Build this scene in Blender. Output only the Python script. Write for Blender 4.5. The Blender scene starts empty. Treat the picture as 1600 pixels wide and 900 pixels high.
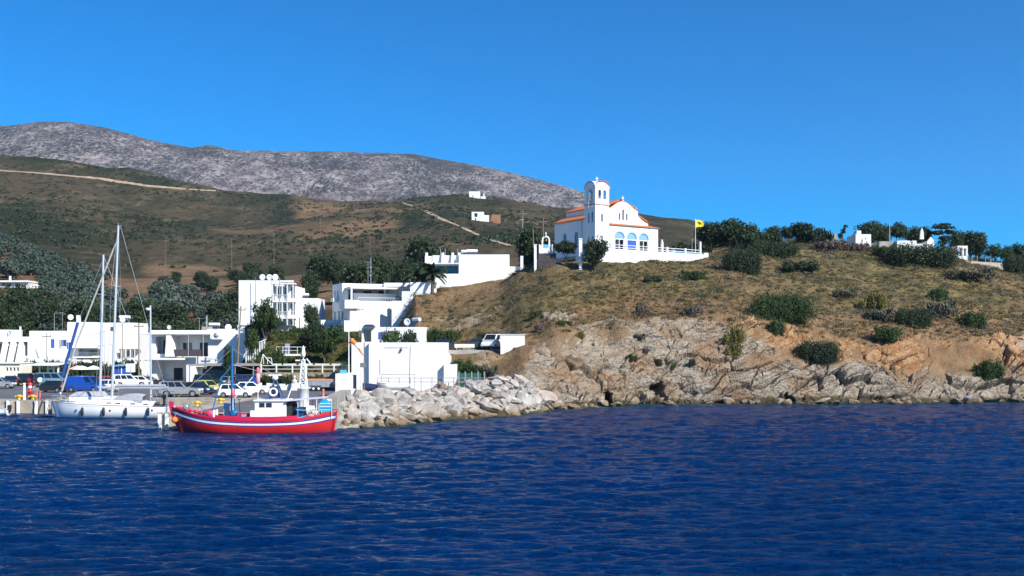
import bpy, math, random
import numpy as np
from mathutils import Vector, Matrix
from mathutils.bvhtree import BVHTree
from mathutils.geometry import tessellate_polygon
R = math.radians
rnd = random.Random(7)
FPX, EYE, HOR, CX = 1600.0, 7.2, 537.0, 800.0
scene = bpy.context.scene
# ---------------------------------------------------------------- camera, sky, sun, exposure
cam_d = bpy.data.cameras.new('camera'); cam = bpy.data.objects.new('camera', cam_d)
scene.collection.objects.link(cam); scene.camera = cam
cam.location = (0, 0, EYE); cam.rotation_euler = (R(90), 0, 0)
cam_d.sensor_width = 36; cam_d.lens = 36 * FPX / 1600; cam_d.shift_y = (HOR - 450) / 1600
cam_d.clip_start = 0.5; cam_d.clip_end = 9000
SUN_AZ, SUN_EL = 46, 37          # azimuth from behind the camera (-Y) towards +X
w = bpy.data.worlds.new('World'); scene.world = w; w.use_nodes = True
wn = w.node_tree; bg = wn.nodes['Background']
sky = wn.nodes.new('ShaderNodeTexSky'); sky.sky_type = 'NISHITA'; sky.sun_disc = False
sdir = Vector((math.sin(R(SUN_AZ)) * math.cos(R(SUN_EL)), -math.cos(R(SUN_AZ)) * math.cos(R(SUN_EL)), math.sin(R(SUN_EL))))
sky.sun_elevation = R(SUN_EL); sky.sun_rotation = math.atan2(sdir.x, sdir.y)
sky.altitude = 2500; sky.air_density = 1.0; sky.dust_density = 0.0; sky.ozone_density = 5.0
hs = wn.nodes.new('ShaderNodeHueSaturation'); hs.inputs['Saturation'].default_value = 1.8; hs.inputs['Value'].default_value = 1.32; hs.inputs['Hue'].default_value = 0.500
wn.links.new(sky.outputs[0], hs.inputs['Color']); wn.links.new(hs.outputs[0], bg.inputs[0]); bg.inputs[1].default_value = 0.086
sun_d = bpy.data.lights.new('sun', 'SUN'); sun = bpy.data.objects.new('sun', sun_d); scene.collection.objects.link(sun)
sun_d.energy = 5.0; sun_d.angle = R(0.53); sun_d.color = (1.0, 0.955, 0.87)
sun.rotation_euler = sdir.to_track_quat('Z', 'Y').to_euler(); sun.location = (60, -40, 60)
vs = scene.view_settings; vs.view_transform = 'Standard'; vs.look = 'None'; vs.exposure = 0.6; vs.gamma = 1; vs.use_curve_mapping = False
scene.cycles.use_denoising = True
scene.cycles.max_bounces = 5; scene.cycles.diffuse_bounces = 2; scene.cycles.glossy_bounces = 2; scene.cycles.transmission_bounces = 2
scene.cycles.sample_clamp_indirect = 6

def P(px, py, D): return Vector(((px - CX) / FPX * D, D, EYE - (py - HOR) / FPX * D))
def XD(px, D): return (px - CX) / FPX * D
def ZD(py, D): return EYE - (py - HOR) / FPX * D

# ---------------------------------------------------------------- numpy noise
def _hash(ix, iy, iz, s=0):
    h = (ix.astype(np.int64) * 374761393 + iy.astype(np.int64) * 668265263 + iz.astype(np.int64) * 2147483647 + s * 974634777) & 0xFFFFFFFF
    h = ((h ^ (h >> 13)) * 1274126177) & 0xFFFFFFFF
    h = ((h ^ (h >> 16)) * 2246822519) & 0xFFFFFFFF
    return (h ^ (h >> 15)) & 0xFFFFFFFF
def h01(ix, iy, iz, s=0): return _hash(ix, iy, iz, s).astype(np.float64) / 4294967295.0
def vnoise(x, y, z=None, s=0):
    x = np.asarray(x, float); y = np.asarray(y, float); z = np.zeros_like(x) if z is None else np.asarray(z, float)
    xi, yi, zi = np.floor(x), np.floor(y), np.floor(z); fx, fy, fz = x - xi, y - yi, z - zi
    fx, fy, fz = [t * t * t * (t * (t * 6 - 15) + 10) for t in (fx, fy, fz)]
    r = 0
    for dx in (0, 1):
        for dy in (0, 1):
            for dz in (0, 1):
                wt = (fx if dx else 1 - fx) * (fy if dy else 1 - fy) * (fz if dz else 1 - fz)
                r = r + wt * h01(xi + dx, yi + dy, zi + dz, s)
    return r * 2 - 1
def fbm(x, y, z=None, o=4, s=0, g=0.5, ridged=False):
    z = np.zeros_like(x) if z is None else z
    a, t, r = 1.0, 0.0, 0.0
    for k in range(o):
        n = vnoise(x * 2 ** k + 17 * k, y * 2 ** k - 9 * k, z * 2 ** k + 5 * k, s + k)
        if ridged: n = 1 - 2 * np.abs(n)
        r = r + a * n; t += a; a *= g
    return r / t
def blocks(p, size, s=0, tilt=0.5):
    """per-cell offset and tilt: faceted rock blocks. p (n,3) -> value about -1..1, and distance to the border"""
    q = p / size; c = np.floor(q)
    best = np.full(len(p), 1e9); sec = np.full(len(p), 1e9); val = np.zeros(len(p))
    for dx in (-1, 0, 1):
        for dy in (-1, 0, 1):
            for dz in (-1, 0, 1):
                k = c + (dx, dy, dz)
                jx, jy, jz = [h01(k[:, 0], k[:, 1], k[:, 2], s + i) for i in range(3)]
                o = np.stack([jx, jy, jz], 1) * .9 + .05 + k
                d = q - o; dd = (d * d).sum(1)
                nr = np.stack([h01(k[:, 0], k[:, 1], k[:, 2], s + 5 + i) - .5 for i in range(3)], 1) * 2
                v = (h01(k[:, 0], k[:, 1], k[:, 2], s + 9) * 2 - 1) * .6 + (d * nr).sum(1) * tilt * 1.4
                m = dd < best
                sec = np.where(m, best, np.minimum(sec, dd)); val = np.where(m, v, val); best = np.where(m, dd, best)
    return val, np.sqrt(sec) - np.sqrt(best)
def sstep(a, b, x):
    t = np.clip((x - a) / (b - a), 0, 1); return t * t * (3 - 2 * t)

# ---------------------------------------------------------------- materials
MATS = {}
def mat(name, col=(.8, .8, .8), rough=.6, metal=0, noise=0, scale=2.0, bump=0, spec=.5, coat=0, alpha=None, detail=4, bscale=None, dirt=None):
    """procedural material: base colour varied by noise, optional bump"""
    if name in MATS: return MATS[name]
    m = bpy.data.materials.new(name); m.use_nodes = True; nt = m.node_tree; b = nt.nodes['Principled BSDF']
    b.inputs['Base Color'].default_value = (*col, 1); b.inputs['Roughness'].default_value = rough; b.inputs['Metallic'].default_value = metal
    b.inputs['Specular IOR Level'].default_value = spec; b.inputs['Coat Weight'].default_value = coat
    if noise or bump or dirt:
        tc = nt.nodes.new('ShaderNodeTexCoord'); n = nt.nodes.new('ShaderNodeTexNoise'); n.inputs['Scale'].default_value = scale; n.inputs['Detail'].default_value = detail
        nt.links.new(tc.outputs['Object'], n.inputs['Vector'])
        r = nt.nodes.new('ShaderNodeMapRange'); r.inputs[1].default_value = .3; r.inputs[2].default_value = .7
        r.inputs[3].default_value = 1 - noise; r.inputs[4].default_value = 1 + noise * .6
        nt.links.new(n.outputs[0], r.inputs[0])
        mx = nt.nodes.new('ShaderNodeMix'); mx.data_type = 'RGBA'; mx.blend_type = 'MULTIPLY'; mx.inputs[0].default_value = 1
        mx.inputs[6].default_value = (*col, 1); nt.links.new(r.outputs[0], mx.inputs[7]); out = mx.outputs[2]
        if dirt:
            n2 = nt.nodes.new('ShaderNodeTexNoise'); n2.inputs['Scale'].default_value = dirt[1]; n2.inputs['Detail'].default_value = 6
            mp = nt.nodes.new('ShaderNodeMapping'); mp.inputs['Scale'].default_value = (1, 1, .25); nt.links.new(tc.outputs['Object'], mp.inputs[0]); nt.links.new(mp.outputs[0], n2.inputs['Vector'])
            r2 = nt.nodes.new('ShaderNodeMapRange'); r2.inputs[1].default_value = .52; r2.inputs[2].default_value = .75; r2.inputs[4].default_value = dirt[2]; nt.links.new(n2.outputs[0], r2.inputs[0])
            m2 = nt.nodes.new('ShaderNodeMix'); m2.data_type = 'RGBA'; nt.links.new(r2.outputs[0], m2.inputs[0]); nt.links.new(out, m2.inputs[6]); m2.inputs[7].default_value = (*dirt[0], 1); out = m2.outputs[2]
        nt.links.new(out, b.inputs['Base Color'])
        if bump:
            n3 = nt.nodes.new('ShaderNodeTexNoise'); n3.inputs['Scale'].default_value = bscale or scale * 3; n3.inputs['Detail'].default_value = 5; nt.links.new(tc.outputs['Object'], n3.inputs['Vector'])
            bp = nt.nodes.new('ShaderNodeBump'); bp.inputs['Strength'].default_value = bump; bp.inputs['Distance'].default_value = .1
            nt.links.new(n3.outputs[0], bp.inputs['Height']); nt.links.new(bp.outputs[0], b.inputs['Normal'])
    MATS[name] = m; return m
def leaf_mat(name, c1, c2, scale=.6):
    if name in MATS: return MATS[name]
    m = bpy.data.materials.new(name); m.use_nodes = True; nt = m.node_tree; b = nt.nodes['Principled BSDF']; b.inputs['Roughness'].default_value = .6; b.inputs['Specular IOR Level'].default_value = .3
    at = nt.nodes.new('ShaderNodeAttribute'); at.attribute_name = 'tint'; mx = nt.nodes.new('ShaderNodeMix'); mx.data_type = 'RGBA'
    oi = nt.nodes.new('ShaderNodeObjectInfo'); ad = nt.nodes.new('ShaderNodeMath'); ad.operation = 'MULTIPLY_ADD'; ad.inputs[1].default_value = .35
    nt.links.new(oi.outputs['Random'], ad.inputs[0]); nt.links.new(at.outputs['Fac'], ad.inputs[2])
    mx.inputs[6].default_value = (*c1, 1); mx.inputs[7].default_value = (*c2, 1); nt.links.new(ad.outputs[0], mx.inputs[0]); nt.links.new(mx.outputs[2], b.inputs['Base Color'])
    tr = nt.nodes.new('ShaderNodeBsdfTranslucent'); nt.links.new(mx.outputs[2], tr.inputs[0]); ms = nt.nodes.new('ShaderNodeMixShader'); ms.inputs[0].default_value = .25
    nt.links.new(b.outputs[0], ms.inputs[1]); nt.links.new(tr.outputs[0], ms.inputs[2]); nt.links.new(ms.outputs[0], nt.nodes['Material Output'].inputs[0])
    MATS[name] = m; return m

# ---------------------------------------------------------------- object helpers
COL = scene.collection
def tag(o, label=None, cat=None, group=None, kind=None):
    for k, v in (('label', label), ('category', cat), ('group', group), ('kind', kind)):
        if v: o[k] = v
    return o
def thing(name, label, cat, loc=(0, 0, 0), rz=0, group=None, s=1):
    o = bpy.data.objects.new(name, None); COL.objects.link(o); o.location = loc; o.rotation_euler = (0, 0, rz); o.scale = (s, s, s)
    return tag(o, label, cat, group)
def copy_tree(o, parent=None):
    c = o.copy(); COL.objects.link(c)
    c.parent = parent
    for ch in o.children: copy_tree(ch, c)
    return c
def np_mesh(name, V, F, mats, smooth=False, attrs=None, mi=None):
    me = bpy.data.meshes.new(name); V = np.asarray(V, np.float32); F = np.asarray(F, np.int32); k = F.shape[1]
    me.vertices.add(len(V)); me.vertices.foreach_set('co', V.ravel())
    me.loops.add(F.size); me.loops.foreach_set('vertex_index', F.ravel())
    me.polygons.add(len(F)); me.polygons.foreach_set('loop_start', np.arange(0, F.size, k, dtype=np.int32)); me.polygons.foreach_set('loop_total', np.full(len(F), k, np.int32))
    me.polygons.foreach_set('use_smooth', np.full(len(F), smooth, bool))
    if mi is not None: me.polygons.foreach_set('material_index', np.asarray(mi, np.int32))
    for m in (mats if isinstance(mats, (list, tuple)) else [mats]): me.materials.append(m)
    for a, v in (attrs or {}).items():
        at = me.attributes.new(a, 'FLOAT', 'POINT'); at.data.foreach_set('value', np.asarray(v, np.float32))
    me.update(calc_edges=True); me.validate(); return me
def link(name, me, parent=None, loc=(0, 0, 0), rz=0):
    o = bpy.data.objects.new(name, me); COL.objects.link(o); o.location = loc; o.rotation_euler = (0, 0, rz)
    if parent: o.parent = parent
    return o

class MB:
    """collects shapes, builds ONE mesh"""
    def __init__(s): s.v = []; s.f = []; s.m = []; s.sm = []
    def add(s, vs, fs, mi=0, smooth=False):
        b = len(s.v); s.v += [tuple(v) for v in vs]; s.f += [tuple(i + b for i in f) for f in fs]; s.m += [mi] * len(fs); s.sm += [smooth] * len(fs); return s
    def box(s, x0, x1, y0, y1, z0, z1, mi=0, rz=0, c=None):
        vs = [(x, y, z) for z in (z0, z1) for y in (y0, y1) for x in (x0, x1)]
        if rz:
            c = c or ((x0 + x1) / 2, (y0 + y1) / 2); ca, sa = math.cos(rz), math.sin(rz)
            vs = [(c[0] + (x - c[0]) * ca - (y - c[1]) * sa, c[1] + (x - c[0]) * sa + (y - c[1]) * ca, z) for x, y, z in vs]
        return s.add(vs, [(0, 2, 3, 1), (4, 5, 7, 6), (0, 1, 5, 4), (2, 6, 7, 3), (0, 4, 6, 2), (1, 3, 7, 5)], mi)
    def tube(s, p, q, r0, r1=None, n=8, mi=0, caps=True, smooth=True):
        p, q = Vector(p), Vector(q); r1 = r0 if r1 is None else r1; d = (q - p).normalized()
        a = d.orthogonal().normalized(); b = d.cross(a)
        vs = [p + (a * math.cos(t) + b * math.sin(t)) * r0 for t in [2 * math.pi * i / n for i in range(n)]] + \
             [q + (a * math.cos(t) + b * math.sin(t)) * r1 for t in [2 * math.pi * i / n for i in range(n)]]
        s.add(vs, [(i, (i + 1) % n, n + (i + 1) % n, n + i) for i in range(n)], mi, smooth)
        if caps: s.add(vs, [tuple(range(n))[::-1], tuple(range(n, 2 * n))], mi)
        return s
    def path(s, pts, r, n=6, mi=0):
        for a, b in zip(pts[:-1], pts[1:]): s.tube(a, b, r, n=n, mi=mi)
        return s
    def lathe(s, prof, c=(0, 0, 0), n=16, mi=0, smooth=True, axis='z', sy=1):
        vs = []
        for r, z in prof:
            for i in range(n):
                t = 2 * math.pi * i / n; u, v = r * math.cos(t), r * math.sin(t) * sy
                vs.append((c[0] + u, c[1] + v, c[2] + z) if axis == 'z' else (c[0] + u, c[1] + z, c[2] + v) if axis == 'y' else (c[0] + z, c[1] + u, c[2] + v))
        fs = [(k * n + i, k * n + (i + 1) % n, (k + 1) * n + (i + 1) % n, (k + 1) * n + i) for k in range(len(prof) - 1) for i in range(n)]
        s.add(vs, fs, mi, smooth); s.add(vs, [tuple(range(n))[::-1], tuple(range((len(prof) - 1) * n, len(prof) * n))], mi); return s
    def ball(s, c, r, n=10, mi=0, sz=1):
        k = n // 2 + 1
        return s.lathe([(max(1e-3, r * math.sin(math.pi * i / k)), -r * sz * math.cos(math.pi * i / k)) for i in range(k + 1)], c, n, mi)
    def prism(s, poly, z0, z1, mi=0):
        n = len(poly); s.add([(x, y, z0) for x, y in poly] + [(x, y, z1) for x, y in poly], [tuple(range(n))[::-1], tuple(range(n, 2 * n))] + [(i, (i + 1) % n, n + (i + 1) % n, n + i) for i in range(n)], mi); return s
    def slab(s, poly, y0, y1, mi=0):
        """polygon in x,z extruded along y"""
        n = len(poly); s.add([(x, y0, z) for x, z in poly] + [(x, y1, z) for x, z in poly], [tuple(range(n)), tuple(range(n, 2 * n))[::-1]] + [(i, n + i, n + (i + 1) % n, (i + 1) % n) for i in range(n)], mi); return s
    def panel(s, outer, holes, O, ux, nrm, t, mi=0):
        """wall in the plane through O along ux (horizontal) and z, facing nrm, thickness t backwards, with holes"""
        O, ux, nrm = Vector(O), Vector(ux), Vector(nrm)
        loops = [list(outer)] + [list(h) for h in holes]
        pts = [p for l in loops for p in l]; tri = tessellate_polygon([[Vector((p[0], p[1], 0)) for p in l] for l in loops])
        f = [O + ux * p[0] + Vector((0, 0, p[1])) for p in pts]; b = [q - nrm * t for q in f]; n = len(f)
        s.add(f + b, [tuple(x) for x in tri] + [tuple(i + n for i in x) for x in tri], mi)
        k = 0
        for l in loops:
            m = len(l); s.add(f[k:k + m] + b[k:k + m], [(i, (i + 1) % m, m + (i + 1) % m, m + i) for i in range(m)], mi); k += m
        return s
    def build(s, name, mats, parent=None, loc=(0, 0, 0), rz=0, fix=True):
        me = bpy.data.meshes.new(name); me.from_pydata(s.v, [], s.f)
        for m in (mats if isinstance(mats, (list, tuple)) else [mats]): me.materials.append(m)
        me.polygons.foreach_set('material_index', s.m); me.polygons.foreach_set('use_smooth', s.sm)
        if fix:
            import bmesh
            bm = bmesh.new(); bm.from_mesh(me); bmesh.ops.recalc_face_normals(bm, faces=bm.faces); bm.to_mesh(me); bm.free()
        me.update(); return link(name, me, parent, loc, rz)
# ================================================================ TERRAIN
Y = ZD
def c_(*a): return [(D, z) for D, z in a]
COLS = {
 -500: c_((114, -3), (119, 1.0), (165, 1.2), (185, 3), (210, 8), (260, 17), (340, 30), (430, 50), (520, 62), (650, Y(325, 650)), (800, Y(268, 800)), (860, Y(256, 860)), (960, 150), (1300, 120)),
 0: c_((114, -3), (119, 1.0), (165, 1.2), (185, 3), (210, Y(520, 210)), (260, Y(478, 260)), (340, Y(430, 340)), (430, Y(380, 430)), (520, Y(358, 520)), (650, Y(320, 650)), (800, Y(262, 800)), (860, Y(247, 860)), (960, 145), (1300, 120)),
 100: c_((114, -3), (119, 1.0), (165, 1.2), (185, 3), (210, Y(522, 210)), (260, Y(482, 260)), (340, Y(440, 340)), (430, Y(400, 430)), (520, Y(375, 520)), (650, Y(325, 650)), (800, Y(268, 800)), (860, Y(250, 860)), (960, 145), (1300, 120)),
 200: c_((114, -3), (119, 1.0), (165, 1.2), (185, 2.5), (210, Y(528, 210)), (260, Y(492, 260)), (340, Y(452, 340)), (430, Y(422, 430)), (520, Y(398, 520)), (700, Y(330, 700)), (860, Y(272, 860)), (900, Y(263, 900)), (1000, 140), (1300, 110)),
 300: c_((114, -3), (119, 1.0), (165, 1.2), (185, 2.5), (225, Y(515, 225)), (290, Y(475, 290)), (380, Y(437, 380)), (520, Y(405, 520)), (700, Y(345, 700)), (860, Y(296, 860)), (900, Y(285, 900)), (1000, 130), (1300, 100)),
 355: c_((114, -3), (119, 1.0), (165, 1.2), (185, 2.5), (230, Y(510, 230)), (300, Y(468, 300)), (400, Y(432, 400)), (520, Y(408, 520)), (700, Y(352, 700)), (860, Y(306, 860)), (910, Y(297, 910)), (1000, 120), (1300, 100)),
 385: c_((114, -3), (119, 1.0), (140, 1.2), (150, 4.5), (160, 8.2), (175, 8.6), (230, Y(495, 230)), (300, Y(460, 300)), (400, Y(430, 400)), (520, Y(405, 520)), (700, Y(355, 700)), (860, Y(310, 860)), (920, Y(300, 920)), (1000, 120), (1300, 100)),
 420: c_((94, -3), (100, 1.0), (136, 1.2), (143, 4.0), (152, 8.2), (157, 9.3), (178, 9.4), (230, Y(480, 230)), (300, Y(450, 300)), (400, Y(425, 400)), (520, Y(398, 520)), (700, Y(358, 700)), (860, Y(315, 860)), (925, Y(303, 925)), (1000, 120), (1300, 100)),
 540: c_((94, -3), (100, 1.0), (133, 1.2), (140, 4), (152, 8.0), (157, 9.0), (180, 9.3), (230, Y(472, 230)), (300, Y(440, 300)), (400, Y(415, 400)), (520, Y(390, 520)), (700, Y(350, 700)), (860, Y(324, 860)), (930, Y(315, 930)), (1000, 110), (1300, 90)),
 618: c_((88, -3), (94, 1.0), (128, 1.2), (136, 3.5), (146, 6.5), (152, 8), (160, 9.2), (180, 10), (220, 15), (300, Y(440, 300)), (400, Y(410, 400)), (520, Y(380, 520)), (700, Y(340, 700)), (860, Y(321, 860)), (930, Y(316, 930)), (1000, 110), (1300, 90)),
 650: c_((88, -3), (96, 1.0), (125, 1.3), (131, 4.2), (136, 6.1), (140, 6.3), (146, Y(505, 146)), (152, Y(478, 152)), (158, Y(462, 158)), (175, 15), (200, 16.5), (300, Y(425, 300)), (400, Y(402, 400)), (520, Y(375, 520)), (700, Y(336, 700)), (860, Y(316, 860)), (930, Y(310, 930)), (1000, 110), (1300, 90)),
 700: c_((91, -3), (98, 0.6), (122, 1.4), (128, 4.4), (132, 6.3), (140, 6.4), (147, Y(510, 147)), (156, Y(470, 156)), (163, Y(449, 163)), (185, 16.8), (220, 19), (300, Y(410, 300)), (400, Y(390, 400)), (520, Y(366, 520)), (700, Y(330, 700)), (860, Y(312, 860)), (930, Y(307, 930)), (1000, 110), (1300, 90)),
 780: c_((94, -3), (102, 0.4), (116, 1.3), (122, 3.2), (130, 6.2), (135, 6.4), (141, Y(515, 141)), (153, Y(462, 153)), (161, Y(437, 161)), (185, 18), (230, 20), (320, Y(400, 320)), (450, Y(380, 450)), (600, Y(355, 600)), (700, Y(340, 700)), (860, Y(316, 860)), (930, Y(308, 930)), (1000, 110), (1300, 90)),
 820: c_((96, -3), (106, 0), (114, 1.5), (119, 3.4), (125, 5.4), (131, Y(530, 131)), (140, Y(494, 140)), (151, Y(445, 151)), (157, Y(420, 157)), (185, 19), (230, 20.5), (320, Y(400, 320)), (450, Y(382, 450)), (700, Y(345, 700)), (930, Y(315, 930)), (1000, 110), (1300, 90)),
 870: c_((106, -3), (115.5, 0), (118, Y(606, 118)), (122, Y(575, 122)), (128, Y(530, 128)), (138, Y(478, 138)), (148, Y(438, 148)), (154, Y(410, 154)), (185, 19.5), (230, 21), (320, Y(400, 320)), (500, Y(375, 500)), (700, Y(350, 700)), (930, Y(325, 930)), (1000, 100), (1300, 90)),
 950: c_((112, -3), (120, 0), (122.5, Y(602, 122.5)), (126, Y(565, 126)), (133, Y(502, 133)), (143, Y(452, 143)), (152, Y(414, 152)), (156, 19.6), (185, 19.8), (230, 21), (320, Y(398, 320)), (500, Y(370, 500)), (700, Y(348, 700)), (930, Y(332, 930)), (1000, 90), (1300, 80)),
 1050: c_((114, -3), (122.5, 0), (124.5, Y(602, 124.5)), (127, Y(565, 127)), (132, Y(502, 132)), (142, Y(452, 142)), (155, Y(410, 155)), (159, 19.8), (185, 22), (230, 23), (320, Y(398, 320)), (500, Y(375, 500)), (700, Y(355, 700)), (930, Y(344, 930)), (1000, 90), (1300, 80)),
 1120: c_((115, -3), (124, 0), (126, Y(600, 126)), (128.5, Y(560, 128.5)), (133, Y(494, 133)), (143, Y(450, 143)), (158, Y(412, 158)), (173, Y(395, 173)), (190, Y(386, 190)), (230, 24), (400, Y(400, 400)), (700, Y(378, 700)), (930, Y(358, 930)), (1000, 90), (1300, 60)),
 1250: c_((116, -3), (125.5, 0), (128, Y(594, 128)), (130, Y(558, 130)), (134.5, Y(510, 134.5)), (149, Y(445, 149)), (168, Y(396, 168)), (184, Y(377, 184)), (230, 24), (400, 12), (930, 20), (1300, 20)),
 1400: c_((116, -3), (126, 0), (128.5, Y(597, 128.5)), (131, Y(562, 131)), (136, Y(522, 136)), (152, Y(452, 152)), (175, Y(402, 175)), (190, Y(388, 190)), (230, 22), (400, 10), (930, 20), (1300, 20)),
 1600: c_((120, -3), (131, 0), (133, Y(597, 133)), (135, Y(564, 135)), (140, Y(534, 140)), (156, Y(472, 156)), (178, Y(428, 178)), (192, Y(414, 192)), (240, 18), (400, 8), (930, 10), (1300, 10)),
 2100: c_((126, -3), (140, 0), (142, 2), (145, 5), (150, 7), (166, 13), (188, 19), (200, 20), (250, 15), (400, 5), (930, 8), (1300, 8)),
}
DG = np.concatenate([np.arange(70, 240, .5), np.arange(240, 1310, 5.)])
CPX = np.array(sorted(COLS)); TAB = np.stack([np.interp(DG, [a for a, _ in COLS[p]], [b for _, b in COLS[p]]) for p in CPX])
_k = np.array([1, 2, 3, 4, 3, 2, 1.]); _k /= _k.sum()
for i in range(len(TAB)):
    t = np.pad(TAB[i], 3, mode='edge'); TAB[i] = np.convolve(t, _k, 'valid')
def tab(px, D):
    px = np.clip(px, CPX[0], CPX[-1] - 1e-6); i = np.clip(np.searchsorted(CPX, px, side='right') - 1, 0, len(CPX) - 2)
    t = (px - CPX[i]) / (CPX[i + 1] - CPX[i]); t = t * t * (3 - 2 * t) * .5 + t * .5
    j = np.interp(D, DG, np.arange(len(DG))); j0 = np.clip(np.floor(j).astype(int), 0, len(DG) - 2); u = j - j0
    a = TAB[i, j0] * (1 - u) + TAB[i, j0 + 1] * u; b = TAB[i + 1, j0] * (1 - u) + TAB[i + 1, j0 + 1] * u
    return a * (1 - t) + b * t
def cliffz(px):   # height of the top of the bare rock
    return np.interp(px, [640, 780, 830, 900, 960, 1030, 1100, 1170, 1230, 1300, 1400, 1500, 1600, 2100], [2, 2.5, 6.6, 7.4, 8.6, 9.9, 9.5, 8.7, 9.2, 8.0, 8.2, 8.4, 7.7, 7.2])
def terrain(px, D, fine=True):
    """px, D arrays -> x, y, z (heightfield with relief) and masks"""
    x = (px - CX) / FPX * D
    head = sstep(790, 860, px) * (1 - sstep(185, 225, D))
    gul = fbm(x * .09, D * .03, o=3, s=3) * 2.2 + vnoise(x * .35, D * .1, s=8) * .7
    z = tab(px, D + head * gul)
    far = sstep(230, 420, D)
    z = z + far * (fbm(x * .004 + 3, D * .004, o=4, s=21, ridged=True) * 7 * sstep(420, 800, D) * (1 - sstep(800, 900, D) * .7) + fbm(x * .02, D * .02, o=5, s=5) * 2.6)
    z = z + sstep(150, 170, D) * (1 - far) * fbm(x * .1, D * .1, o=3, s=6) * .5
    up = sstep(700, 860, px) * sstep(140, 150, D) * (1 - far) + sstep(626, 660, px) * sstep(142, 148, D) * (1 - far)
    z = z + np.clip(up, 0, 1) * (fbm(x * .25, D * .25, o=4, s=31) * .55)
    bank = sstep(134, 142, D) * (1 - sstep(157, 162, D)) * sstep(375, 400, px) * (1 - sstep(560, 640, px))
    z = z + bank * fbm(x * .4, D * .4, o=3, s=33) * .5
    return x, D, z
def grid_faces(nr, nc):
    i = np.arange((nr - 1) * (nc - 1)); r, c = i // (nc - 1), i % (nc - 1); a = r * nc + c
    return np.stack([a, a + 1, a + nc + 1, a + nc], 1)

def node_mat(name):
    m = bpy.data.materials.new(name); m.use_nodes = True; nt = m.node_tree; return m, nt, nt.nodes['Principled BSDF']
class NT:
    def __init__(s, nt): s.nt = nt; s.tc = nt.nodes.new('ShaderNodeTexCoord')
    def lk(s, a, b): s.nt.links.new(a, b)
    def noise(s, scale, detail=4, stretch=None, rough=.5, dist=0, rot=None):
        n = s.nt.nodes.new('ShaderNodeTexNoise'); n.inputs['Scale'].default_value = scale; n.inputs['Detail'].default_value = detail; n.inputs['Roughness'].default_value = rough; n.inputs['Distortion'].default_value = dist
        s.vec(n, stretch, rot); return n.outputs[0]
    def vec(s, n, stretch=None, rot=None):
        if stretch or rot:
            mp = s.nt.nodes.new('ShaderNodeMapping'); mp.inputs['Scale'].default_value = stretch or (1, 1, 1); mp.inputs['Rotation'].default_value = rot or (0, 0, 0)
            s.lk(s.tc.outputs['Object'], mp.inputs[0]); s.lk(mp.outputs[0], n.inputs['Vector'])
        else: s.lk(s.tc.outputs['Object'], n.inputs['Vector'])
    def vor(s, scale, feat='F1', stretch=None, rot=None, out=0):
        n = s.nt.nodes.new('ShaderNodeTexVoronoi'); n.feature = feat; n.inputs['Scale'].default_value = scale; s.vec(n, stretch, rot); return n.outputs[out]
    def rng(s, x, a, b, c=0., d=1.):
        n = s.nt.nodes.new('ShaderNodeMapRange'); n.inputs[1].default_value = a; n.inputs[2].default_value = b; n.inputs[3].default_value = c; n.inputs[4].default_value = d; s.lk(x, n.inputs[0]); return n.outputs[0]
    def mix(s, f, a, b, mode='MIX'):
        n = s.nt.nodes.new('ShaderNodeMix'); n.data_type = 'RGBA'; n.blend_type = mode
        for i, v in ((0, f), (6, a), (7, b)):
            if isinstance(v, (int, float)): n.inputs[i].default_value = v
            elif isinstance(v, tuple): n.inputs[i].default_value = (*v, 1)
            else: s.lk(v, n.inputs[i])
        return n.outputs[2]
    def math(s, op, a, b=0.):
        n = s.nt.nodes.new('ShaderNodeMath'); n.operation = op
        for i, v in ((0, a), (1, b)):
            if isinstance(v, (int, float)): n.inputs[i].default_value = v
            else: s.lk(v, n.inputs[i])
        return n.outputs[0]
    def attr(s, name):
        n = s.nt.nodes.new('ShaderNodeAttribute'); n.attribute_name = name; return n.outputs['Fac']
    def bump(s, bsdf, h, strength, dist):
        n = s.nt.nodes.new('ShaderNodeBump'); n.inputs['Strength'].default_value = strength; n.inputs['Distance'].default_value = dist; s.lk(h, n.inputs['Height']); s.lk(n.outputs[0], bsdf.inputs['Normal'])

# --- headland material: pale rock, ochre rock, soil, dry grass
mh, nt, b = node_mat('headland_ground'); T = NT(nt); b.inputs['Roughness'].default_value = .9; b.inputs['Specular IOR Level'].default_value = .15
rock = T.mix(T.rng(T.noise(.5, 6, (1, 1, 2.5), rot=(0, .35, 0)), .3, .7), (.185, .148, .108), (.35, .295, .23))
rock = T.mix(T.rng(T.noise(2.2, 6, (1, 1, 3), rot=(0, .35, 0)), .5, .72, 0, .6), rock, (.55, .50, .425))
rock = T.mix(T.rng(T.noise(1.1, 5, (.35, .6, 2.6), rough=.7, dist=.6, rot=(0, .3, 0)), .57, .64, 0, .75), rock, (.105, .08, .055))
ochre = T.mix(T.rng(T.noise(.8, 6), .35, .65), (.30, .14, .06), (.42, .275, .15))
rock = T.mix(T.rng(T.noise(.22, 5), .48, .66, 0, .72), rock, (.27, .165, .088))
rock = T.mix(T.attr('ochre'), rock, ochre)
soil = T.mix(T.rng(T.noise(.35, 5), .35, .65), (.145, .085, .045), (.235, .15, .078))
soil = T.mix(T.rng(T.noise(3., 5), .62, .72, 0, .7), soil, (.42, .35, .26))
grass = T.mix(T.rng(T.noise(.25, 6, (1, .5, 1)), .35, .65), (.085, .074, .032), (.21, .155, .065))
grass = T.mix(T.rng(T.noise(1.3, 6), .5, .66, 0, .7), grass, (.055, .060, .026))
grass = T.mix(T.rng(T.noise(.07, 5, (1, .6, 1)), .45, .6, 0, .65), grass, (.135, .092, .052))
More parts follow.
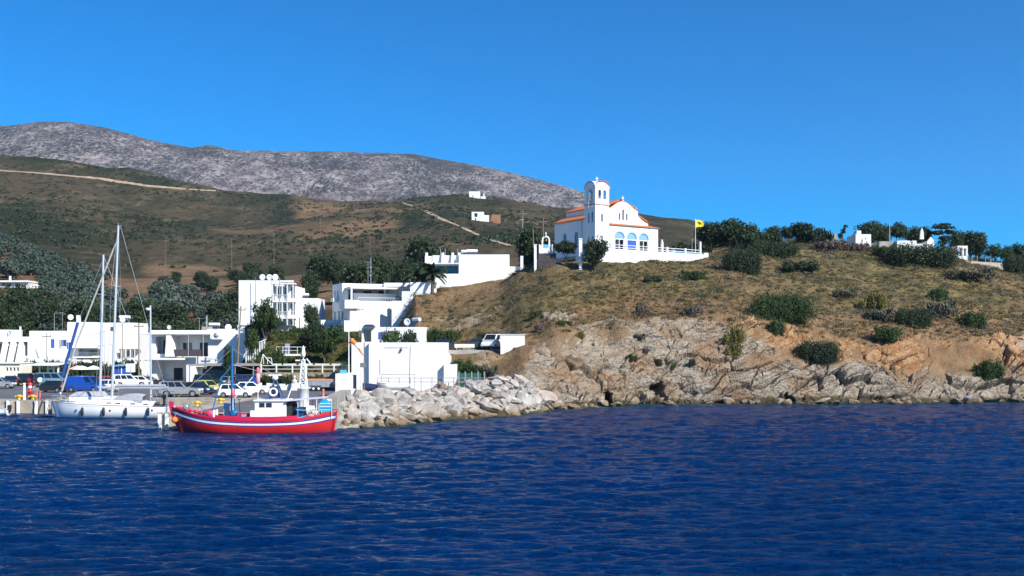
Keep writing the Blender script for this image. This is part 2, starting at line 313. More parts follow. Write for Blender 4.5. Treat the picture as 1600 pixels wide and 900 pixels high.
grass = T.mix(T.rng(T.noise(.8, 5, (1, .5, 1), rough=.7), .56, .66, 0, .6), grass, (.26, .20, .11))
g = T.mix(T.attr('grass'), soil, grass)
c = T.mix(T.attr('rock'), g, rock)
c = T.mix(T.attr('wet'), c, (.075, .06, .035))
T.lk(c, b.inputs['Base Color'])
T.bump(b, T.math('ADD', T.noise(2.5, 8, rough=.65), T.math('MULTIPLY', T.noise(9, 4), .3)), .9, .35)

def headland():
    pxs = np.concatenate([np.linspace(560, 1640, 1150), np.linspace(1642, 1950, 120)])
    Ds = np.concatenate([np.linspace(92, 112, 30)[:-1], np.linspace(112, 140, 300), np.linspace(140.2, 165, 120), np.linspace(165.5, 232, 90)])
    PX, DD = np.meshgrid(pxs, Ds); px, D = PX.ravel(), DD.ravel()
    x, y, z = terrain(px, D)
    p = np.stack([x, y, z], 1)
    g = p.reshape(len(Ds), len(pxs), 3); du = np.gradient(g, axis=1); dv = np.gradient(g, axis=0); n = np.cross(du, dv).reshape(-1, 3); n /= np.linalg.norm(n, axis=1)[:, None] + 1e-9
    n[n[:, 2] < 0] *= -1
    ct = cliffz(px) + fbm(x * .12, y * .05, o=4, s=41) * 3.2
    rk = sstep(ct + .7, ct - .7, z) * sstep(775, 835, px)
    # chutes of soil running through the rock
    ch = np.maximum(sstep(.16, .32, fbm(x * .3, z * .35, y * .1, o=4, s=57)) * sstep(3.0, 5.5, z) * .85,  sstep(.30, .46, fbm(x * .13 + 9, z * .05, o=3, s=51))); rk = rk * (1 - ch * sstep(1.8, 4, z) * .9)
    extra = sstep(.30, .42, fbm(x * .16, y * .16, z * .3, o=4, s=61)) * (z < ct + 5) * (z > 2) * sstep(780, 830, px); rk = np.clip(rk + extra, 0, 1)
    slope_rock = sstep(640, 660, px) * (1 - sstep(775, 800, px)) * sstep(.12, .3, fbm(x * .3, y * .3, z * .3, o=3, s=63)) * .6 * (D < 150) * (D > 121); rk = np.clip(rk + slope_rock, 0, 1)
    a = .35; q = np.stack([(x * math.cos(a) + z * math.sin(a)) * .6, y, (-x * math.sin(a) + z * math.cos(a)) * 1.7], 1)
    q = q + np.stack([fbm(x * .3, y * .3, z * .3, o=2, s=71 + i) for i in range(3)], 1) * .9
    b1, e1 = blocks(q, 3.6, 11); b2, e2 = blocks(q, 1.5, 23); b3, e3 = blocks(q * 1.0, .62, 37)
    low = 1 - sstep(4.0, 7.5, z)
    disp = b1 * (.36 + .62 * low) + b2 * (.14 + .12 * low) + b3 * .08 - .5 * (1 - sstep(0, .10, e1)) * low - .07 * (1 - sstep(0, .1, e2)) + fbm(q[:, 0] * .35, y * .6, q[:, 2] * .9, o=6, g=.58, s=81, ridged=True) * .5 + ((q[:, 2] * .62 + vnoise(q[:, 0] * .5, y * .5, s=83) * .35) % 1.0 - .5) * .42
    cave = np.exp(-((x - XD(1030, 122)) / .9) ** 2) * (1 - sstep(1.6, 2.6, z)); 
    base = fbm(x * .9, y * .9, z * .9, o=4, s=91) * .14
    d = rk * disp + (1 - rk) * base
    p = p + n * d[:, None] * sstep(-2.5, -.5, z)[:, None]
    for cx, cw, chh in ((1029, .85, 2.3), (946, .35, 1.5), (1238, .4, 1.2)): p[:, 1] += np.exp(-((x - XD(cx, 123)) / cw) ** 4) * (1 - sstep(chh * .85, chh * 1.05, p[:, 2] + .25 * np.abs(x - XD(cx, 123)))) * 3.2
    och = sstep(.0, .3, fbm(x * .07 + 2, z * .1, y * .05, o=4, s=101) + .60 * (sstep(1130, 1250, px) * (1 - sstep(1700, 1850, px)) * sstep(3.0, 4.8, z)) - .34 + .14 * sstep(3.5, 6, z))
    gr = sstep(ct + .8, ct + 5.5, z + fbm(x * .15, y * .15, o=4, s=113) * 2.5) * sstep(-.45, .15, fbm(x * .06, y * .06, o=4, s=111) + .35 * sstep(1100, 1300, px) + .1 - .45 * (1 - sstep(830, 980, px)))
    wet = 1 - sstep(.30, .75, z + fbm(x * .5, y * .5, o=2, s=5) * .2 + d * .3)
    me = np_mesh('headland', p, grid_faces(len(Ds), len(pxs)), mh, False, dict(rock=rk, ochre=och, grass=gr, wet=wet))
    o = link('headland', me); o['kind'] = 'structure'; return o, me
head_o, head_me = headland()

# --- backland: grove slope and brown hill
mb_, nt, b = node_mat('hillside_ground'); T = NT(nt); b.inputs['Roughness'].default_value = .95; b.inputs['Specular IOR Level'].default_value = .1
scrub = T.mix(T.rng(T.noise(.014, 8, (1, .35, 1), rough=.6), .42, .58), (.034, .042, .021), (.105, .084, .046))
scrub = T.mix(T.rng(T.noise(.06, 9, (1, .35, 1), rough=.72), .54, .66, 0, .8), scrub, (.20, .155, .095))
scrub = T.mix(T.rng(T.noise(.25, 8, (1, .35, 1), rough=.7), .50, .62, 0, .8), scrub, (.016, .021, .012))
scrub = T.mix(T.rng(T.noise(.33, 9, (1, .35, 1), rough=.75), .60, .68, 0, .55), scrub, (.15, .115, .07))
soil2 = T.mix(T.rng(T.noise(.08, 7, rough=.6), .35, .65), (.20, .115, .068), (.32, .215, .12))
soil2 = T.mix(T.rng(T.noise(.5, 7, rough=.7), .52, .62, 0, .75), soil2, (.09, .085, .04))
green = T.mix(T.rng(T.noise(.6, 6, rough=.6), .4, .65), (.05, .075, .018), (.25, .17, .075))
c = T.mix(T.attr('soil'), scrub, soil2); c = T.mix(T.attr('green'), c, green)
T.lk(c, b.inputs['Base Color']); T.bump(b, T.noise(.16, 9, rough=.75), 1.0, 4.0)
def hillside():
    pxs = np.concatenate([np.linspace(-700, -40, 60)[:-1], np.linspace(-40, 1640, 900), np.linspace(1641, 2300, 40)])
    Ds = np.concatenate([np.linspace(100, 230, 130)[:-1], np.geomspace(230, 1280, 330)])
    PX, DD = np.meshgrid(pxs, Ds); px, D = PX.ravel(), DD.ravel(); x, y, z = terrain(px, D)
    over = sstep(575, 600, px) * (1 - sstep(215, 228, D)); z = z - over * 3.0
    z = z + sstep(150, 300, D) * fbm(x * .12, y * .05, o=4, s=12) * .6
    grove = (1 - sstep(380, 430, D)) * (1 - sstep(340, 420, px)) * sstep(178, 200, D)
    field = sstep(395, 440, px) * (1 - sstep(590, 640, px)) * sstep(200, 240, D) * (1 - sstep(330, 400, D))
    trackcut = sstep(190, 250, px) * (1 - sstep(385, 420, px)) * sstep(405, 430, D) * (1 - sstep(455, 490, D))
    strip = sstep(560, 700, px) * (1 - sstep(820, 870, px)) * sstep(220, 260, D) * (1 - sstep(420, 520, D)) * .7
    n1 = fbm(x * .02, y * .02, o=4, s=13) * .9
    so = np.clip(sstep(.25, .75, np.maximum.reduce([grove * .85, field * .95, trackcut * .72, strip * .6, sstep(430, 480, px) * (1 - sstep(600, 680, px)) * sstep(480, 560, D) * .55]) + n1 * .42), 0, 1)
    so = np.maximum(so, sstep(.42, .62, fbm(x * .007, y * .012, o=5, s=14)) * .55 * (D > 420))
    gr = (1 - sstep(156, 162, D)) * sstep(372, 392, px) + (D < 180) * (px < 372)
    me = np_mesh('hillside', np.stack([x, y, z], 1), grid_faces(len(Ds), len(pxs)), mb_, True, dict(soil=so, green=np.clip(gr, 0, 1)))
    o = link('hillside', me); o['kind'] = 'structure'; return o, me
hill_o, hill_me = hillside()

# --- mountain
mm, nt, b = node_mat('mountain_rock'); T = NT(nt); b.inputs['Roughness'].default_value = .95; b.inputs['Specular IOR Level'].default_value = .1
rk = T.mix(T.rng(T.noise(.03, 8, (1, .35, 1), rough=.7), .40, .60), (.165, .142, .138), (.42, .372, .352))
sc = T.math('ADD', T.rng(T.noise(.14, 5, (1, .33, 1), rough=.85), .45, .56), T.rng(T.noise(.004, 5, (1, .5, 1)), .38, .60, -.30, .5))
c = T.mix(T.rng(sc, .35, .65, 0, .9), rk, (.026, .036, .032)); T.lk(c, b.inputs['Base Color']); T.bump(b, T.noise(.05, 8, rough=.75), 1, 14)
def mountain():
    cr = [(-700, 235), (-200, 215), (0, 197), (60, 190), (110, 191), (160, 198), (200, 208), (230, 217), (270, 226), (300, 230), (325, 226), (340, 229), (360, 234), (450, 236), (560, 238), (640, 241), (700, 250), (780, 265), (850, 282), (910, 300), (960, 322), (1050, 350), (1200, 400), (2300, 420)]
    pxs = np.linspace(-600, 1500, 900); Ds = np.linspace(1280, 3600, 330); PX, DD = np.meshgrid(pxs, Ds); px, D = PX.ravel(), DD.ravel(); x = (px - CX) / FPX * D
    cy = np.interp(px, [a for a, _ in cr], [b for _, b in cr]); zc = ZD(cy, 2800.)
    t = np.clip((D - 1280) / (2800 - 1280), 0, 1); z = 60 + (zc - 60) * (t ** 1.15)
    z = np.where(D > 2800, zc - (D - 2800) * .25, z)
    rg = fbm(x * .0022, D * .0012, o=6, s=17, ridged=True); z = z + rg * 55 * np.sin(np.clip(t, 0, 1) * math.pi) ** .8 * (D < 2800) + fbm(x * .012, D * .012, o=5, s=18, g=.6) * 14 * (.25 + .75 * (D < 2700))
    me = np_mesh('mountain', np.stack([x, D, z], 1), grid_faces(len(Ds), len(pxs)), mm, True); o = link('mountain', me); o['kind'] = 'structure'; return o
mount_o = mountain()

# --- ray helpers onto the ground
BV = [BVHTree.FromPolygons([v.co for v in me.vertices], [tuple(p.vertices) for p in me.polygons]) for me in (head_me, hill_me)]
EYEP = Vector((0, 0, EYE))
def hit(px, py):
    """the ground point seen at a pixel"""
    d = P(px, py, 1.) - EYEP; d.normalize(); best = None
    for t in BV:
        r = t.ray_cast(EYEP, d)
        if r[0] and (best is None or r[3] < best[1]): best = (r[0], r[3])
    return best[0] if best else None
def ground(x, y, d=0.):
    z = [r[0].z for r in (t.ray_cast(Vector((x, y, 400)), Vector((0, 0, -1))) for t in BV) if r[0]]
    return max(z) + d if z else d

# --- sea
mw, nt, b = node_mat('sea_water'); T = NT(nt); b.inputs['Roughness'].default_value = .1; b.inputs['IOR'].default_value = 1.25; b.inputs['Specular IOR Level'].default_value = .3
c = T.mix(T.rng(T.noise(.05, 3), .35, .65), (.0001, .025, .118), (.0002, .033, .160)); c = T.mix(T.attr('shallow'), c, (.016, .085, .085)); T.lk(c, b.inputs['Base Color'])
hh = T.math('ADD', T.noise(4.5, 5, (.42, 1, 1), rough=.65), T.math('MULTIPLY', T.noise(.9, 3, (.5, 1, 1)), .6)); T.bump(b, hh, 1.0, 1.1)
def sea():
    pxs = np.concatenate([np.linspace(-1500, -30, 60)[:-1], np.linspace(-30, 1630, 760), np.linspace(1631, 3100, 60)])
    yy = np.concatenate([np.linspace(640, 637, 3)[:0], np.linspace(612, 700, 190)[:-1], np.linspace(700, 925, 460), np.linspace(926, 1500, 60)])
    Ds = np.concatenate([[170.], 11520 / (yy - HOR), [8, 4, 0, -60]]); PX, DD = np.meshgrid(pxs, Ds); px, D = PX.ravel(), DD.ravel(); x = (px - CX) / FPX * np.maximum(D, 25)
    z = np.zeros_like(x); q = 1 - sstep(60, 130, D) * .5
    for k in range(26):
        L = .42 * 1.125 ** k; th = R(98 + rnd.uniform(-24, 24)); a = .0135 * L ** .85 * (1 if L < 1.4 else (1.4 / L) ** 1.0)
        cut = sstep(.25, .7, L / (np.abs(D) * np.abs(D) / 9000 + .15)); ph = rnd.uniform(0, 6.3); wob = vnoise(x * .11 / L ** .5, D * .11 / L ** .5, s=200 + k) * 1.7
        sn = np.sin((x * math.cos(th) + D * math.sin(th)) * 2 * math.pi / L + ph + wob); z = z + a * cut * ((sn * .5 + .5) ** 1.6 * 2 - 1)
    z = z + fbm(x * .4, D * .9, o=3, s=300) * .03 * q
    tz = terrain(px, np.clip(D, 72, 1000))[2]; sh = sstep(-2.8, -.3, tz) * (px > 870) * (D > 80) * .75; wl = np.interp(px, [536, 545, 600, 650, 700, 750, 785, 815, 845, 872, 900], [88, 88.6, 90, 93.5, 97.6, 100.5, 103, 106, 109.5, 115, 119]); sh = np.maximum(sh, sstep(-6.5, .5, D - wl) * sstep(530, 560, px) * (1 - sstep(880, 905, px)) * .8)
    me = np_mesh('sea', np.stack([x, D, z], 1), grid_faces(len(Ds), len(pxs)), mw, True, dict(shallow=sh)); o = link('sea', me); o['kind'] = 'structure'
sea()
# seabed sheet below everything, reaching the horizon
o = MB().add([(-3200, -200, -4), (3200, -200, -4), (3200, 3850, -4), (-3200, 3850, -4)], [(0, 1, 2, 3)]).build('ground', mat('seabed', (.12, .11, .08), .9, noise=.3, scale=.05), fix=False); o['kind'] = 'structure'
# ================================================================ SHARED MATERIALS
WHITE = mat('whitewash', (.74, .74, .735), .75, noise=.05, scale=.6, dirt=((.62, .60, .55), .35, .35), bump=.15, bscale=6)
WHITE2 = mat('white_render_aged', (.74, .73, .71), .8, noise=.10, scale=.8, dirt=((.48, .45, .40), .5, .5), bump=.2, bscale=5)
GREY = mat('concrete', (.36, .345, .32), .9, noise=.25, scale=.8, bump=.4, bscale=4, dirt=((.20, .19, .17), .6, .7))
GREYD = mat('dark_concrete', (.16, .155, .15), .9, noise=.3, scale=1, bump=.3)
STONE = mat('rubble_stone', (.34, .28, .21), .95, noise=.45, scale=2.2, bump=.9, bscale=3)
BLUE = mat('blue_paint', (.02, .09, .42), .5, noise=.1, scale=3)
LBLUE = mat('pale_blue_paint', (.12, .42, .72), .5, noise=.1, scale=3)
GLASS = mat('window_glass', (.025, .035, .05), .08, spec=.8)
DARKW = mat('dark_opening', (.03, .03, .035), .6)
TILE = mat('red_tile', (.56, .165, .055), .8, noise=.3, scale=2.5, bump=.5, bscale=8)
WOODP = mat('weathered_pole_wood', (.23, .17, .12), .9, noise=.3, scale=4)
GALV = mat('galvanised_steel', (.45, .46, .48), .45, .6, noise=.12, scale=4)
STEEL = mat('polished_steel', (.62, .64, .66), .25, .9)
BLACK = mat('black_rubber', (.02, .02, .02), .7, noise=.2, scale=5)
MWHITE = mat('white_metal', (.78, .78, .78), .4, noise=.05, scale=3)
YEL = mat('yellow_paint', (.75, .48, .02), .5, noise=.15, scale=6)
REDP = mat('red_paint', (.50, .03, .03), .45, noise=.12, scale=4)
ORANGE = mat('orange_fabric', (.80, .20, .03), .7, noise=.1, scale=4)
TANK = mat('navy_fabric', (.02, .04, .12), .6, noise=.15, scale=3)
BROWNM = mat('brown_awning', (.06, .05, .06), .7, noise=.2, scale=3)
ROPE = mat('rope', (.50, .45, .36), .9)
L_OLIVE = leaf_mat('olive_leaf', (.024, .044, .032), (.115, .150, .115))
L_DARK = leaf_mat('dark_leaf', (.012, .026, .013), (.05, .078, .03))
L_GREEN = leaf_mat('green_leaf', (.014, .036, .011), (.062, .105, .026))
L_PINE = leaf_mat('pine_needle', (.010, .024, .012), (.042, .066, .028))
L_SCRUB = leaf_mat('scrub_leaf', (.050, .047, .020), (.19, .145, .058))
L_GREYG = leaf_mat('grey_scrub_leaf', (.05, .055, .038), (.15, .145, .10))
L_MAG = leaf_mat('magenta_flower', (.25, .008, .08), (.50, .02, .17))
L_YEL = leaf_mat('yellow_green_leaf', (.09, .09, .018), (.22, .19, .045))
L_DRY = leaf_mat('dry_leaf', (.07, .05, .045), (.20, .155, .13))
BARK = mat('bark', (.13, .095, .07), .95, noise=.4, scale=5, bump=.6)

def wb(mb, name, mats, parent, fix=True):
    """build a part given in world coordinates under an unrotated thing"""
    l = parent.location
    mb.v = [(a - l.x, b - l.y, c - l.z) for a, b, c in mb.v]; return mb.build(name, mats, parent, fix=fix)

# ================================================================ FOLIAGE
def leaf_arrays(C, N, size, rg, tint, aspect=1.0):
    n = len(C); r = rg.normal(size=(n, 3)); r /= np.linalg.norm(r, axis=1)[:, None]
    nn = N * .75 + r * .8; nn /= np.linalg.norm(nn, axis=1)[:, None] + 1e-9
    a = np.cross(nn, rg.normal(size=(n, 3))); a /= np.linalg.norm(a, axis=1)[:, None] + 1e-9; b = np.cross(nn, a)
    s = (size * rg.uniform(.6, 1.35, n))[:, None]
    V = np.stack([C - a * s - b * s * .45 * aspect, C + a * s * .25 - b * s * aspect * .8, C + a * s + b * s * .35 * aspect, C - a * s * .2 + b * s * aspect * .8], 1).reshape(-1, 3)
    return V, np.arange(4 * n).reshape(n, 4), np.repeat(tint, 4)
def crown_mesh(name, lobes, m, seed=0, size=.16, fill=1.0, zmin=None):
    """lobes: (cx,cy,cz,rx,ry,rz,n) leaf clumps spread through each lobe's volume, with gaps between clumps"""
    rg = np.random.default_rng(seed); Vs, Ts, k = [], [], 0; Fs = []
    for (cx, cy, cz, rx, ry, rz, n) in lobes:
        nc = max(5, int(n / 26)); d = rg.normal(size=(nc, 3)); d /= np.linalg.norm(d, axis=1)[:, None]
        rr = rg.uniform(.35, 1.0, nc) ** .6; cc = d * rr[:, None]
        ct = rg.uniform(0, .45, nc); per = int(n / nc)
        q = np.repeat(cc, per, 0) + rg.normal(size=(nc * per, 3)) * .21; L = np.linalg.norm(q, axis=1)[:, None]; q = np.where(L > 1.26, q / L * 1.26, q)
        C = q * (rx, ry, rz) + (cx, cy, cz); N = q / (np.linalg.norm(q, axis=1)[:, None] + 1e-6)
        if zmin is not None: C[:, 2] = np.maximum(C[:, 2], zmin + rg.uniform(0, .1, len(C)))
        V, F, t = leaf_arrays(C, N, size, rg, np.repeat(ct, per) + rg.uniform(0, .4, nc * per))
        Vs.append(V); Fs.append(F + k); k += len(V); Ts.append(t)
    return np_mesh(name, np.concatenate(Vs), np.concatenate(Fs), m, False, dict(tint=np.concatenate(Ts)))
def trunk_mb(h, r, seed, limbs=5, spread=.8, top=None, lean=0):
    rr = random.Random(seed); mb = MB(); p = Vector((0, 0, -.4)); k = 4; pts = [p]
    for i in range(k): p = p + Vector((lean + rr.uniform(-.1, .1) * h * .3, rr.uniform(-.1, .1) * h * .3, (h + .4) / k)); pts.append(p)
    for i in range(k): mb.tube(pts[i], pts[i + 1], r * (1 - .16 * i), r * (1 - .16 * (i + 1)), 7)
    for i in range(limbs):
        t = 2 * math.pi * i / limbs + rr.uniform(-.4, .4); s = pts[2 + (i % 3)]; e = s + Vector((math.cos(t) * spread, math.sin(t) * spread, rr.uniform(.5, 1.1) * (top or h * .6)))
        m = (s + e) / 2 + Vector((0, 0, .1 * h)); mb.tube(s, m, r * .5, r * .32, 6).tube(m, e, r * .32, r * .1, 6)
    return mb
def make_tree(kind, seed, h, cr, m, size=.16, n=2600, trunk_h=None, lobes=6, flat=.75, lean=0):
    """returns (crown mesh, trunk mesh) for a tree of height h and crown radius cr"""
    rr = random.Random(seed); th = trunk_h if trunk_h is not None else h * .35; L = []; ch = h - th
    for i in range(lobes):
        t = 2 * math.pi * i / lobes + rr.uniform(-.5, .5); q = rr.uniform(.25, .62) * cr; s = rr.uniform(.42, .62) * cr
        L.append((math.cos(t) * q + lean * 3, math.sin(t) * q, th + ch * rr.uniform(.25, .72), s, s, min(s * flat * rr.uniform(.8, 1.2), ch * .42), n // (lobes + 1)))
    L.append((lean * 3, 0, th + ch * .62, cr * .55, cr * .55, ch * .38, n // (lobes + 1)))
    return crown_mesh(kind + '_crown', L, m, seed, size), trunk_mb(th, cr * .07 + .05, seed, 5, cr * .4, ch * .5, lean)
TREES = {}
def plant(kind, key, x, y, z, label, cat='tree', group=None, s=1.0, rz=0, sz=1.0, parts=('trunk', 'crown')):
    """place tree KEY; the first use links the source itself, later uses copy it and its parts"""
    d = TREES[key]
    if d.get('o') is None:
        t = thing(kind, label, cat, (x, y, z), rz, group)
        if d['trunk']: d['trunk'].build('trunk', BARK, t, fix=False)
        link('crown' if d['trunk'] else 'foliage', d['crown'], t); d['o'] = t
    else:
        t = copy_tree(d['o']); t.name = kind; t.location = (x, y, z); t.rotation_euler = (0, 0, rz); t['label'] = label; t['category'] = cat
        if group: t['group'] = group
        elif 'group' in t: del t['group']
    t.scale = (s, s, s * sz); return t
for i in range(4): TREES['olive%d' % i] = dict(zip(('crown', 'trunk'), make_tree('olive', 100 + i, 4.6, 3.0, L_OLIVE, .26, 1500, 1.1, 6)))
for i in range(3): TREES['dark%d' % i] = dict(zip(('crown', 'trunk'), make_tree('dark', 120 + i, 6.0, 3.6, L_DARK, .2, 5200, .5, 11, flat=.95)))
for i in range(2): TREES['green%d' % i] = dict(zip(('crown', 'trunk'), make_tree('green', 140 + i, 5.5, 3.0, L_GREEN, .17, 3600, 1.3, 7)))
TREES['pine0'] = dict(zip(('crown', 'trunk'), make_tree('pine', 160, 4.4, 2.2, L_PINE, .13, 5200, .5, 8, lean=.12)))
TREES['pine1'] = dict(zip(('crown', 'trunk'), make_tree('pine', 161, 6.5, 3.2, L_PINE, .2, 3600, 1.6, 7)))
TREES['umb'] = dict(crown=crown_mesh('umbrella_crown', [(0, 0, 6.6, 3.0, 2.6, .55, 900), (-1.6, 0, 5.2, 1.6, 1.5, .5, 500), (1.5, .3, 5.4, 1.3, 1.2, .45, 420), (.4, 0, 4.0, 1.6, 1.4, .6, 450), (-.4, 0, 2.9, 1.2, 1.2, .6, 300)], L_PINE, 5, .2), trunk=trunk_mb(5.2, .2, 3, 5, 1.2, 1.3))
TREES['cyp'] = dict(crown=crown_mesh('cypress_crown', [(0, 0, 2.2, .8, .8, 1.8, 700), (0, 0, 4.8, .6, .6, 2.0, 600), (0, 0, 7, .35, .35, 1.4, 300)], L_PINE, 6, .16), trunk=trunk_mb(6, .16, 4, 0))
TREES['bent'] = dict(crown=crown_mesh('bent_crown', [(.2, 0, 1.6, .7, .6, .7, 300), (.9, 0, 2.6, .7, .5, .5, 300), (1.7, 0, 3.4, .7, .4, .35, 220)], L_PINE, 8, .14), trunk=trunk_mb(2.6, .12, 5, 0, lean=.28))
def bush_mesh(name, m, seed, rx, ry, rz, n, size, lobes=6):
    rr = random.Random(seed); L = []
    for i in range(lobes):
        q = i / max(1, lobes - 1) * 2 - 1
        L.append((q * rx * .62 + rr.uniform(-.1, .1) * rx, rr.uniform(-.35, .35) * ry, rz * rr.uniform(.3, .5), rx * rr.uniform(.3, .45), ry * rr.uniform(.45, .6), rz * rr.uniform(.45, .62), n // lobes))
    return crown_mesh(name, L, m, seed, size, zmin=-.3)
for i in range(4): TREES['bush%d' % i] = dict(crown=bush_mesh('bush', L_GREEN if i % 2 else L_DARK, 200 + i, 1.0, .8, .75, 4200, .042, 7), trunk=None)
TREES['dry0'] = dict(crown=bush_mesh('dry_bush', L_DRY, 210, 1.0, .8, .7, 1600, .055, 4), trunk=None)
TREES['yel0'] = dict(crown=bush_mesh('yellow_bush', L_YEL, 211, 1.0, .8, .8, 1800, .055, 4), trunk=None)
TREES['grey0'] = dict(crown=bush_mesh('grey_bush', L_GREYG, 212, 1.0, .8, .6, 1600, .055, 5), trunk=None)
TREES['big0'] = dict(crown=bush_mesh('big_bush', L_GREEN, 213, 6.2, 3.0, 2.6, 30000, .085, 15), trunk=None)
TREES['big1'] = dict(crown=bush_mesh('big_bush', L_DARK, 214, 4.2, 2.4, 2.2, 17000, .085, 12), trunk=None)
TREES['hedge0'] = dict(crown=bush_mesh('hedge_bush', L_DARK, 215, 3.0, 1.0, 1.1, 2600, .12, 8), trunk=None)
TREES['magenta'] = dict(crown=bush_mesh('bougainvillea', L_MAG, 216, .8, .5, 1.4, 1300, .07, 4), trunk=None)
TREES['palm'] = None

def at_px(px, py):
    p = hit(px, py)
    if p is None: p = P(px, py, 170)
    return p
def bush(px, py, wpx, hpx, key, label, cat='bush', group=None, D=None, kind='bush', base=True, dz=-.12):
    """a bush whose foot is on the ground seen at px,py, wpx wide and hpx tall in photograph pixels"""
    p = at_px(px, py) if D is None else Vector((XD(px, D), D, ground(XD(px, D), D)))
    m = TREES[key]['crown']; bb = np.array([v.co[:] for v in m.vertices]); w0 = bb[:, 0].max() - bb[:, 0].min(); h0 = bb[:, 2].max() * .95
    k = p.y / FPX; s = wpx * k / w0; t = plant(kind, key, p.x, p.y, p.z + dz, label, cat, group, 1, 0 if wpx > 60 else rnd.uniform(-.4, .4)); t.scale = (s, s, hpx * k / h0); return t

# ---- individual bushes on the headland (foot px, foot py, width, height)
BUSH = [
 (1160, 424, 70, 42, 'big1', 'round olive-green bush casting a long shadow on the dry slope right of the flag', 'tree'),
 (1222, 500, 120, 50, 'big0', 'largest dark green bush spilling over the cliff top right of centre'),
 (1212, 522, 34, 28, 'bush1', 'green tongue of foliage hanging below the largest cliff-top bush'),
 (1278, 562, 78, 36, 'big1', 'dark green bush above the grey slanting rock in the cliff'),
 (1426, 508, 72, 32, 'big1', 'wide dark green bush at the cliff edge below the hilltop chapel'),
 (1470, 494, 44, 30, 'grey0', 'grey-green round bush just right of the wide cliff-edge bush'),
 (1518, 510, 52, 28, 'bush1', 'mid green bush at the cliff edge, left of the frame edge'),
 (1388, 532, 48, 26, 'bush3', 'small dark bush on the red-brown cliff shoulder'),
 (1546, 590, 52, 34, 'bush1', 'dark green bush low on the cliff above the broken shore rocks'),
 (1084, 436, 46, 17, 'bush3', 'dense dark green mat bush below the church terrace corner'),
 (1020, 440, 32, 12, 'bush2', 'dark flat bush on the slope left of the mat bush'),
 (838, 496, 24, 15, 'bush0', 'small dark round bush alone on the brown slope under the church trees'),
 (843, 517, 18, 15, 'dry0', 'purple-grey dead bush under the small dark round bush'),
 (876, 508, 18, 10, 'bush1', 'bright green small bush in a pair on the brown slope'),
 (889, 508, 14, 10, 'bush3', 'darker small bush of the pair on the brown slope'),
 (907, 528, 18, 13, 'yel0', 'small yellow-green bush above the cliff edge'),
 (987, 563, 22, 14, 'bush1', 'green bush in the soil gully of the pale cliff'),
 (1028, 568, 16, 11, 'bush3', 'little green bush right of the gully bush'),
 (1049, 575, 20, 12, 'bush1', 'low green bush on the ledge over the sea cave'),
 (1082, 571, 14, 14, 'bush0', 'dark upright bush against the pale cliff face'),
 (998, 530, 20, 12, 'grey0', 'grey-green bush beside the pale rock outcrop'),
 (1010, 552, 16, 12, 'dry0', 'grey-purple dry bush above the cliff ledge'),
 (1002, 492, 20, 20, 'dry0', 'purple-grey dry bush at the top of the cliff chute'),
 (1085, 492, 34, 18, 'dry0', 'brownish dry bush on the grassy lip above the pale cliff'),
 (1148, 538, 40, 30, 'yel0', 'tall olive-yellow bush on the cliff left of the large dark bush'),
 (1146, 558, 30, 24, 'yel0', 'lower olive-yellow bush under the tall olive-yellow one'),
 (1318, 464, 36, 16, 'grey0', 'low grey-green bush in the middle of the right slope'),
 (1366, 486, 50, 32, 'yel0', 'yellow-green spreading bush left of the wide cliff-edge bush'),
 (1372, 500, 44, 22, 'grey0', 'grey bush in front of the yellow-green spreading bush'),
 (1466, 468, 40, 22, 'bush1', 'green bush above the grey-green round bush'),
 (1416, 410, 40, 16, 'grey0', 'silvery bush beneath the long hilltop hedge'),
 (1512, 436, 70, 20, 'grey0', 'wide silvery mound bush below the hilltop wall'),
 (1250, 424, 60, 20, 'bush2', 'dark shrub behind the round olive-green bush'),
 (1210, 402, 90, 30, 'big1', 'dark hillcrest bush left of the bare earth patch'),
 (1300, 392, 56, 22, 'dry0', 'brownish-red leafless shrub on the crest left of the white hilltop house'),
 (1342, 394, 40, 18, 'dry0', 'reddish shrub directly below the white hilltop house'),
 (1380, 402, 40, 22, 'bush3', 'dark bush below the gap between the hilltop houses'),
 (1440, 412, 130, 36, 'big1', 'long dark green bush sweeping down under the white hilltop chapel'),
 (1590, 426, 60, 34, 'big1', 'dark bush at the right end of the hilltop wall'),
 (718, 584, 50, 28, 'bush1', 'bright green bush on the bank right of the big white boathouse'),
 (745, 588, 40, 24, 'bush3', 'darker green bush beside the bright bank bush'),
 (766, 590, 28, 24, 'grey0', 'grey leafless bush at the foot of the brown slope'),
 (700, 536, 50, 26, 'bush3', 'dark green tree-like bush at the upper road left of the slope'),
 (664, 532, 44, 24, 'bush1', 'green bush behind the small white house'),
 (757, 530, 26, 14, 'bush0', 'small green bush above the parked white van'),
 (680, 590, 30, 18, 'hedge0', 'low plants behind the boathouse annex'),
]
for b in BUSH: bush(b[0], b[1], b[2], b[3], b[4], b[5], b[6] if len(b) > 6 else 'bush', kind='bush')

# ---- trees (foot x by px and distance, crown top by photograph row)
def tree(px, topy, D, wpx, key, label, kind='tree', cat='tree', group=None, rz=0):
    x = XD(px, D); z = ground(x, D); m = TREES[key]['crown']
    bb = TREES[key].setdefault('bb', None) or [max(v.co.z for v in m.vertices), max(v.co.x for v in m.vertices) - min(v.co.x for v in m.vertices)]; TREES[key]['bb'] = bb
    H = ZD(topy, D) - z; s = wpx * D / FPX / bb[1]; t = plant(kind, key, x, D, z, label, cat, group, s, rz); t.scale[2] = max(.2, H / bb[0]); return t
tree(927, 366, 151, 46, 'pine0', 'dense dark wind-shaped pine in front of the church tower', 'pine_tree', 'pine')
tree(884, 374, 154, 42, 'pine1', 'looser dark pine left of the white gate pillar by the church', 'pine_tree', 'pine')
tree(826, 350, 182, 46, 'dark0', 'dark evergreen behind the small bell arch, left one', 'evergreen_tree')
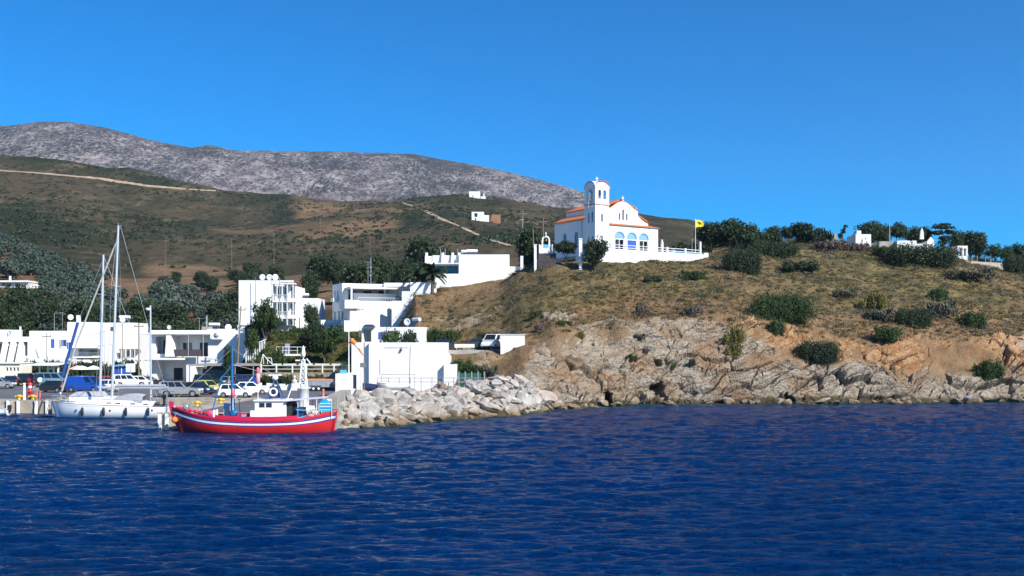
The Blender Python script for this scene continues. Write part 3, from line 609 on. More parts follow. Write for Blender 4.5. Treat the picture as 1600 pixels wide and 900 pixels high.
tree(854, 372, 176, 26, 'dark1', 'low dark tree between the bell arch and the church wall', 'evergreen_tree')
for px, ty, w, k, l in ((1108, 345, 54, 'dark0', 'dark tree right behind the yellow flag'), (1136, 340, 62, 'dark1', 'tallest dark tree of the clump right of the yellow flag'), (1164, 344, 52, 'dark2', 'dark tree at the right end of the clump beside the flag'),
                      (1206, 352, 36, 'dark1', 'small dark crest tree, first right of the flag clump'), (1230, 352, 26, 'dark2', 'narrow dark crest tree in the middle of the small row'), (1250, 346, 42, 'dark0', 'broad dark crest tree at the right end of the small row')):
    tree(px, ty, 186, w, k, l, 'evergreen_tree')
for px, ty, w, k, l in ((1356, 344, 50, 'dark1', 'broad dark tree above the white hilltop house'), (1378, 346, 34, 'dark2', 'dark tree behind the hilltop lamp pole'), (1404, 345, 32, 'pine1', 'pointed dark pine between the pole and the chapel'),
                      (1430, 352, 34, 'dark0', 'dark tree above the long white hilltop house'), (1446, 352, 24, 'pine1', 'dark pine just left of the chapel gable'), (1496, 356, 28, 'dark2', 'dark tree between the umbrella pine and the round grove'), (1516, 359, 40, 'dark0', 'wide dark tree over the white pillars'), (1530, 362, 30, 'dark1', 'dark tree at the right end of the hilltop cluster'),
                      (1594, 378, 40, 'dark2', 'dark tree cut by the right frame edge')):
    tree(px, ty, 192, w, k, l, 'evergreen_tree')
for px, w, l in ((1046, 60, 'dark green shrub mass behind the church terrace gate pillars'), (1078, 56, 'dark green shrub mass behind the flagpole foot'), (1180, 70, 'low dark shrub on the crest between the two tree clumps'), (1272, 50, 'low dark shrub right of the small crest tree row')):
    x = XD(px, 180); t = plant('crest_shrub', 'hedge0', x, 180, ground(x, 180), l, 'shrub'); t.scale = (w * .1125 / 5.6, 1.6, 2.6)
tree(1475, 348, 190, 42, 'umb', 'flat-topped umbrella pine standing over the white chapel', 'umbrella_pine', 'pine')
tree(1312, 350, 186, 16, 'bent', 'small tree bent by the wind on the skyline', 'bent_tree')
tree(1555, 379, 188, 34, 'green0', 'lighter green rounded tree behind the hilltop wall', 'young_tree')
tree(1573, 381, 189, 22, 'green1', 'smaller light green tree at the right of the hilltop wall', 'young_tree')
tree(415, 463, 150, 56, 'green0', 'round bright-leaved tree in front of the three-storey white block', 'leafy_tree')
tree(488, 500, 147, 46, 'dark1', 'dark spreading tree on the bank under the blue-shaded villa', 'leafy_tree')
tree(520, 503, 146, 42, 'green1', 'dark green tree on the bank close to the windsock', 'leafy_tree')
tree(486, 471, 158, 26, 'dark2', 'dark tree between the white side wing and the blue-shaded villa', 'leafy_tree')
tree(357, 537, 140, 20, 'dark0', 'narrow dark tree against the white wall above the car shelter', 'leafy_tree')
tree(482, 420, 215, 38, 'dark1', 'dark round tree alone in the dry field above the white block', 'carob_tree')
tree(430, 412, 250, 30, 'dark0', 'small dark tree left of the dry field', 'carob_tree')
for px, ty, D, w, k, l in ((560, 405, 225, 60, 'dark0', 'wide dark tree behind the roof of the blue-shaded villa'), (598, 392, 232, 56, 'dark2', 'dark tree left of the palms on the hillside'), (632, 400, 205, 50, 'dark1', 'dark tree next to the palm by the upper villa'),
                        (657, 366, 240, 56, 'dark0', 'tallest dark tree above the flat-roofed upper villa'), (690, 384, 245, 40, 'dark1', 'dark tree behind the left end of the upper villa'), (524, 398, 260, 46, 'dark2', 'low dark tree behind the dry field'), (500, 395, 280, 50, 'dark0', 'dark scrubby tree at the top edge of the dry field')):
    tree(px, ty, D, w, k, l, 'hillside_tree')
tree(608, 508, 134, 46, 'green1', 'flat-crowned green tree shading the small white house', 'leafy_tree'); tree(636, 513, 134, 36, 'dark1', 'dark tree beside the small white house porch', 'leafy_tree')
# palm by the upper villa
def palm(px, topy, D, label, s=1.0):
    x = XD(px, D); z = ground(x, D); H = ZD(topy, D) - z; t = thing('palm_tree', label, 'palm', (x, D, z))
    MB().tube((0, 0, -.3), (0, 0, H * .62), .24, .18, 10).build('trunk', BARK, t); rr = random.Random(px); mb = MB()
    for i in range(34):
        a = rr.uniform(0, 6.283); el = rr.uniform(-.3, 1.2); L = 2.6 * s; p = Vector((0, 0, H * .62)); d = Vector((math.cos(a) * math.cos(el), math.sin(a) * math.cos(el), math.sin(el))); pr = p
        sd = Vector((-math.sin(a), math.cos(a), 0))
        for k in range(6):
            q = pr + d * L / 6; d = (d + Vector((0, 0, -.22))).normalized(); wdt = .34 * (1 - abs(k - 2) / 5)
            for sg in (-1, 1): mb.add([pr, q, q + sd * sg * wdt - Vector((0, 0, .18)), pr + sd * sg * wdt * 1.1 - Vector((0, 0, .2))], [(0, 1, 2, 3)])
            pr = q
    o = mb.build('fronds', L_DARK, t, fix=False)
    for v in (o.data,):
        at = v.attributes.new('tint', 'FLOAT', 'POINT'); at.data.foreach_set('value', np.random.default_rng(3).uniform(0, .5, len(v.vertices)).astype(np.float32))
palm(676, 410, 160, 'palm with drooping fronds at the left end of the upper villa'); palm(650, 412, 163, 'second palm, just left of the one touching the upper villa')

# ---- olive grove on the left slope
rg = random.Random(11); pts = []
def place_grove(n, pxr, test, Dr, key, label, group, smin, smax, kind, sep):
    k = 0; tries = 0
    while k < n and tries < n * 60:
        tries += 1; D = math.sqrt(rg.uniform(Dr[0] ** 2, Dr[1] ** 2)); px = rg.uniform(*pxr)
        if not test(px, D): continue
        gy = HOR - (tab(np.array([px]), np.array([D]))[0] - EYE) / D * FPX
        if any(a < px < b and c < gy < d for a, b, c, d in ((-30, 74, 440, 486), (-30, 18, 408, 430), (30, 68, 428, 470), (150, 250, 442, 482), (210, 380, 400, 436), (300, 380, 455, 480))): continue
        x = XD(px, D)
        if any((x - a) ** 2 + (D - b) ** 2 < (sep) ** 2 for a, b in pts): continue
        pts.append((x, D)); k += 1
        lb = (label, group) if isinstance(label, str) else label(px, D); plant(kind, key[rg.randrange(len(key))], x, D, ground(x, D) - .1, lb[0], 'tree', lb[1], rg.uniform(smin, smax), rg.uniform(0, 6.28))
lim = lambda px: 425 - max(0, px) * .42
place_grove(62, (-25, 100), lambda px, D: D < lim(px), (255, 425), ['olive0', 'olive1', 'olive2', 'olive3'], lambda px, D: ('olive tree in the grove, %s, %s' % (('lower rows', 'middle rows', 'upper rows')[0 if D < 310 else 1 if D < 370 else 2], 'around the flat-roofed hillside house' if px < 50 else 'left of the shorter mast'), 'grove olives %d %d' % (int(D > 310) + int(D > 370), int(px > 50))), None, .9, 1.35, 'olive_tree', 6.2)
place_grove(58, (100, 345), lambda px, D: D < lim(px), (225, 400), ['olive0', 'olive1', 'olive2', 'olive3'], lambda px, D: ('olive tree in the grove, %s, %s' % (('lower rows', 'middle rows', 'upper rows')[0 if D < 280 else 1 if D < 335 else 2], 'behind the two tall yacht masts' if px < 200 else 'from the masts to the tall block'), 'mast olives %d %d' % (int(D > 280) + int(D > 335), int(px > 200))), None, .8, 1.3, 'olive_tree', 6.4)
place_grove(36, (-25, 375), lambda px, D: True, (188, 240), ['dark0', 'dark1', 'dark2', 'olive1', 'dark1'], lambda px, D: ('dark tree behind the roof of the %s' % ('pergola house' if px < 45 else 'long low white house' if px < 150 else 'stepped white house' if px < 225 else 'loggia building'), 'dark roof trees %d' % (0 if px < 45 else 1 if px < 150 else 2 if px < 225 else 3)), None, .8, 1.25, 'broadleaf_tree', 6.5)
place_grove(26, (250, 430), lambda px, D: True, (240, 400), ['dark0', 'dark2', 'olive2'], lambda px, D: ('dark bushy tree on the %s' % ('reddish slope behind the loggia building' if px < 330 else 'slope above the tall white block'), 'slope bushes %d' % int(px > 330)), None, .5, .95, 'bushy_tree', 7)

# ---- low scrub and dry grass, beyond counting: one object each
def scrub(name, n, seed, m, pxr, zone, rad, per, size, label):
    rg = np.random.default_rng(seed); px = rg.uniform(*pxr, n * 3); D = rg.uniform(*zone, n * 3); x, y, z = terrain(px, D)
    dens = fbm(x * .11, y * .11, o=4, s=seed); ct = cliffz(px) + fbm(x * .12, y * .05, o=4, s=41) * 3.2
    ok = (z > ct - .3) & (dens > rg.uniform(-.7, .4, len(x))) & ((px > 850) | (z > 6.5)); ok &= ~((px > 700) & (px < 800) & (D > 158)) & ~((px > 860) & (px < 1100) & (D > 150 + np.clip(px - 930, 0, 200) * .09))
    x, y, z = x[ok][:n], y[ok][:n], z[ok][:n]; n = len(x); z = np.array([ground(a, b) for a, b in zip(x, y)])
    r = rg.uniform(*rad, n); th = rg.uniform(0, 6.283, (n, per)); ph = np.arcsin(rg.uniform(.02, 1, (n, per)))
    dx, dy, dz = np.cos(th) * np.cos(ph), np.sin(th) * np.cos(ph), np.sin(ph); q = rg.uniform(.6, 1.05, (n, per))
    C = np.stack([x[:, None] + dx * q * r[:, None], y[:, None] + dy * q * r[:, None], z[:, None] + dz * q * r[:, None] * .6], -1).reshape(-1, 3); N = np.stack([dx, dy, dz], -1).reshape(-1, 3)
    t = np.clip(rg.uniform(0, .6, n), 0, 1); V, F, T_ = leaf_arrays(C, N, size, rg, np.repeat(t, per) + rg.uniform(0, .35, n * per))
    o = link(name, np_mesh(name, V, F, m, False, dict(tint=T_))); o['kind'] = 'stuff'; o['label'] = label; return o
scrub('scrub', 7000, 301, L_SCRUB, (625, 1660), (123, 196), (.16, .62), 30, .07, 'low brown and olive scrub scattered over the dry headland')
scrub('grey_scrub', 1100, 302, L_GREYG, (900, 1660), (128, 196), (.3, 1.1), 60, .075, 'silvery cushion scrub scattered over the headland')
scrub('green_scrub', 330, 304, L_DARK, (640, 1660), (124, 190), (.25, 1.1), 90, .07, 'small dark green cushions scattered over the headland')

# green growth on the bank between the white block and the windsock
def bank_growth():
    rg = np.random.default_rng(77); n = 900; px = rg.uniform(384, 560, n); D = rg.uniform(137, 157, n); x = (px - CX) / FPX * D; z = np.array([ground(a, b) for a, b in zip(x, D)]); dens = fbm(x * .25, D * .25, o=3, s=7); ok = dens > rg.uniform(-.5, .3, n); x, y, z = x[ok], D[ok], z[ok]; n = len(x); per = 44
    r = rg.uniform(.25, .75, n); th = rg.uniform(0, 6.283, (n, per)); ph = np.arcsin(rg.uniform(.02, 1, (n, per))); dx, dy, dz = np.cos(th) * np.cos(ph), np.sin(th) * np.cos(ph), np.sin(ph); q = rg.uniform(.5, 1.05, (n, per))
    C = np.stack([x[:, None] + dx * q * r[:, None], y[:, None] + dy * q * r[:, None], z[:, None] + dz * q * r[:, None]], -1).reshape(-1, 3); N = np.stack([dx, dy, dz], -1).reshape(-1, 3); V, F, T_ = leaf_arrays(C, N, .09, rg, np.repeat(rg.uniform(0, .6, n), per) + rg.uniform(0, .35, n * per))
    o = link('bank_undergrowth', np_mesh('bank_undergrowth', V, F, L_GREEN, False, dict(tint=T_))); o['kind'] = 'stuff'; o['label'] = 'green undergrowth covering the bank below the white block'
bank_growth()
for px, ty, D, w, k, l in ((507, 512, 142, 44, 'green0', 'green tree low on the bank behind the lattice light'), (394, 505, 149, 26, 'green1', 'green tree beside the navy pavilion'), (436, 540, 139, 30, 'green0', 'small green tree under the deck on the bank')): tree(px, ty, D, w, k, l, 'leafy_tree')
def hill_growth():
    rg = np.random.default_rng(78); n = 5200; px = rg.uniform(-20, 1000, n); D = rg.uniform(400, 880, n); x, y, z = terrain(px, D); dens = fbm(x * .012, y * .012, o=4, s=9); ok = dens > rg.uniform(-.35, .5, n); x, y = x[ok], y[ok]; n = len(x); z = np.array([ground(a, b) for a, b in zip(x, y)]); per = 14
    r = rg.uniform(.7, 2.2, n); th = rg.uniform(0, 6.283, (n, per)); ph = np.arcsin(rg.uniform(.02, 1, (n, per))); dx, dy, dz = np.cos(th) * np.cos(ph), np.sin(th) * np.cos(ph), np.sin(ph)
    C = np.stack([x[:, None] + dx * r[:, None], y[:, None] + dy * r[:, None], z[:, None] + dz * r[:, None] * .7], -1).reshape(-1, 3); N = np.stack([dx, dy, dz], -1).reshape(-1, 3); V, F, T_ = leaf_arrays(C, N, .55, rg, np.repeat(rg.uniform(0, .5, n), per))
    o = link('hill_scrub', np_mesh('hill_scrub', V, F, L_DARK, False, dict(tint=T_))); o['kind'] = 'stuff'; o['label'] = 'dark scrub dotted over the brown hill'
hill_growth()
# ================================================================ QUAY
ASPH = mat('asphalt', (.115, .112, .118), .9, noise=.25, scale=.5, bump=.15, dirt=((.07, .07, .07), .3, .6))
def st(o): o['kind'] = 'structure'; return o
QX0, QX1 = XD(252, 86.5), -15.3      # mole: left end and right side
quay_poly = [(-170, 106.5), (XD(64, 106.5) , 106.5), (XD(88, 106.5), 106.5), (XD(90, 111), 111), (QX0, 111), (QX0, 86.5), (QX1, 86.5), (-16.2, 101.5), (-15.0, 108), (-11, 119), (-9, 124), (-13, 150), (-62, 172), (-170, 172)]
st(MB().prism(quay_poly, -2.5, 1.294).build('quay', mat('quay_concrete', (.40, .345, .27), .9, noise=.3, scale=.7, bump=.4, bscale=3, dirt=((.16, .13, .10), .35, .8))))
ins = [(-170, 109.5), (XD(90, 109.5) - .5, 109.5), (XD(90, 113), 112.6), (QX0 + 2.2, 112.6), (QX0 + 2.2, 88.2), (-18.5, 88.2), (-17.5, 101), (-16.4, 109), (-14.5, 124), (-18, 149), (-62, 171), (-170, 171)]
st(MB().add([(x, y, 1.30) for x, y in ins], [tuple(range(len(ins)))]).build('parking_asphalt', ASPH, fix=False))
mk = MB()
for x0, x1, y in ((-52, -44, 121), (-41, -33, 119), (-60, -50, 131), (-75, -62, 121.5), (-34, -25, 106), (-33, -20, 118)): mk.add([(x0, y, 1.306), (x1, y, 1.306), (x1, y + .16, 1.306), (x0, y + .16, 1.306)], [(0, 1, 2, 3)])
mk.add([(-70, 124, 1.306), (-48, 127.2, 1.306), (-48, 127.4, 1.306), (-70, 124.2, 1.306)], [(0, 1, 2, 3)])
st(mk.build('road_marking', mat('road_paint', (.62, .62, .60), .8, noise=.3, scale=6), fix=False))
# wave wall of the mole: broad concrete top, rough sloping side
WALLC = mat('wave_wall_concrete', (.36, .34, .31), .95, noise=.3, scale=1.2, bump=.7, bscale=5, dirt=((.14, .12, .10), .5, .8))
t = thing('wave_wall', 'broad pale concrete wave wall at the end of the mole behind the red boat stern', 'sea wall', (-16, 95, 0))
mb = MB(); yy = [86.3, 90, 94, 98, 102]
for i in range(4):
    y0, y1 = yy[i], yy[i + 1]; o0, o1 = -(y0 - 86.3) * .066, -(y1 - 86.3) * .066
    zt = 2.62
    vs = [(-16.1 + o0, y0, 1.25), (-14.75 + o0, y0, -2), (-15.0 + o0, y0, zt), (-16.0 + o0, y0, zt), (-16.1 + o1, y1, 1.25), (-14.75 + o1, y1, -2), (-15.0 + o1, y1, zt), (-16.0 + o1, y1, zt)]
    mb.add(vs, [(0, 1, 2, 3)] if i == 0 else [], 0); mb.add(vs, [(1, 5, 6, 2), (2, 6, 7, 3), (3, 7, 4, 0)] + ([(4, 7, 6, 5)] if i == 3 else []), 0)
wb(mb, 'wall', WALLC, t, fix=False)
# white posts along the quay edges
def post(x, y, z0, z1, r, name, label, cat, m, group=None, cap=None):
    t = thing(name, label, cat, (x, y, z0), 0, group); MB().tube((0, 0, 0), (0, 0, z1 - z0), r, r * .9, 10).build('post', m, t)
    MB().lathe([(r * 1.15, 0), (r * 1.15, .06), (r * .5, .12)], (0, 0, z1 - z0), 10).build('cap', cap or m, t); return t
def fenderpost(px, D, label):
    x = XD(px, D); t = thing('mooring_post', label, 'quay fender', (x, D - .22, 0), 0, 'white fender posts on the quay face')
    MB().box(-.13, .13, -.1, .1, -1.0, 1.33).build('post', MWHITE, t); MB().box(-.2, .2, -.12, .2, 1.335, 1.40).build('cap', GREY, t)
for px, l in ((14, 'white fender post on the quay face beside the small motor boat'), (30, 'second white fender post from the small motor boat'), (58, 'white fender post between the yellow bollards'), (75, 'white fender post next to the yacht bow')): fenderpost(px, 106.5, l)
for px, l in ((251, 'pale fender post on the left corner of the mole'), (262, 'pale fender post inside the mole end under the orange buoy')): fenderpost(px, 86.5, l)
def bollard(px, D, label, z=1.3):
    t = thing('bollard', label, 'bollard', (XD(px, D), D, z), 0, 'yellow mooring bollards'); MB().lathe([(.16, 0), (.13, .12), (.12, .3), (.2, .36), (.24, .42), (.22, .5), (.08, .54)], n=12).build('head', YEL, t); MB().box(-.28, .28, -.28, .28, 0.004, .05).build('foot', GREYD, t)
    MB().tube((-.42, 0, .36), (.42, 0, .36), .09, n=8).build('horn', YEL, t)
for px, D, l in ((30, 107.4, 'yellow bollard at the far left of the quay edge'), (51, 107.4, 'yellow bollard beside the red dispenser'), (308, 96, 'yellow bollard behind the bow of the red boat'), (345, 101, 'yellow bollard nearer the blue mast')): bollard(px, D, l)
post(XD(38, 107.6), 107.6, 1.3, 2.95, .14, 'white_post', 'thick white post standing on the quay between two yellow bollards', 'post', MWHITE)
# red dispenser
t = thing('fire_hydrant', 'red hydrant with white collar on the quay edge beside the yellow bollard', 'hydrant', (XD(47, 107.8), 107.8, 1.3))
MB().lathe([(.2, 0), (.2, .1), (.15, .14), (.15, .8), (.24, .84), (.24, .95), (.16, 1.0), (.16, 1.25)], n=12).build('body', REDP, t); MB().lathe([(.19, 1.25), (.2, 1.5)], n=12).build('collar', MWHITE, t); MB().lathe([(.22, 1.5), (.24, 1.6), (.18, 1.78), (.05, 1.86)], n=12).build('cap', REDP, t)
for s in (-1, 1): MB().tube((0, 0, .7), (s * .34, 0, .7), .08, n=8).build('outlet', REDP, t)
t = thing('water_dispenser', 'low pink-red twin pedestal on the quay next to the yacht bow', 'pedestal', (XD(60, 107.8), 107.8, 1.3))
for s in (-.16, .16): MB().tube((s, 0, 0), (s, 0, .95), .09, n=8).build('pedestal', mat('faded_red', (.55, .14, .12), .6, noise=.1), t)
t = thing('steel_pedestal', 'small steel power pedestal behind the red hydrant', 'pedestal', (XD(56, 108.6), 108.6, 1.3)); MB().box(-.12, .12, -.1, .1, 0, .9).build('post', GALV, t); MB().box(-.26, .26, -.16, .16, .9, 1.25).build('head', GALV, t)
t = thing('orange_marker', 'short orange-pink marker post on the mole beside the trailer', 'marker post', (XD(505, 104), 104, 1.3)); MB().lathe([(.28, 0), (.22, .1), (.13, .14), (.11, 1.1), (.14, 1.14), (.14, 1.3)], n=10).build('post', mat('faded_orange', (.72, .25, .15), .6, noise=.1), t); MB().box(-.34, .34, -.34, .34, -.0, .04).build('foot', BLACK, t)
# rubble mound and boulders
MC = {520: (88.2, 90, 2.2, 94), 545: (88.6, 92, 2.6, 96), 600: (90, 95, 2.7, 100), 650: (93.5, 99, 2.7, 105), 700: (97.6, 104, 2.6, 110), 750: (100.5, 107.5, 3.1, 114), 785: (103, 110, 3.9, 117), 815: (106, 112, 3.3, 118), 845: (109.5, 114, 2.0, 119), 872: (115, 117, .6, 120), 900: (119, 120, -.6, 121)}
mpx = np.array(sorted(MC)); mv = np.array([MC[k] for k in sorted(MC)], float)
def mound():
    pxs = np.linspace(522, 898, 190); tt = np.linspace(0, 1, 60); A = np.stack([np.interp(pxs, mpx, mv[:, i]) for i in range(4)], 1); V = []
    for t in tt:
        D = (A[:, 0] - 1.5) + (A[:, 3] - A[:, 0] + 1.5) * t; z = np.where(D < A[:, 1], -1.0 + (A[:, 2] - .45 + 1.0) * np.clip((D - A[:, 0] + 1.5) / (A[:, 1] - A[:, 0] + 1.5), 0, 1) ** .8, A[:, 2] - .45 - (D - A[:, 1]) * .1)
        x = (pxs - CX) / FPX * D; z = z + fbm(x * .5, D * .5, o=3, s=401) * .3; V.append(np.stack([x, D, z], 1))
    return np_mesh('rubble_mound', np.concatenate(V), grid_faces(60, 190), mat('mound_rubble', (.27, .25, .22), .95, noise=.5, scale=1.5, bump=1, bscale=4), False)
mo_me = mound(); mo = link('rubble_mound', mo_me); mo['kind'] = 'structure'; BV.append(BVHTree.FromPolygons([v.co for v in mo_me.vertices], [tuple(p.vertices) for p in mo_me.polygons]))
def rock_mat(name, c1, c2, c3):
    m, nt, b = node_mat(name); T = NT(nt); b.inputs['Roughness'].default_value = .9; b.inputs['Specular IOR Level'].default_value = .2
    c = T.mix(T.rng(T.noise(.9, 6), .35, .65), c1, c2); c = T.mix(T.rng(T.noise(4, 5), .55, .7, 0, .6), c, c3)
    g = nt.nodes.new('ShaderNodeNewGeometry'); sp = nt.nodes.new('ShaderNodeSeparateXYZ'); T.lk(g.outputs['Position'], sp.inputs[0])
    oi = nt.nodes.new('ShaderNodeObjectInfo'); c = T.mix(T.rng(oi.outputs['Random'], .55, 1.0, 0, .6), c, (.42, .32, .24))
    zz = T.math('ADD', sp.outputs[2], T.rng(T.noise(1.2, 3), .3, .7, -.25, .25)); c = T.mix(T.rng(zz, .35, .95, 1, 0), c, (.20, .145, .09)); c = T.mix(T.rng(zz, -.05, .2, 1, 0), c, (.055, .045, .03))
    T.lk(c, b.inputs['Base Color']); T.bump(b, T.noise(3, 8, rough=.65), .8, .12); return m
BOULD = rock_mat('boulder_stone', (.24, .22, .20), (.42, .395, .365), (.60, .575, .54)); MATS['boulder_stone'] = BOULD
import bmesh
def rock_mesh(seed, sub=4, asp=(1.25, .95, .8)):
    bm = bmesh.new(); bmesh.ops.create_icosphere(bm, subdivisions=sub, radius=1); V = np.array([v.co[:] for v in bm.verts]); rr = np.random.default_rng(seed)
    for i in range(20):
        n = rr.normal(size=3); n /= np.linalg.norm(n); d = rr.uniform(.46, .80); h = V @ n - d; V = V - np.where(h > 0, h, 0)[:, None] * n * .96
    V = V + V * (fbm(V[:, 0] * 1.6 + seed, V[:, 1] * 1.6, V[:, 2] * 1.6, o=4, s=seed)[:, None] * .12) + V * blocks(V + seed * 3.1, .55, seed)[0][:, None] * .045
    V = V * asp
    for v, c in zip(bm.verts, V): v.co = c
    me = bpy.data.meshes.new('boulder'); bm.to_mesh(me); bm.free(); me.materials.append(BOULD); return me
ROCKS = [rock_mesh(500 + i, 4, ((1.3, 1.0, .75), (1.1, 1, .9), (1.5, 1.0, .62), (1.0, .9, 1.0))[i % 4]) for i in range(8)]
rg = random.Random(5); placed = []
def boulder(p, s, label, group, zs=1):
    o = link('boulder', ROCKS[rg.randrange(8)], None, p); o.rotation_euler = (rg.uniform(-.5, .5), rg.uniform(-.5, .5), rg.uniform(0, 6.28)); o.scale = (s, s, s * zs); tag(o, label, 'boulder', group)
for smin, smax, cnt, sep in ((.95, 1.45, 66, .95), (.5, .9, 130, .7), (.28, .46, 100, .62)):
    n = tr = 0
    while n < cnt and tr < 9000:
        tr += 1; px = rg.uniform(536, 860); lo = np.interp(px, mpx, mv[:, 0]); hi = np.interp(px, mpx, mv[:, 1]) + (1.0 if smin > .9 else 2.5); D = rg.uniform(lo - .3, hi); x = XD(px, D); s = rg.uniform(smin, smax)
        if x - s * .8 < -14.7 - (D - 86.3) * .06 and D < 104: continue
        if any((x - a) ** 2 + (D - b) ** 2 < (sep * (s + c)) ** 2 * .8 for a, b, c in placed): continue
        r = BV[-1].ray_cast(Vector((x, D, 50)), Vector((0, 0, -1)))
        if not r[0]: continue
        placed.append((x, D, s)); n += 1
        low = (D - lo) / (hi - lo) < .35
        z = r[0].z + s * .12
        if px < 640 and not low: lab, g = 'grey-white boulder on top of the breakwater next to the wave wall', 'top boulders near the wave wall'
        elif px < 640: lab, g = 'brown-stained boulder at the waterline near the red boat stern', 'stained waterline boulders near the boat'
        elif px < 740: lab, g = ('pale boulder in the middle of the breakwater before the white boathouse', 'middle breakwater boulders') if not low else ('wet-footed boulder at the waterline in the middle of the breakwater', 'middle waterline boulders')
        else: lab, g = ('white angular boulder on the high heap where breakwater meets the cliff', 'white boulders of the high heap') if not low else ('brown waterline boulder below the high white heap', 'waterline boulders below the heap')
        if smin < .5: lab = 'small ' + lab; g = 'small ' + g
        elif smin > .9: lab = 'large ' + lab; g = 'large ' + g
        boulder((x, D, z), s, lab, g, 1.0)
# shore rocks at the foot of the cliffs
for i in range(80):
    px = rg.uniform(868, 1650); s = rg.uniform(.35, 1.0) * (1.3 if px > 1500 and rg.random() < .5 else 1)
    D = 115.5 + 0 * px
    for D in np.arange(108, 140, .25):
        if ground(XD(px, D), D, 0) > -.3: break
    boulder((XD(px, D), D + rg.uniform(-.3, .6), rg.uniform(-.1, .35)), s, *((('rock at the water edge beside the white boulder heap', 'shore rocks by the heap') if px < 960 else ('rock at the water edge beneath the pale cliff and sea cave', 'shore rocks under the cave') if px < 1120 else ('rock at the water edge below the largest cliff bush', 'shore rocks below the bush') if px < 1300 else ('rock at the water edge under the orange-stained cliff', 'shore rocks under the orange cliff') if px < 1480 else ('rock at the water edge by the last dark bush at the right', 'shore rocks at the right end'))), .7)

# ================================================================ BUILDINGS
def rect(a0, a1, b0, b1): return [(a0, b0), (a1, b0), (a1, b1), (a0, b1)]
def arch(c, w, b0, b1, n=10):
    r = w / 2; zc = b1 - r; return [(c - r, b0), (c + r, b0)] + [(c + r * math.cos(math.pi * i / n), zc + r * math.sin(math.pi * i / n)) for i in range(n + 1)]
def opening(par, O, ux, nrm, poly, kind, wallm, frame=MWHITE, col=BLUE):
    """fills a hole: frame + pane, shutters, door or a deep recess"""
    O, ux, nrm = Vector(O), Vector(ux), Vector(nrm); xs = [p[0] for p in poly]; zs = [p[1] for p in poly]; a0, a1, b0, b1 = min(xs), max(xs), min(zs), max(zs); W = lambda a, b, d: O + ux * a + Vector((0, 0, b)) - nrm * d
    def strip(mb, p, d0, d1, wd):
        cx, cz = (a0 + a1) / 2, (b0 + b1) / 2; q = [(cx + (x - cx) * (1 - 2 * wd / (a1 - a0)), cz + (z - cz) * (1 - 2 * wd / (b1 - b0))) for x, z in p]; n = len(p)
        vs = [W(x, z, d0) for x, z in p] + [W(x, z, d0) for x, z in q] + [W(x, z, d1) for x, z in p] + [W(x, z, d1) for x, z in q]
        return mb.add(vs, [(i, (i + 1) % n, n + (i + 1) % n, n + i) for i in range(n)] + [(n + i, n + (i + 1) % n, 3 * n + (i + 1) % n, 3 * n + i) for i in range(n)])
    def flat(mb, p, d): return mb.add([W(x, z, d) for x, z in p], [tuple(range(len(p)))])
    if kind in ('win', 'door', 'bluedoor', 'bluewin', 'slit'):
        fr = strip(MB(), [(x, z) for x, z in poly], .10, .16, min(.07, (a1 - a0) * .12))
        if kind == 'win' and a1 - a0 > .9:
            m = (a0 + a1) / 2; fr.add([W(m - .03, b0, .1), W(m + .03, b0, .1), W(m + .03, b1, .1), W(m - .03, b1, .1)], [(0, 1, 2, 3)])
        nm = 'door' if 'door' in kind else 'window'; f = fr.build(nm, col if 'blue' in kind else frame, par, fix=False)
        flat(MB(), poly, .145).build('leaf' if 'door' in kind else 'pane', col if kind == 'bluedoor' else GLASS, f, fix=False)
        if kind == 'bluewin':
            w2 = (a1 - a0) / 2
            for s, e in ((a0 - w2, a0), (a1, a1 + w2)):
                mb = MB(); v = [W(s, b0, -.05), W(e, b0, -.05), W(e, b1, -.05), W(s, b1, -.05), W(s, b0, -.01), W(e, b0, -.01), W(e, b1, -.01), W(s, b1, -.01)]
                mb.add(v, [(0, 1, 2, 3), (7, 6, 5, 4), (0, 4, 5, 1), (1, 5, 6, 2), (2, 6, 7, 3), (3, 7, 4, 0)]).build('shutter', col, f)
    elif kind.startswith('loggia'):
        glz = 'g' in kind[6:]; d = 1.6 if kind == 'loggia' else float(kind[6:].replace('g', '')); n = len(poly); mb = MB(); vs = [W(x, z, .24) for x, z in poly] + [W(x, z, d) for x, z in poly]
        mb.add(vs, [(i, (i + 1) % n, n + (i + 1) % n, n + i) for i in range(n)] + [tuple(range(n, 2 * n))]); lg = mb.build('loggia', wallm, par, fix=False)
        if glz: flat(MB(), rect(a0 + .15, a1 - .15, b0 + .05, b1 - .1), d - .03).build('glass_door', GLASS, lg, fix=False)
        k = 0 if glz else max(1, int((a1 - a0) / 2.6))
        for i in range(k):
            c = a0 + (a1 - a0) * (i + .5) / k; hw = min(.7, (a1 - a0) / k * .3); hh = min(2.1, (b1 - b0) * .85); pl = rect(c - hw, c + hw, b0 + .03, b0 + hh)
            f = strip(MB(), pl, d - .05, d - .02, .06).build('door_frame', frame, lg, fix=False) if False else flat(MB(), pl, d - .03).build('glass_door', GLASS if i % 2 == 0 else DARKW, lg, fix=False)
    elif kind == 'dark':
        flat(MB(), poly, .2).build('window', DARKW, par, fix=False)
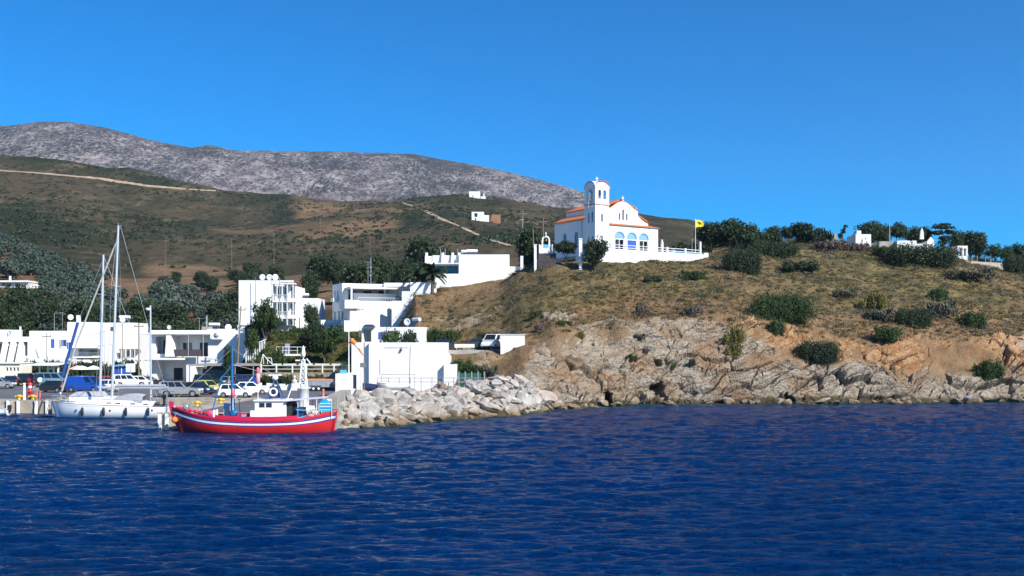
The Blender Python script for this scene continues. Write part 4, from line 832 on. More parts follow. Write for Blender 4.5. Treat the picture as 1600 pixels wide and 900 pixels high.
class House:
    """a building: walls with real openings, roof with parapet; local frame x right, y back"""
    def __init__(s, name, label, cat, loc, rz=0, group=None): s.t = thing(name, label, cat, loc, rz, group)
    def block(s, x0, x1, y0, y1, z0, z1, front=(), left=(), right=(), m=None, par=.35, top=True, th=.24, name='wall', outer=None):
        m = m or WHITE; mb = MB()
        for O, ux, nr, L, hs in (((x0, y0, 0), (1, 0, 0), (0, -1, 0), x1 - x0, front), ((x0, y1 - th, 0), (0, -1, 0), (-1, 0, 0), y1 - y0 - 2 * th, left), ((x1, y0 + th, 0), (0, 1, 0), (1, 0, 0), y1 - y0 - 2 * th, right)):
            f = nr == (0, -1, 0); off = x0 if f else 0
            mb.panel(outer if (outer and f) else rect(0, L, z0, z1), [[(a, b) for a, b in h[1]] for h in hs], O, ux, nr, th)
            for h in hs: opening(s.t, O, ux, nr, h[1], h[0], m, col=h[2] if len(h) > 2 else BLUE)
        mb.panel(rect(0, x1 - x0, z0, z1), [], (x1, y1, 0), (-1, 0, 0), (0, 1, 0), th)
        if top: mb.box(x0 + th, x1 - th, y0 + th, y1 - th, z1 - par - .15, z1 - par)
        mb.build(name, m, s.t); return s
    def part(s, name, mb, m): mb.build(name, m, s.t); return s
def H(kind, D, px_ref, zref, px0, px1, py0, py1, *o):
    """front opening given in photograph pixels of a wall at distance D whose left edge is px_ref"""
    k = D / FPX; return (kind, rect((px0 - px_ref) * k, (px1 - px_ref) * k, ZD(py1, D) - zref, ZD(py0, D) - zref), *o)
def base_z(x, y): return ground(x, y)
def dish(loc, label, r=.45):
    t = thing('satellite_dish', label, 'satellite dish', loc, rnd.uniform(-.5, .5)); MB().tube((0, 0, 0), (0, 0, .7), .03).build('mast', GALV, t); MB().lathe([(.02, 0), (r * .6, -.05), (r, -.16), (r * .98, -.18), (r * .6, -.08), (.02, -.03)], (0, -.12, .8), 14, axis='y').build('reflector', MWHITE, t); MB().tube((0, -.1, .6), (0, -.6, .8), .015).build('arm', GALV, t)
def antenna(loc, label, h=2.4):
    t = thing('roof_antenna', label, 'antenna', loc); MB().tube((0, 0, 0), (0, 0, h), .03).build('mast', GALV, t); mb = MB().tube((-.6, 0, h - .1), (.6, 0, h - .1), .02)
    for k in range(6): mb.tube((-.5 + k * .2, -.25, h - .1), (-.5 + k * .2, .25, h - .1), .012)
    mb.build('aerial', GALV, t)
def heater(loc, label, rz=0, s=1.0):
    t = thing('solar_water_heater', label, 'solar heater', loc, rz, s=s); MB().add([(-.9, -.9, .1), (.9, -.9, .1), (.9, .5, 1.1), (-.9, .5, 1.1), (-.9, -.85, .02), (.9, -.85, .02), (.9, .55, 1.02), (-.9, .55, 1.02)], [(0, 1, 2, 3), (7, 6, 5, 4), (0, 4, 5, 1), (1, 5, 6, 2), (2, 6, 7, 3), (3, 7, 4, 0)]).build('collector', GLASS, t)
    MB().tube((-.9, .6, 1.3), (.9, .6, 1.3), .28, n=14).build('tank', MWHITE, t); MB().path([(-.8, .6, 1.1), (-.8, .6, 0)], .03).path([(.8, .6, 1.1), (.8, .6, 0)], .03).build('frame', GALV, t)
def box_thing(name, label, cat, px0, px1, py0, py1, D, dep, m, part='body', base=None, group=None):
    x0, x1 = XD(px0, D), XD(px1, D); z0 = ZD(py1, D) if base is None else base; t = thing(name, label, cat, ((x0 + x1) / 2, D, z0), 0, group); wb(MB().box(x0, x1, D, D + dep, z0, ZD(py0, D)), part, m, t); return t

# ---- left harbour houses (D about 165)
D = 165; k = D / FPX
zb = .9; x0 = XD(46, D)
def px_holes(D, ref, lst, z0): return [H(a[0], D, ref, z0, *a[1:]) for a in lst]
h = House('village_house', 'long low white house with blue shutters and a blue door behind the harbour', 'house', (x0, D, zb))
h.block(0, (160 - 46) * k, 0, 9, 0, ZD(517, D) - zb, front=px_holes(D, 46, [('bluewin', 57, 65, 531, 541), ('bluedoor', 79, 85, 530, 544), ('slit', 92, 94.5, 531, 545), ('bluewin', 107, 111, 535, 545), ('loggia', 122, 156, 545, 556), ('bluewin', 98, 102, 531, 541), ('loggia', 118, 156, 566, 584)], zb))
h.block((100 - 46) * k, (143 - 46) * k, 1.2, 8, ZD(517, D) - zb + .004, ZD(503, D) - zb, name='roof_room')
h.part('chimney', MB().box((111 - 46) * k, (116 - 46) * k, 2, 2.5, ZD(503, D) - zb, ZD(492, D) - zb), WHITE)
h.part('balcony', MB().box((118 - 46) * k, (160 - 46) * k, -1.3, -.01, ZD(559, D) - zb, ZD(557, D) - zb), WHITE)
mb = MB()
for i in range(30): u = (118 - 46) * k + i * 4.3 / 30; mb.tube((u, -1.25, ZD(557, D) - zb), (u, -1.25, ZD(551, D) - zb), .015, n=4)
mb.tube(((118 - 46) * k, -1.25, ZD(551, D) - zb), ((160 - 46) * k, -1.25, ZD(551, D) - zb), .03, n=5); h.part('railing', mb, GALV)
h.part('awning', MB().slab([((118 - 46) * k, 0), ((156 - 46) * k, 0), ((156 - 46) * k, .08), ((118 - 46) * k, .08)], -1.5, 0), WHITE) if False else None
aw = lambda pa, pb, pc, pd, out: MB().add([((pa - 46) * k, -.02, ZD(pc, D) - zb), ((pb - 46) * k, -.02, ZD(pc, D) - zb), ((pb - 46) * k, -out, ZD(pd, D) - zb), ((pa - 46) * k, -out, ZD(pd, D) - zb), ((pa - 46) * k, -.02, ZD(pc, D) - zb - .06), ((pb - 46) * k, -.02, ZD(pc, D) - zb - .06), ((pb - 46) * k, -out, ZD(pd, D) - zb - .06), ((pa - 46) * k, -out, ZD(pd, D) - zb - .06)], [(0, 1, 2, 3), (7, 6, 5, 4), (0, 4, 5, 1), (1, 5, 6, 2), (2, 6, 7, 3), (3, 7, 4, 0)])
h.part('awning', aw(116, 158, 559.5, 566, 2.6), mat('awning_white', (.8, .78, .74), .8)); h.part('awning', aw(118, 158, 536, 543, 1.6), mat('awning_white'))
dish((XD(102, D), D + 2, ZD(503, D)), 'small dish on the roof room left of the chimney'); antenna((XD(85, D), D + 3, ZD(517, D) - .3), 'tall thin roof aerial on the long low white house', 3.2)
aw2 = lambda D, k, zb, pa, pb, pc, pd, out: MB().add([((pa - 156) * k, -.02, ZD(pc, D) - zb), ((pb - 156) * k, -.02, ZD(pc, D) - zb), ((pb - 156) * k, -out, ZD(pd, D) - zb), ((pa - 156) * k, -out, ZD(pd, D) - zb), ((pa - 156) * k, -.02, ZD(pc, D) - zb - .06), ((pb - 156) * k, -.02, ZD(pc, D) - zb - .06), ((pb - 156) * k, -out, ZD(pd, D) - zb - .06), ((pa - 156) * k, -out, ZD(pd, D) - zb - .06)], [(0, 1, 2, 3), (7, 6, 5, 4), (0, 4, 5, 1), (1, 5, 6, 2), (2, 6, 7, 3), (3, 7, 4, 0)])
D = 172; k = D / FPX; x0 = XD(156, D); zb = .9
h = House('village_house', 'stepped white house with a small grey window behind the taller yacht mast', 'house', (x0, D, zb))
h.block(0, (218 - 156) * k, 0, 9, 0, ZD(520, D) - zb, front=px_holes(D, 156, [('win', 198, 204, 547, 557), ('win', 208, 213, 547, 557), ('loggia', 162, 190, 545, 558), ('loggia', 160, 192, 566, 586), ('loggia', 196, 216, 564, 586), ('win', 160, 165, 526, 534), ('win', 182, 187, 526, 534)], zb))
h.block(0.2, (205 - 156) * k, .6, 8, ZD(520, D) - zb + .004, ZD(504, D) - zb, front=[H('win', D, 156 + 2, zb, 168, 176, 510, 519)], name='upper_wall')
for i, px in enumerate((196, 203, 210, 217, 224)): h.part('pergola_post', MB().box((px - 156) * k - .06, (px - 156) * k + .06, -1.9, -1.78, 0, ZD(545, D) - zb), WHITE)
h.part('pergola_beam', MB().box((194 - 156) * k, (226 - 156) * k, -1.95, -1.75, ZD(545, D) - zb, ZD(543, D) - zb), WHITE); mb = MB(); rr = random.Random(9)
for i in range(26): a = (195 - 156) * k + i * .13; mb.box(a, a + .05, -1.8, -.1, ZD(543, D) - zb + .003, ZD(542, D) - zb)
h.part('pergola_slats', mb, WHITE); h.part('awning', aw2(D, k, zb, 158, 193, 560, 565, 1.9), mat('awning_white'))
heater((XD(184, D), D + 2.5, ZD(504, D) - .3), 'solar heater on the stepped white house behind the masts'); dish((XD(186, D), D + 1.6, ZD(504, D) - .3), 'small dish beside the heater on the stepped white house')
# house with the two-level loggias
D = 156; k = D / FPX; x0 = XD(236, D); zb = .9
h = House('harbour_building', 'two-storey white building with deep shaded loggias and brown balcony panel', 'building', (x0, D, zb))
h.block(0, (370 - 236) * k, 0, 10, 0, ZD(516, D) - zb, front=px_holes(D, 236, [('loggia2.4', 243, 262, 526, 553), ('loggia2.6', 271, 325, 525, 557), ('loggia3.2', 245, 291, 563, 597), ('loggia1.8', 306, 330, 573, 597)], zb), par=.3)
h.part('roof_slab', MB().box(-2.2, (330 - 236) * k, -1.3, 9.5, ZD(522.5, D) - zb, ZD(520, D) - zb), WHITE); h.part('canopy', MB().box(-3.6, (292 - 236) * k, -2.0, -.01, ZD(562, D) - zb, ZD(559, D) - zb), WHITE)
h.part('balcony_panel', MB().box((269 - 236) * k, (318 - 236) * k, -1.2, -1.1, ZD(556.5, D) - zb, ZD(546, D) - zb), BROWNM)
for a, b in ((262, 271), (258, 264)): h.part('fin_wall', MB().add([((a - 236) * k, -1.25, ZD(557, D) - zb), ((b - 236) * k + .6, -1.25, ZD(557, D) - zb), ((b - 236) * k, -1.25, ZD(524, D) - zb), ((a - 236) * k + .2, -1.25, ZD(524, D) - zb), ((a - 236) * k, -.01, ZD(557, D) - zb), ((b - 236) * k + .6, -.01, ZD(557, D) - zb), ((b - 236) * k, -.01, ZD(524, D) - zb), ((a - 236) * k + .2, -.01, ZD(524, D) - zb)], [(0, 1, 2, 3), (7, 6, 5, 4), (0, 4, 5, 1), (1, 5, 6, 2), (2, 6, 7, 3), (3, 7, 4, 0)]), WHITE) if a == 262 else None
for a in (219, 225, 234, 240): h.part('column', MB().box((a - 236) * k - .13, (a - 236) * k + .13, -1.9, -1.65, 0, ZD(562, D) - zb - .01), WHITE)
for a in (321, 298): h.part('column', MB().tube(((a - 236) * k, -1.15, ZD(557, D) - zb), ((a - 236) * k, -1.15, ZD(523, D) - zb), .07), GALV)
h.part('roof_hut', MB().box((312 - 236) * k, (323 - 236) * k, 1, 3, ZD(516, D) - zb, ZD(510, D) - zb), GREY); h.part('roof_beam', MB().box((322 - 236) * k, (366 - 236) * k, .6, .8, ZD(517, D) - zb + .1, ZD(515, D) - zb + .12), WHITE)
h.part('chimney_pipe', MB().tube(((318 - 236) * k, 1.6, ZD(516, D) - zb), ((318 - 236) * k, 1.6, ZD(493, D) - zb), .12), GALV)
heater((XD(323, D), D + 3.5, ZD(516, D) - .2), 'solar heater behind the roof pipe of the loggia building', 0, .9); antenna((XD(299, D), D + 4, ZD(516, D) - .3), 'roof aerial left of the pipe on the loggia building', 2.3); dish((XD(345, D), D + 4, ZD(516, D) - .3), 'round dish on the right half of the loggia building', .5); dish((XD(252, D), D + 4, ZD(516, D) - .3), 'tilted dish at the left end of the loggia building roof', .35)
t = thing('air_conditioner', 'white roof unit standing on the balcony side of the loggia building', 'air conditioner', (XD(339, 155.6), 155.5, ZD(529.5, 155.5))); MB().box(-.9, .9, -.3, .3, 0, 1.1).build('case', MWHITE, t); MB().lathe([(.01, -.31), (.4, -.31), (.4, -.33), (.01, -.33)], (0, 0, .55), 14, axis='y').build('fan_grille', GALV, t); MB().box(-.8, .8, -.28, .28, -.18, -.01).build('bracket', GALV, t)
# narrow white block and blue pavilion
D = 152; k = D / FPX
h = House('white_block', 'narrow tall white block beside the wooden pole left of the bank', 'building', (XD(371, D), D, .9)); h.block(0, 12 * k, 0, 4, 0, ZD(508, D) - .9, front=px_holes(D, 371, [('slit', 379, 381, 517, 520)], .9))
t = thing('blue_pavilion', 'round navy fabric pavilion standing between the white block and the leafy tree', 'pavilion', (XD(396, 152), 153, ZD(529, 152)))
MB().lathe([(1.45, 0), (1.55, 1.5), (1.75, 1.55), (1.2, 2.0), (.1, 2.35)], n=20).build('canopy', TANK, t); MB().lathe([(1.6, -.06), (1.6, 0)], n=20).build('deck', WHITE2, t)
for a in range(4): MB().tube((1.3 * math.cos(a * 1.57 + .7), 1.3 * math.sin(a * 1.57 + .7), -2.6), (1.3 * math.cos(a * 1.57 + .7), 1.3 * math.sin(a * 1.57 + .7), 0), .09).build('leg', MWHITE, t)
t = thing('balustrade', 'sloping white balustrade beside the navy pavilion', 'balustrade', (XD(390, 149), 149, ground(XD(390, 149), 149))); mb = MB()
for i in range(9): a = XD(384, 149) + i * .33; mb.box(a, a + .14, 148.9, 149.1, ground(a, 149) - .2, ZD(546 - i * 1.7, 149))
mb.add([(XD(384, 149) - .1, 148.85, ZD(546, 149)), (XD(384, 149) + 2.9, 148.85, ZD(531, 149)), (XD(384, 149) + 2.9, 149.15, ZD(531, 149)), (XD(384, 149) - .1, 149.15, ZD(546, 149)), (XD(384, 149) - .1, 148.85, ZD(544.5, 149)), (XD(384, 149) + 2.9, 148.85, ZD(529.5, 149)), (XD(384, 149) + 2.9, 149.15, ZD(529.5, 149)), (XD(384, 149) - .1, 149.15, ZD(544.5, 149))], [(3, 2, 1, 0), (4, 5, 6, 7), (0, 1, 5, 4), (2, 3, 7, 6), (0, 4, 7, 3), (1, 2, 6, 5)]); wb(mb, 'railing', WHITE, t)
# three-storey block on the terrace: plain white wall, balconies on its right face
D = 164; k = D / FPX; zb = ground(XD(400, D), D) - .6; x0 = XD(373, D)
h = House('apartment_block', 'tall plain white three-storey block with open balconies on its right part', 'building', (x0, D, zb))
h.block(0, 52 * k, 0, 9, 0, ZD(438, D) - zb, front=px_holes(D, 373, [], zb), par=.3)
bx0 = 52 * k; 
h.block(bx0 + .01, 86 * k, 1.6, 8.9, 0, ZD(446, D) - zb, front=[('win', rect(.4 + i * 1.1, 1.1 + i * 1.1, b0, b0 + 1.9)) for i in range(3) for b0 in (ZD(520, D) - zb, ZD(492, D) - zb, ZD(466, D) - zb)], m=WHITE2, name='balcony_wall')
for i, py in enumerate((442, 470, 496)): h.part('balcony_slab', MB().box(bx0 + .01, 87 * k, -.1, 1.59, ZD(py + 2, D) - zb, ZD(py, D) - zb), WHITE)
for px in (425.8, 433, 441, 449, 458): h.part('column', MB().box((px - 373) * k - .07, (px - 373) * k + .07, -.05, .1, 0, ZD(444.5, D) - zb), WHITE)
for py in (470, 496):
    mb = MB().tube((bx0, -.12, ZD(py - 9, D) - zb), (87 * k, -.12, ZD(py - 9, D) - zb), .035, n=5)
    for i in range(26): u = bx0 + .05 + i * .13; mb.tube((u, -.12, ZD(py, D) - zb), (u, -.12, ZD(py - 9, D) - zb), .014, n=4)
    h.part('railing', mb, MWHITE)
h.part('roof_rail', MB().box(bx0, 86 * k, -.06, .04, ZD(441, D) - zb, ZD(438, D) - zb), WHITE)
for px, l in ((408, 'large dish on the roof of the tall white block, left one'), (419, 'middle dish on the roof of the tall white block'), (427, 'right dish on the roof of the tall white block')): dish((XD(px, D), D + 1.2, ZD(438, D) - .25), l, .5)
D = 168; k = D / FPX; zb = ground(XD(475, D), D) - .6
h = House('side_wing', 'low white wing right of the tall block, half hidden by a dark tree', 'building', (XD(458.5, D), D, zb)); h.block(0, (497 - 458.5) * k, 0, 6, 0, ZD(466, D) - zb, front=px_holes(D, 458.5, [('win', 463, 469, 496, 515), ('slit', 474, 476, 480, 488)], zb))
dish((XD(464, D), D + 1, ZD(466, D) - .25), 'dish on the low white wing roof', .42); heater((XD(470, D), D + 2.5, ZD(466, D) - .3), 'solar heater on the low white wing', 0, .8)

# ---- villa with blue-shaded left face (rotated so that the left face shows)
TH = R(25); D = 160; cx_, cy_ = XD(547, D), D; zb = 7.6; Zl = lambda py, d=160: ZD(py, d) - zb
h = House('terraced_villa', 'white terraced villa whose left face lies in blue shade, above the green bank', 'villa', (cx_, cy_, zb), TH)
# left = local -x face. lower block
h.block(0, 11.5, 0, 10.5, 0, Zl(470), left=[('win', rect(8.2, 9.2, Zl(517), Zl(500))), ('slit', rect(1.0, 1.8, Zl(500), Zl(484))), ('slit', rect(3.4, 4.2, Zl(500), Zl(484))), ('win', rect(5.4, 6.4, Zl(502), Zl(485)))], m=WHITE)
h.block(.01, 9.6, 4.6, 10.4, Zl(470) + .004, Zl(440), front=[('loggia2.4', rect(1.0, 8.8, Zl(466), Zl(448)))], left=[('slit', rect(.9, 1.6, Zl(464), Zl(450))), ('slit', rect(2.6, 3.3, Zl(464), Zl(450)))], name='upper_wall')
h.part('pergola_roof', MB().box(.4, 9.9, 1.2, 4.58, Zl(449.5), Zl(447)), WHITE); h.part('column', MB().box(.5, .75, 1.3, 1.55, Zl(470), Zl(449.5) - .01), WHITE); h.part('column', MB().box(9.4, 9.65, 1.3, 1.55, Zl(470), Zl(449.5) - .01), WHITE)
h.part('screen_wall', MB().box(1.6, 8.8, 3.6, 3.75, Zl(470) + .01, Zl(456)), WHITE)
h.part('terrace_box', MB().box(-1.0, 1.3, -.5, 2.4, Zl(482), Zl(470) + .1), WHITE); h.part('terrace_box', MB().box(-1.1, 1.0, -.6, 1.4, 0, Zl(501)), WHITE)
h.part('terrace_wall', MB().box(-3.2, -.01, 5.5, 10.4, -1.0, Zl(499)), WHITE); h.part('balcony', MB().box(-.9, -.01, 6.6, 8.2, Zl(469), Zl(463)), WHITE)
mb = MB()
for i in range(22): mb.tube((1.4 + i * .44, .1, Zl(470)), (1.4 + i * .44, .1, Zl(470) + .55), .02, n=4)
mb.tube((1.3, .1, Zl(470) + .55), (11.3, .1, Zl(470) + .55), .03, n=5); h.part('railing', mb, MWHITE)
antenna((XD(575, 166), 166, ZD(440, 166) - .3), 'thin lattice aerial on the terraced villa', 3.6); t = thing('radio_mast', 'taller ladder-like mast on the terraced villa roof', 'antenna', (XD(579, 166), 166.3, ZD(441, 166) - .3)); mb = MB().tube((0, 0, 0), (0, 0, 4.4), .05); [mb.box(-.25, .25, -.02, .02, 1.4 + i * 1.3, 1.5 + i * 1.3) for i in range(2)]; mb.build('mast', GALV, t)
# wing linking to the upper villa
D = 165; k = D / FPX; zb = 12.5
h = House('corner_house', 'white corner house with shaded front set behind the terraced villa', 'house', (XD(598, D), D + 1.5, zb)); h.block(0, (643 - 598) * k, 0, 5, 0, ZD(441, D) - zb, front=[('loggia1', rect(.3, (642 - 598) * k - .3, .3, ZD(447, D) - zb))], m=WHITE)
D = 160; k = D / FPX
t = thing('retaining_wall', 'white stepped retaining wall where the brown slope meets the villas', 'wall', (XD(650, D), D, 9)); mb = MB(); seg = [(612, 470, 522), (628, 455, 512), (641, 441, 500), (655, 441, 480), (668, 441, 470), (682, 441, 466)]
for (a, ta, ba), (b_, tb, bb_) in zip(seg[:-1], seg[1:]): mb.box(XD(a, D), XD(b_, D) - .003, D, D + .35, ZD(ba, D), ZD(ta, D))
wb(mb, 'wall', WHITE, t)

# ---- upper flat villa
D = 164; k = D / FPX; zb = 14.2; x0 = XD(675, D)
h = House('flat_roofed_villa', 'flat-roofed white villa with a blank wall and dark glazed loggia on the headland shoulder', 'villa', (x0, D, zb))
h.block(0, (719 - 675) * k, 1.2, 10, 0, ZD(398, D) - zb, front=[('loggiag1.0', rect((677 - 675) * k, (716 - 675) * k, ZD(427, D) - zb, ZD(413, D) - zb))], par=.3)
h.block((717 - 675) * k, (796 - 675) * k, 0, 10.2, 0, ZD(397.5, D) - zb, name='blank_wall', par=.3)
h.part('lower_wall', MB().box(0, (716.9 - 675) * k, -.5, 1.19, 0, ZD(428, D) - zb), WHITE)
for px in (664, 689.5, 705, 715.6): h.part('fin_wall', MB().add([((px - 675) * k, 1.19, ZD(411, D) - zb), ((px - 675) * k + .38, 1.19, ZD(411, D) - zb), ((px - 675) * k + .38, 1.19, ZD(394, D) - zb), ((px - 675) * k, 1.19, ZD(394, D) - zb), ((px - 675) * k, .3, ZD(411, D) - zb), ((px - 675) * k + .38, .3, ZD(411, D) - zb), ((px - 675) * k + .38, .9, ZD(394, D) - zb), ((px - 675) * k, .9, ZD(394, D) - zb)], [(0, 1, 2, 3), (7, 6, 5, 4), (0, 4, 5, 1), (1, 5, 6, 2), (2, 6, 7, 3), (3, 7, 4, 0)]), WHITE)
h.part('loggia_eave', MB().box(-.8, (716.8 - 675) * k, -.4, 1.19, ZD(412.6, D) - zb, ZD(411, D) - zb), WHITE); h.part('upper_parapet', MB().box((662 - 675) * k, -.01, 1.4, 6, ZD(411, D) - zb, ZD(399, D) - zb), WHITE)
for px in (685.5, 693, 713, 720.5): h.part('roof_pole', MB().tube(((px - 675) * k, 4, ZD(398, D) - zb - .3), ((px - 675) * k, 4, ZD(385 if px < 715 else 388, D) - zb), .05), GALV)
heater((XD(736, D), D + 4, ZD(397, D) - .4), 'solar heater with round tank on the flat-roofed villa, right one'); heater((XD(727, D), D + 5, ZD(397, D) - .4), 'solar heater on the flat-roofed villa, left one')
D = 165; k = D / FPX
t = thing('garden_wall', 'white garden wall with end pillar right of the flat-roofed villa', 'wall', (XD(806, D), D, 16)); wb(MB().box(XD(796.2, D), XD(813, D), D + .6, D + .9, 15.5, ZD(416, D)), 'wall', WHITE, t); wb(MB().box(XD(813.1, D), XD(817.5, D), D - .2, D + .4, 15.3, ZD(400, D)), 'pillar', WHITE, t)
p = P(802, 437, 164.5); plant('bougainvillea', 'magenta', p.x, p.y, 17.0, 'magenta bougainvillea against the white garden wall', 'flowering shrub', None, 1.0)
# ---- the church
TH = R(33); CO = Vector((XD(930, 160), 160, 0)); zf = 21.3
ch = House('church', 'white hilltop church with square bell tower, red tiled roofs and three blue arches', 'church', (CO.x, CO.y, 0), TH)
# bell tower
tw = 2.75
def tower():
    n = 12; cap = lambda w, z, rise: [(0, z), ] 
    top = [(tw, 31.55)] + [(tw / 2 + tw / 2 * math.cos(math.pi * i / n), 31.55 + 1.05 * math.sin(math.pi * i / n)) for i in range(1, n)] + [(0, 31.55)]
    faces = (((0, 0, 0), (1, 0, 0), (0, -1, 0)), ((0, tw, 0), (0, -1, 0), (-1, 0, 0)), ((tw, 0, 0), (0, 1, 0), (1, 0, 0)), ((tw, tw, 0), (-1, 0, 0), (0, 1, 0)))
    mb = MB(); hf = [arch(tw * .33, .58, 29.9, 31.35), arch(tw * .68, .58, 29.9, 31.35)]; hl = [arch(tw * .5, 1.35, 28.7, 31.5)]
    slits = {0: [arch(tw * .5, .38, 26.3, 27.6), arch(tw * .5, .38, 23.0, 24.2)], 1: [arch(tw * .38, .42, 26.2, 27.9), arch(tw * .72, .42, 26.2, 27.9), arch(tw * .38, .42, 22.7, 24.2), arch(tw * .72, .42, 22.7, 24.2)], 2: [], 3: []}
    for i, (O, ux, nr) in enumerate(faces):
        holes = (hf if i in (0, 3) else hl) + slits[i]; O = Vector(O); L = tw
        if i in (1, 2): O = O + Vector(ux) * .25; L = tw - .5; holes = [[(a - .25, b) for a, b in hh] for hh in holes]; tp = [(min(max(a - .25, 0), L), b) for a, b in top]
        else: tp = top
        mb.panel([(0, 19.0), (L, 19.0)] + tp, holes, O, ux, nr, .25)
        for hh in slits[i]: opening(ch.t, O, ux, nr, [(a - (.25 if i in (1, 2) else 0), b) for a, b in hh], 'slit', WHITE)
    mb.box(.26, tw - .26, .26, tw - .26, 28.3, 28.5); mb.build('bell_tower', WHITE, ch.t)
    ch.part('cornice', MB().box(-.12, tw + .12, -.12, -.01, 29.0, 29.2).box(-.12, -.01, .0, tw + .12, 29.0, 29.2).box(tw + .01, tw + .12, 0, tw + .12, 29.0, 29.2), mat('cornice_stone', (.55, .42, .36), .8, noise=.1))
    mb = MB(); n = 10   # cross-vaulted roof: two barrel vaults crossing
    for ax in (0, 1):
        for i in range(n):
            a0, a1 = math.pi * i / n, math.pi * (i + 1) / n; w = tw / 2 + .07; p = lambda a: (tw / 2 + w * math.cos(a), 31.6 + 1.12 * math.sin(a))
            (u0, z0), (u1, z1) = p(a0), p(a1); e0, e1 = -.09, tw + .09
            vs = [(u0, e0, z0), (u1, e0, z1), (u1, e1, z1), (u0, e1, z0)] + [(u0, e0, z0 + .1), (u1, e0, z1 + .1), (u1, e1, z1 + .1), (u0, e1, z0 + .1)]
            if ax: vs = [(b, a, c) for a, b, c in vs]
            mb.add(vs, [(0, 1, 2, 3), (7, 6, 5, 4), (0, 4, 5, 1), (1, 5, 6, 2), (2, 6, 7, 3), (3, 7, 4, 0)])
    mb.build('tower_roof', WHITE, ch.t)
    ch.part('tower_roof_edge', MB().slab([(tw / 2 + (tw / 2 + .10) * math.cos(math.pi * i / 12), 31.72 + 1.12 * math.sin(math.pi * i / 12)) for i in range(13)] + [(tw / 2 + (tw / 2 + .10) * math.cos(math.pi * i / 12), 31.64 + 1.12 * math.sin(math.pi * i / 12)) for i in range(12, -1, -1)], -.15, -.095), TILE)
    ch.part('dome', MB().lathe([(.95, 32.45), (.6, 32.72), (.3, 32.86), (.05, 32.9)], (tw / 2, tw / 2, 0), 16), WHITE)
    ch.part('cross', MB().box(tw / 2 - .05, tw / 2 + .05, tw / 2 - .05, tw / 2 + .05, 32.9, 33.6).box(tw / 2 - .28, tw / 2 + .28, tw / 2 - .04, tw / 2 + .04, 33.25, 33.34), WHITE)
    ch.part('bell', MB().lathe([(.05, 30.95), (.2, 30.85), (.26, 30.5), (.4, 30.2), (.42, 30.15)], (tw / 2, tw / 2, 0), 12).tube((0.26, tw / 2, 31.0), (tw - .26, tw / 2, 31.0), .05), mat('bronze', (.16, .11, .05), .45, .8))
tower()
# narthex with three arches
AR = [arch(c - tw - .01, 1.85, zf + .02, 24.95) for c in (5.1, 7.6, 10.1)]
mb = MB().panel(rect(0, 13.1 - tw, 19.2, 26.0), AR, (tw + .01, .25, 0), (1, 0, 0), (0, -1, 0), .3); mb.panel(rect(0, 2.2, 19.2, 26.0), [], (13.1, .56, 0), (0, 1, 0), (1, 0, 0), .3)
mb.build('narthex_wall', WHITE, ch.t)
for c in (5.1, 7.6, 10.1):
    mb = MB(); r0, r1, zc, n = .93, 1.1, 24.95 - .925, 14; pts = [(math.cos(math.pi * i / n), math.sin(math.pi * i / n)) for i in range(n + 1)]
    for (a, b), (c2, d) in zip(pts[:-1], pts[1:]): mb.add([(c + r0 * a, .22, zc + r0 * b), (c + r1 * a, .22, zc + r1 * b), (c + r1 * c2, .22, zc + r1 * d), (c + r0 * c2, .22, zc + r0 * d), (c + r0 * a, .245, zc + r0 * b), (c + r1 * a, .245, zc + r1 * b), (c + r1 * c2, .245, zc + r1 * d), (c + r0 * c2, .245, zc + r0 * d)], [(0, 1, 2, 3), (1, 5, 6, 2), (0, 3, 7, 4)])
    mb.build('arch_trim', LBLUE, ch.t, fix=False)
ch.part('porch_back_wall', MB().box(tw + .1, 12.7, 2.2, 2.35, 19.5, 25.9), WHITE2); ch.part('porch_floor', MB().box(tw + .1, 12.75, .6, 2.19, 21.0, zf), GREY)
for c, kd in ((5.1, 0), (7.6, 1), (10.1, 0)):
    zc_ = 24.95 - .925; ch.part('tympanum', MB().panel([(c - .9, zc_ - .2), (c + .9, zc_ - .2), (c + .9, zc_)] + [(c + .9 * math.cos(math.pi * i / 12), zc_ + .9 * math.sin(math.pi * i / 12)) for i in range(1, 12)] + [(c - .9, zc_)], [], (0, .34, 0), (1, 0, 0), (0, -1, 0), .04), mat('tympanum_sky_reflection', (.22, .36, .62), .25)); ch.part('transom', MB().box(c - .91, c + .91, .30, .33, zc_ - .24, zc_ - .12), MWHITE)  # tympanum pane: pale sky reflection painted into its colour
    if kd: ch.part('blue_screen', MB().box(c - .9, c + .9, .36, .42, zf + .9, zc_ - .25), BLUE)
    else: ch.part('screen_frame', MB().box(c - .9, c - .82, .36, .42, zf + .3, zc_ - .25).box(c - .05, c + .05, .36, .42, zf + .3, zc_ - .25).box(c + .82, c + .9, .36, .42, zf + .3, zc_ - .25).box(c - .9, c + .9, .35, .43, zf + .85, zf + .95), MWHITE)
    if kd: ch.part('door', MB().box(c - .75, c + .75, 2.05, 2.18, zf + .01, 23.9), BLUE)
    else:
        ch.part('window', MB().box(c - .8, c + .8, 2.1, 2.18, zf + .5, 23.9), MWHITE); ch.part('pane', MB().box(c - .68, c - .06, 2.06, 2.09, zf + .62, 23.75).box(c + .06, c + .68, 2.06, 2.09, zf + .62, 23.75), GLASS)
ch.part('narthex_roof', MB().add([(tw + .02, .0, 26.01), (13.3, .0, 26.01), (13.3, 2.3, 26.5), (tw + .02, 2.3, 26.5), (tw + .02, .0, 26.08), (13.3, .0, 26.08), (13.3, 2.3, 26.60), (tw + .02, 2.3, 26.60)], [(3, 2, 1, 0), (4, 5, 6, 7), (0, 1, 5, 4), (2, 3, 7, 6), (0, 4, 7, 3), (1, 2, 6, 5)]), TILE)
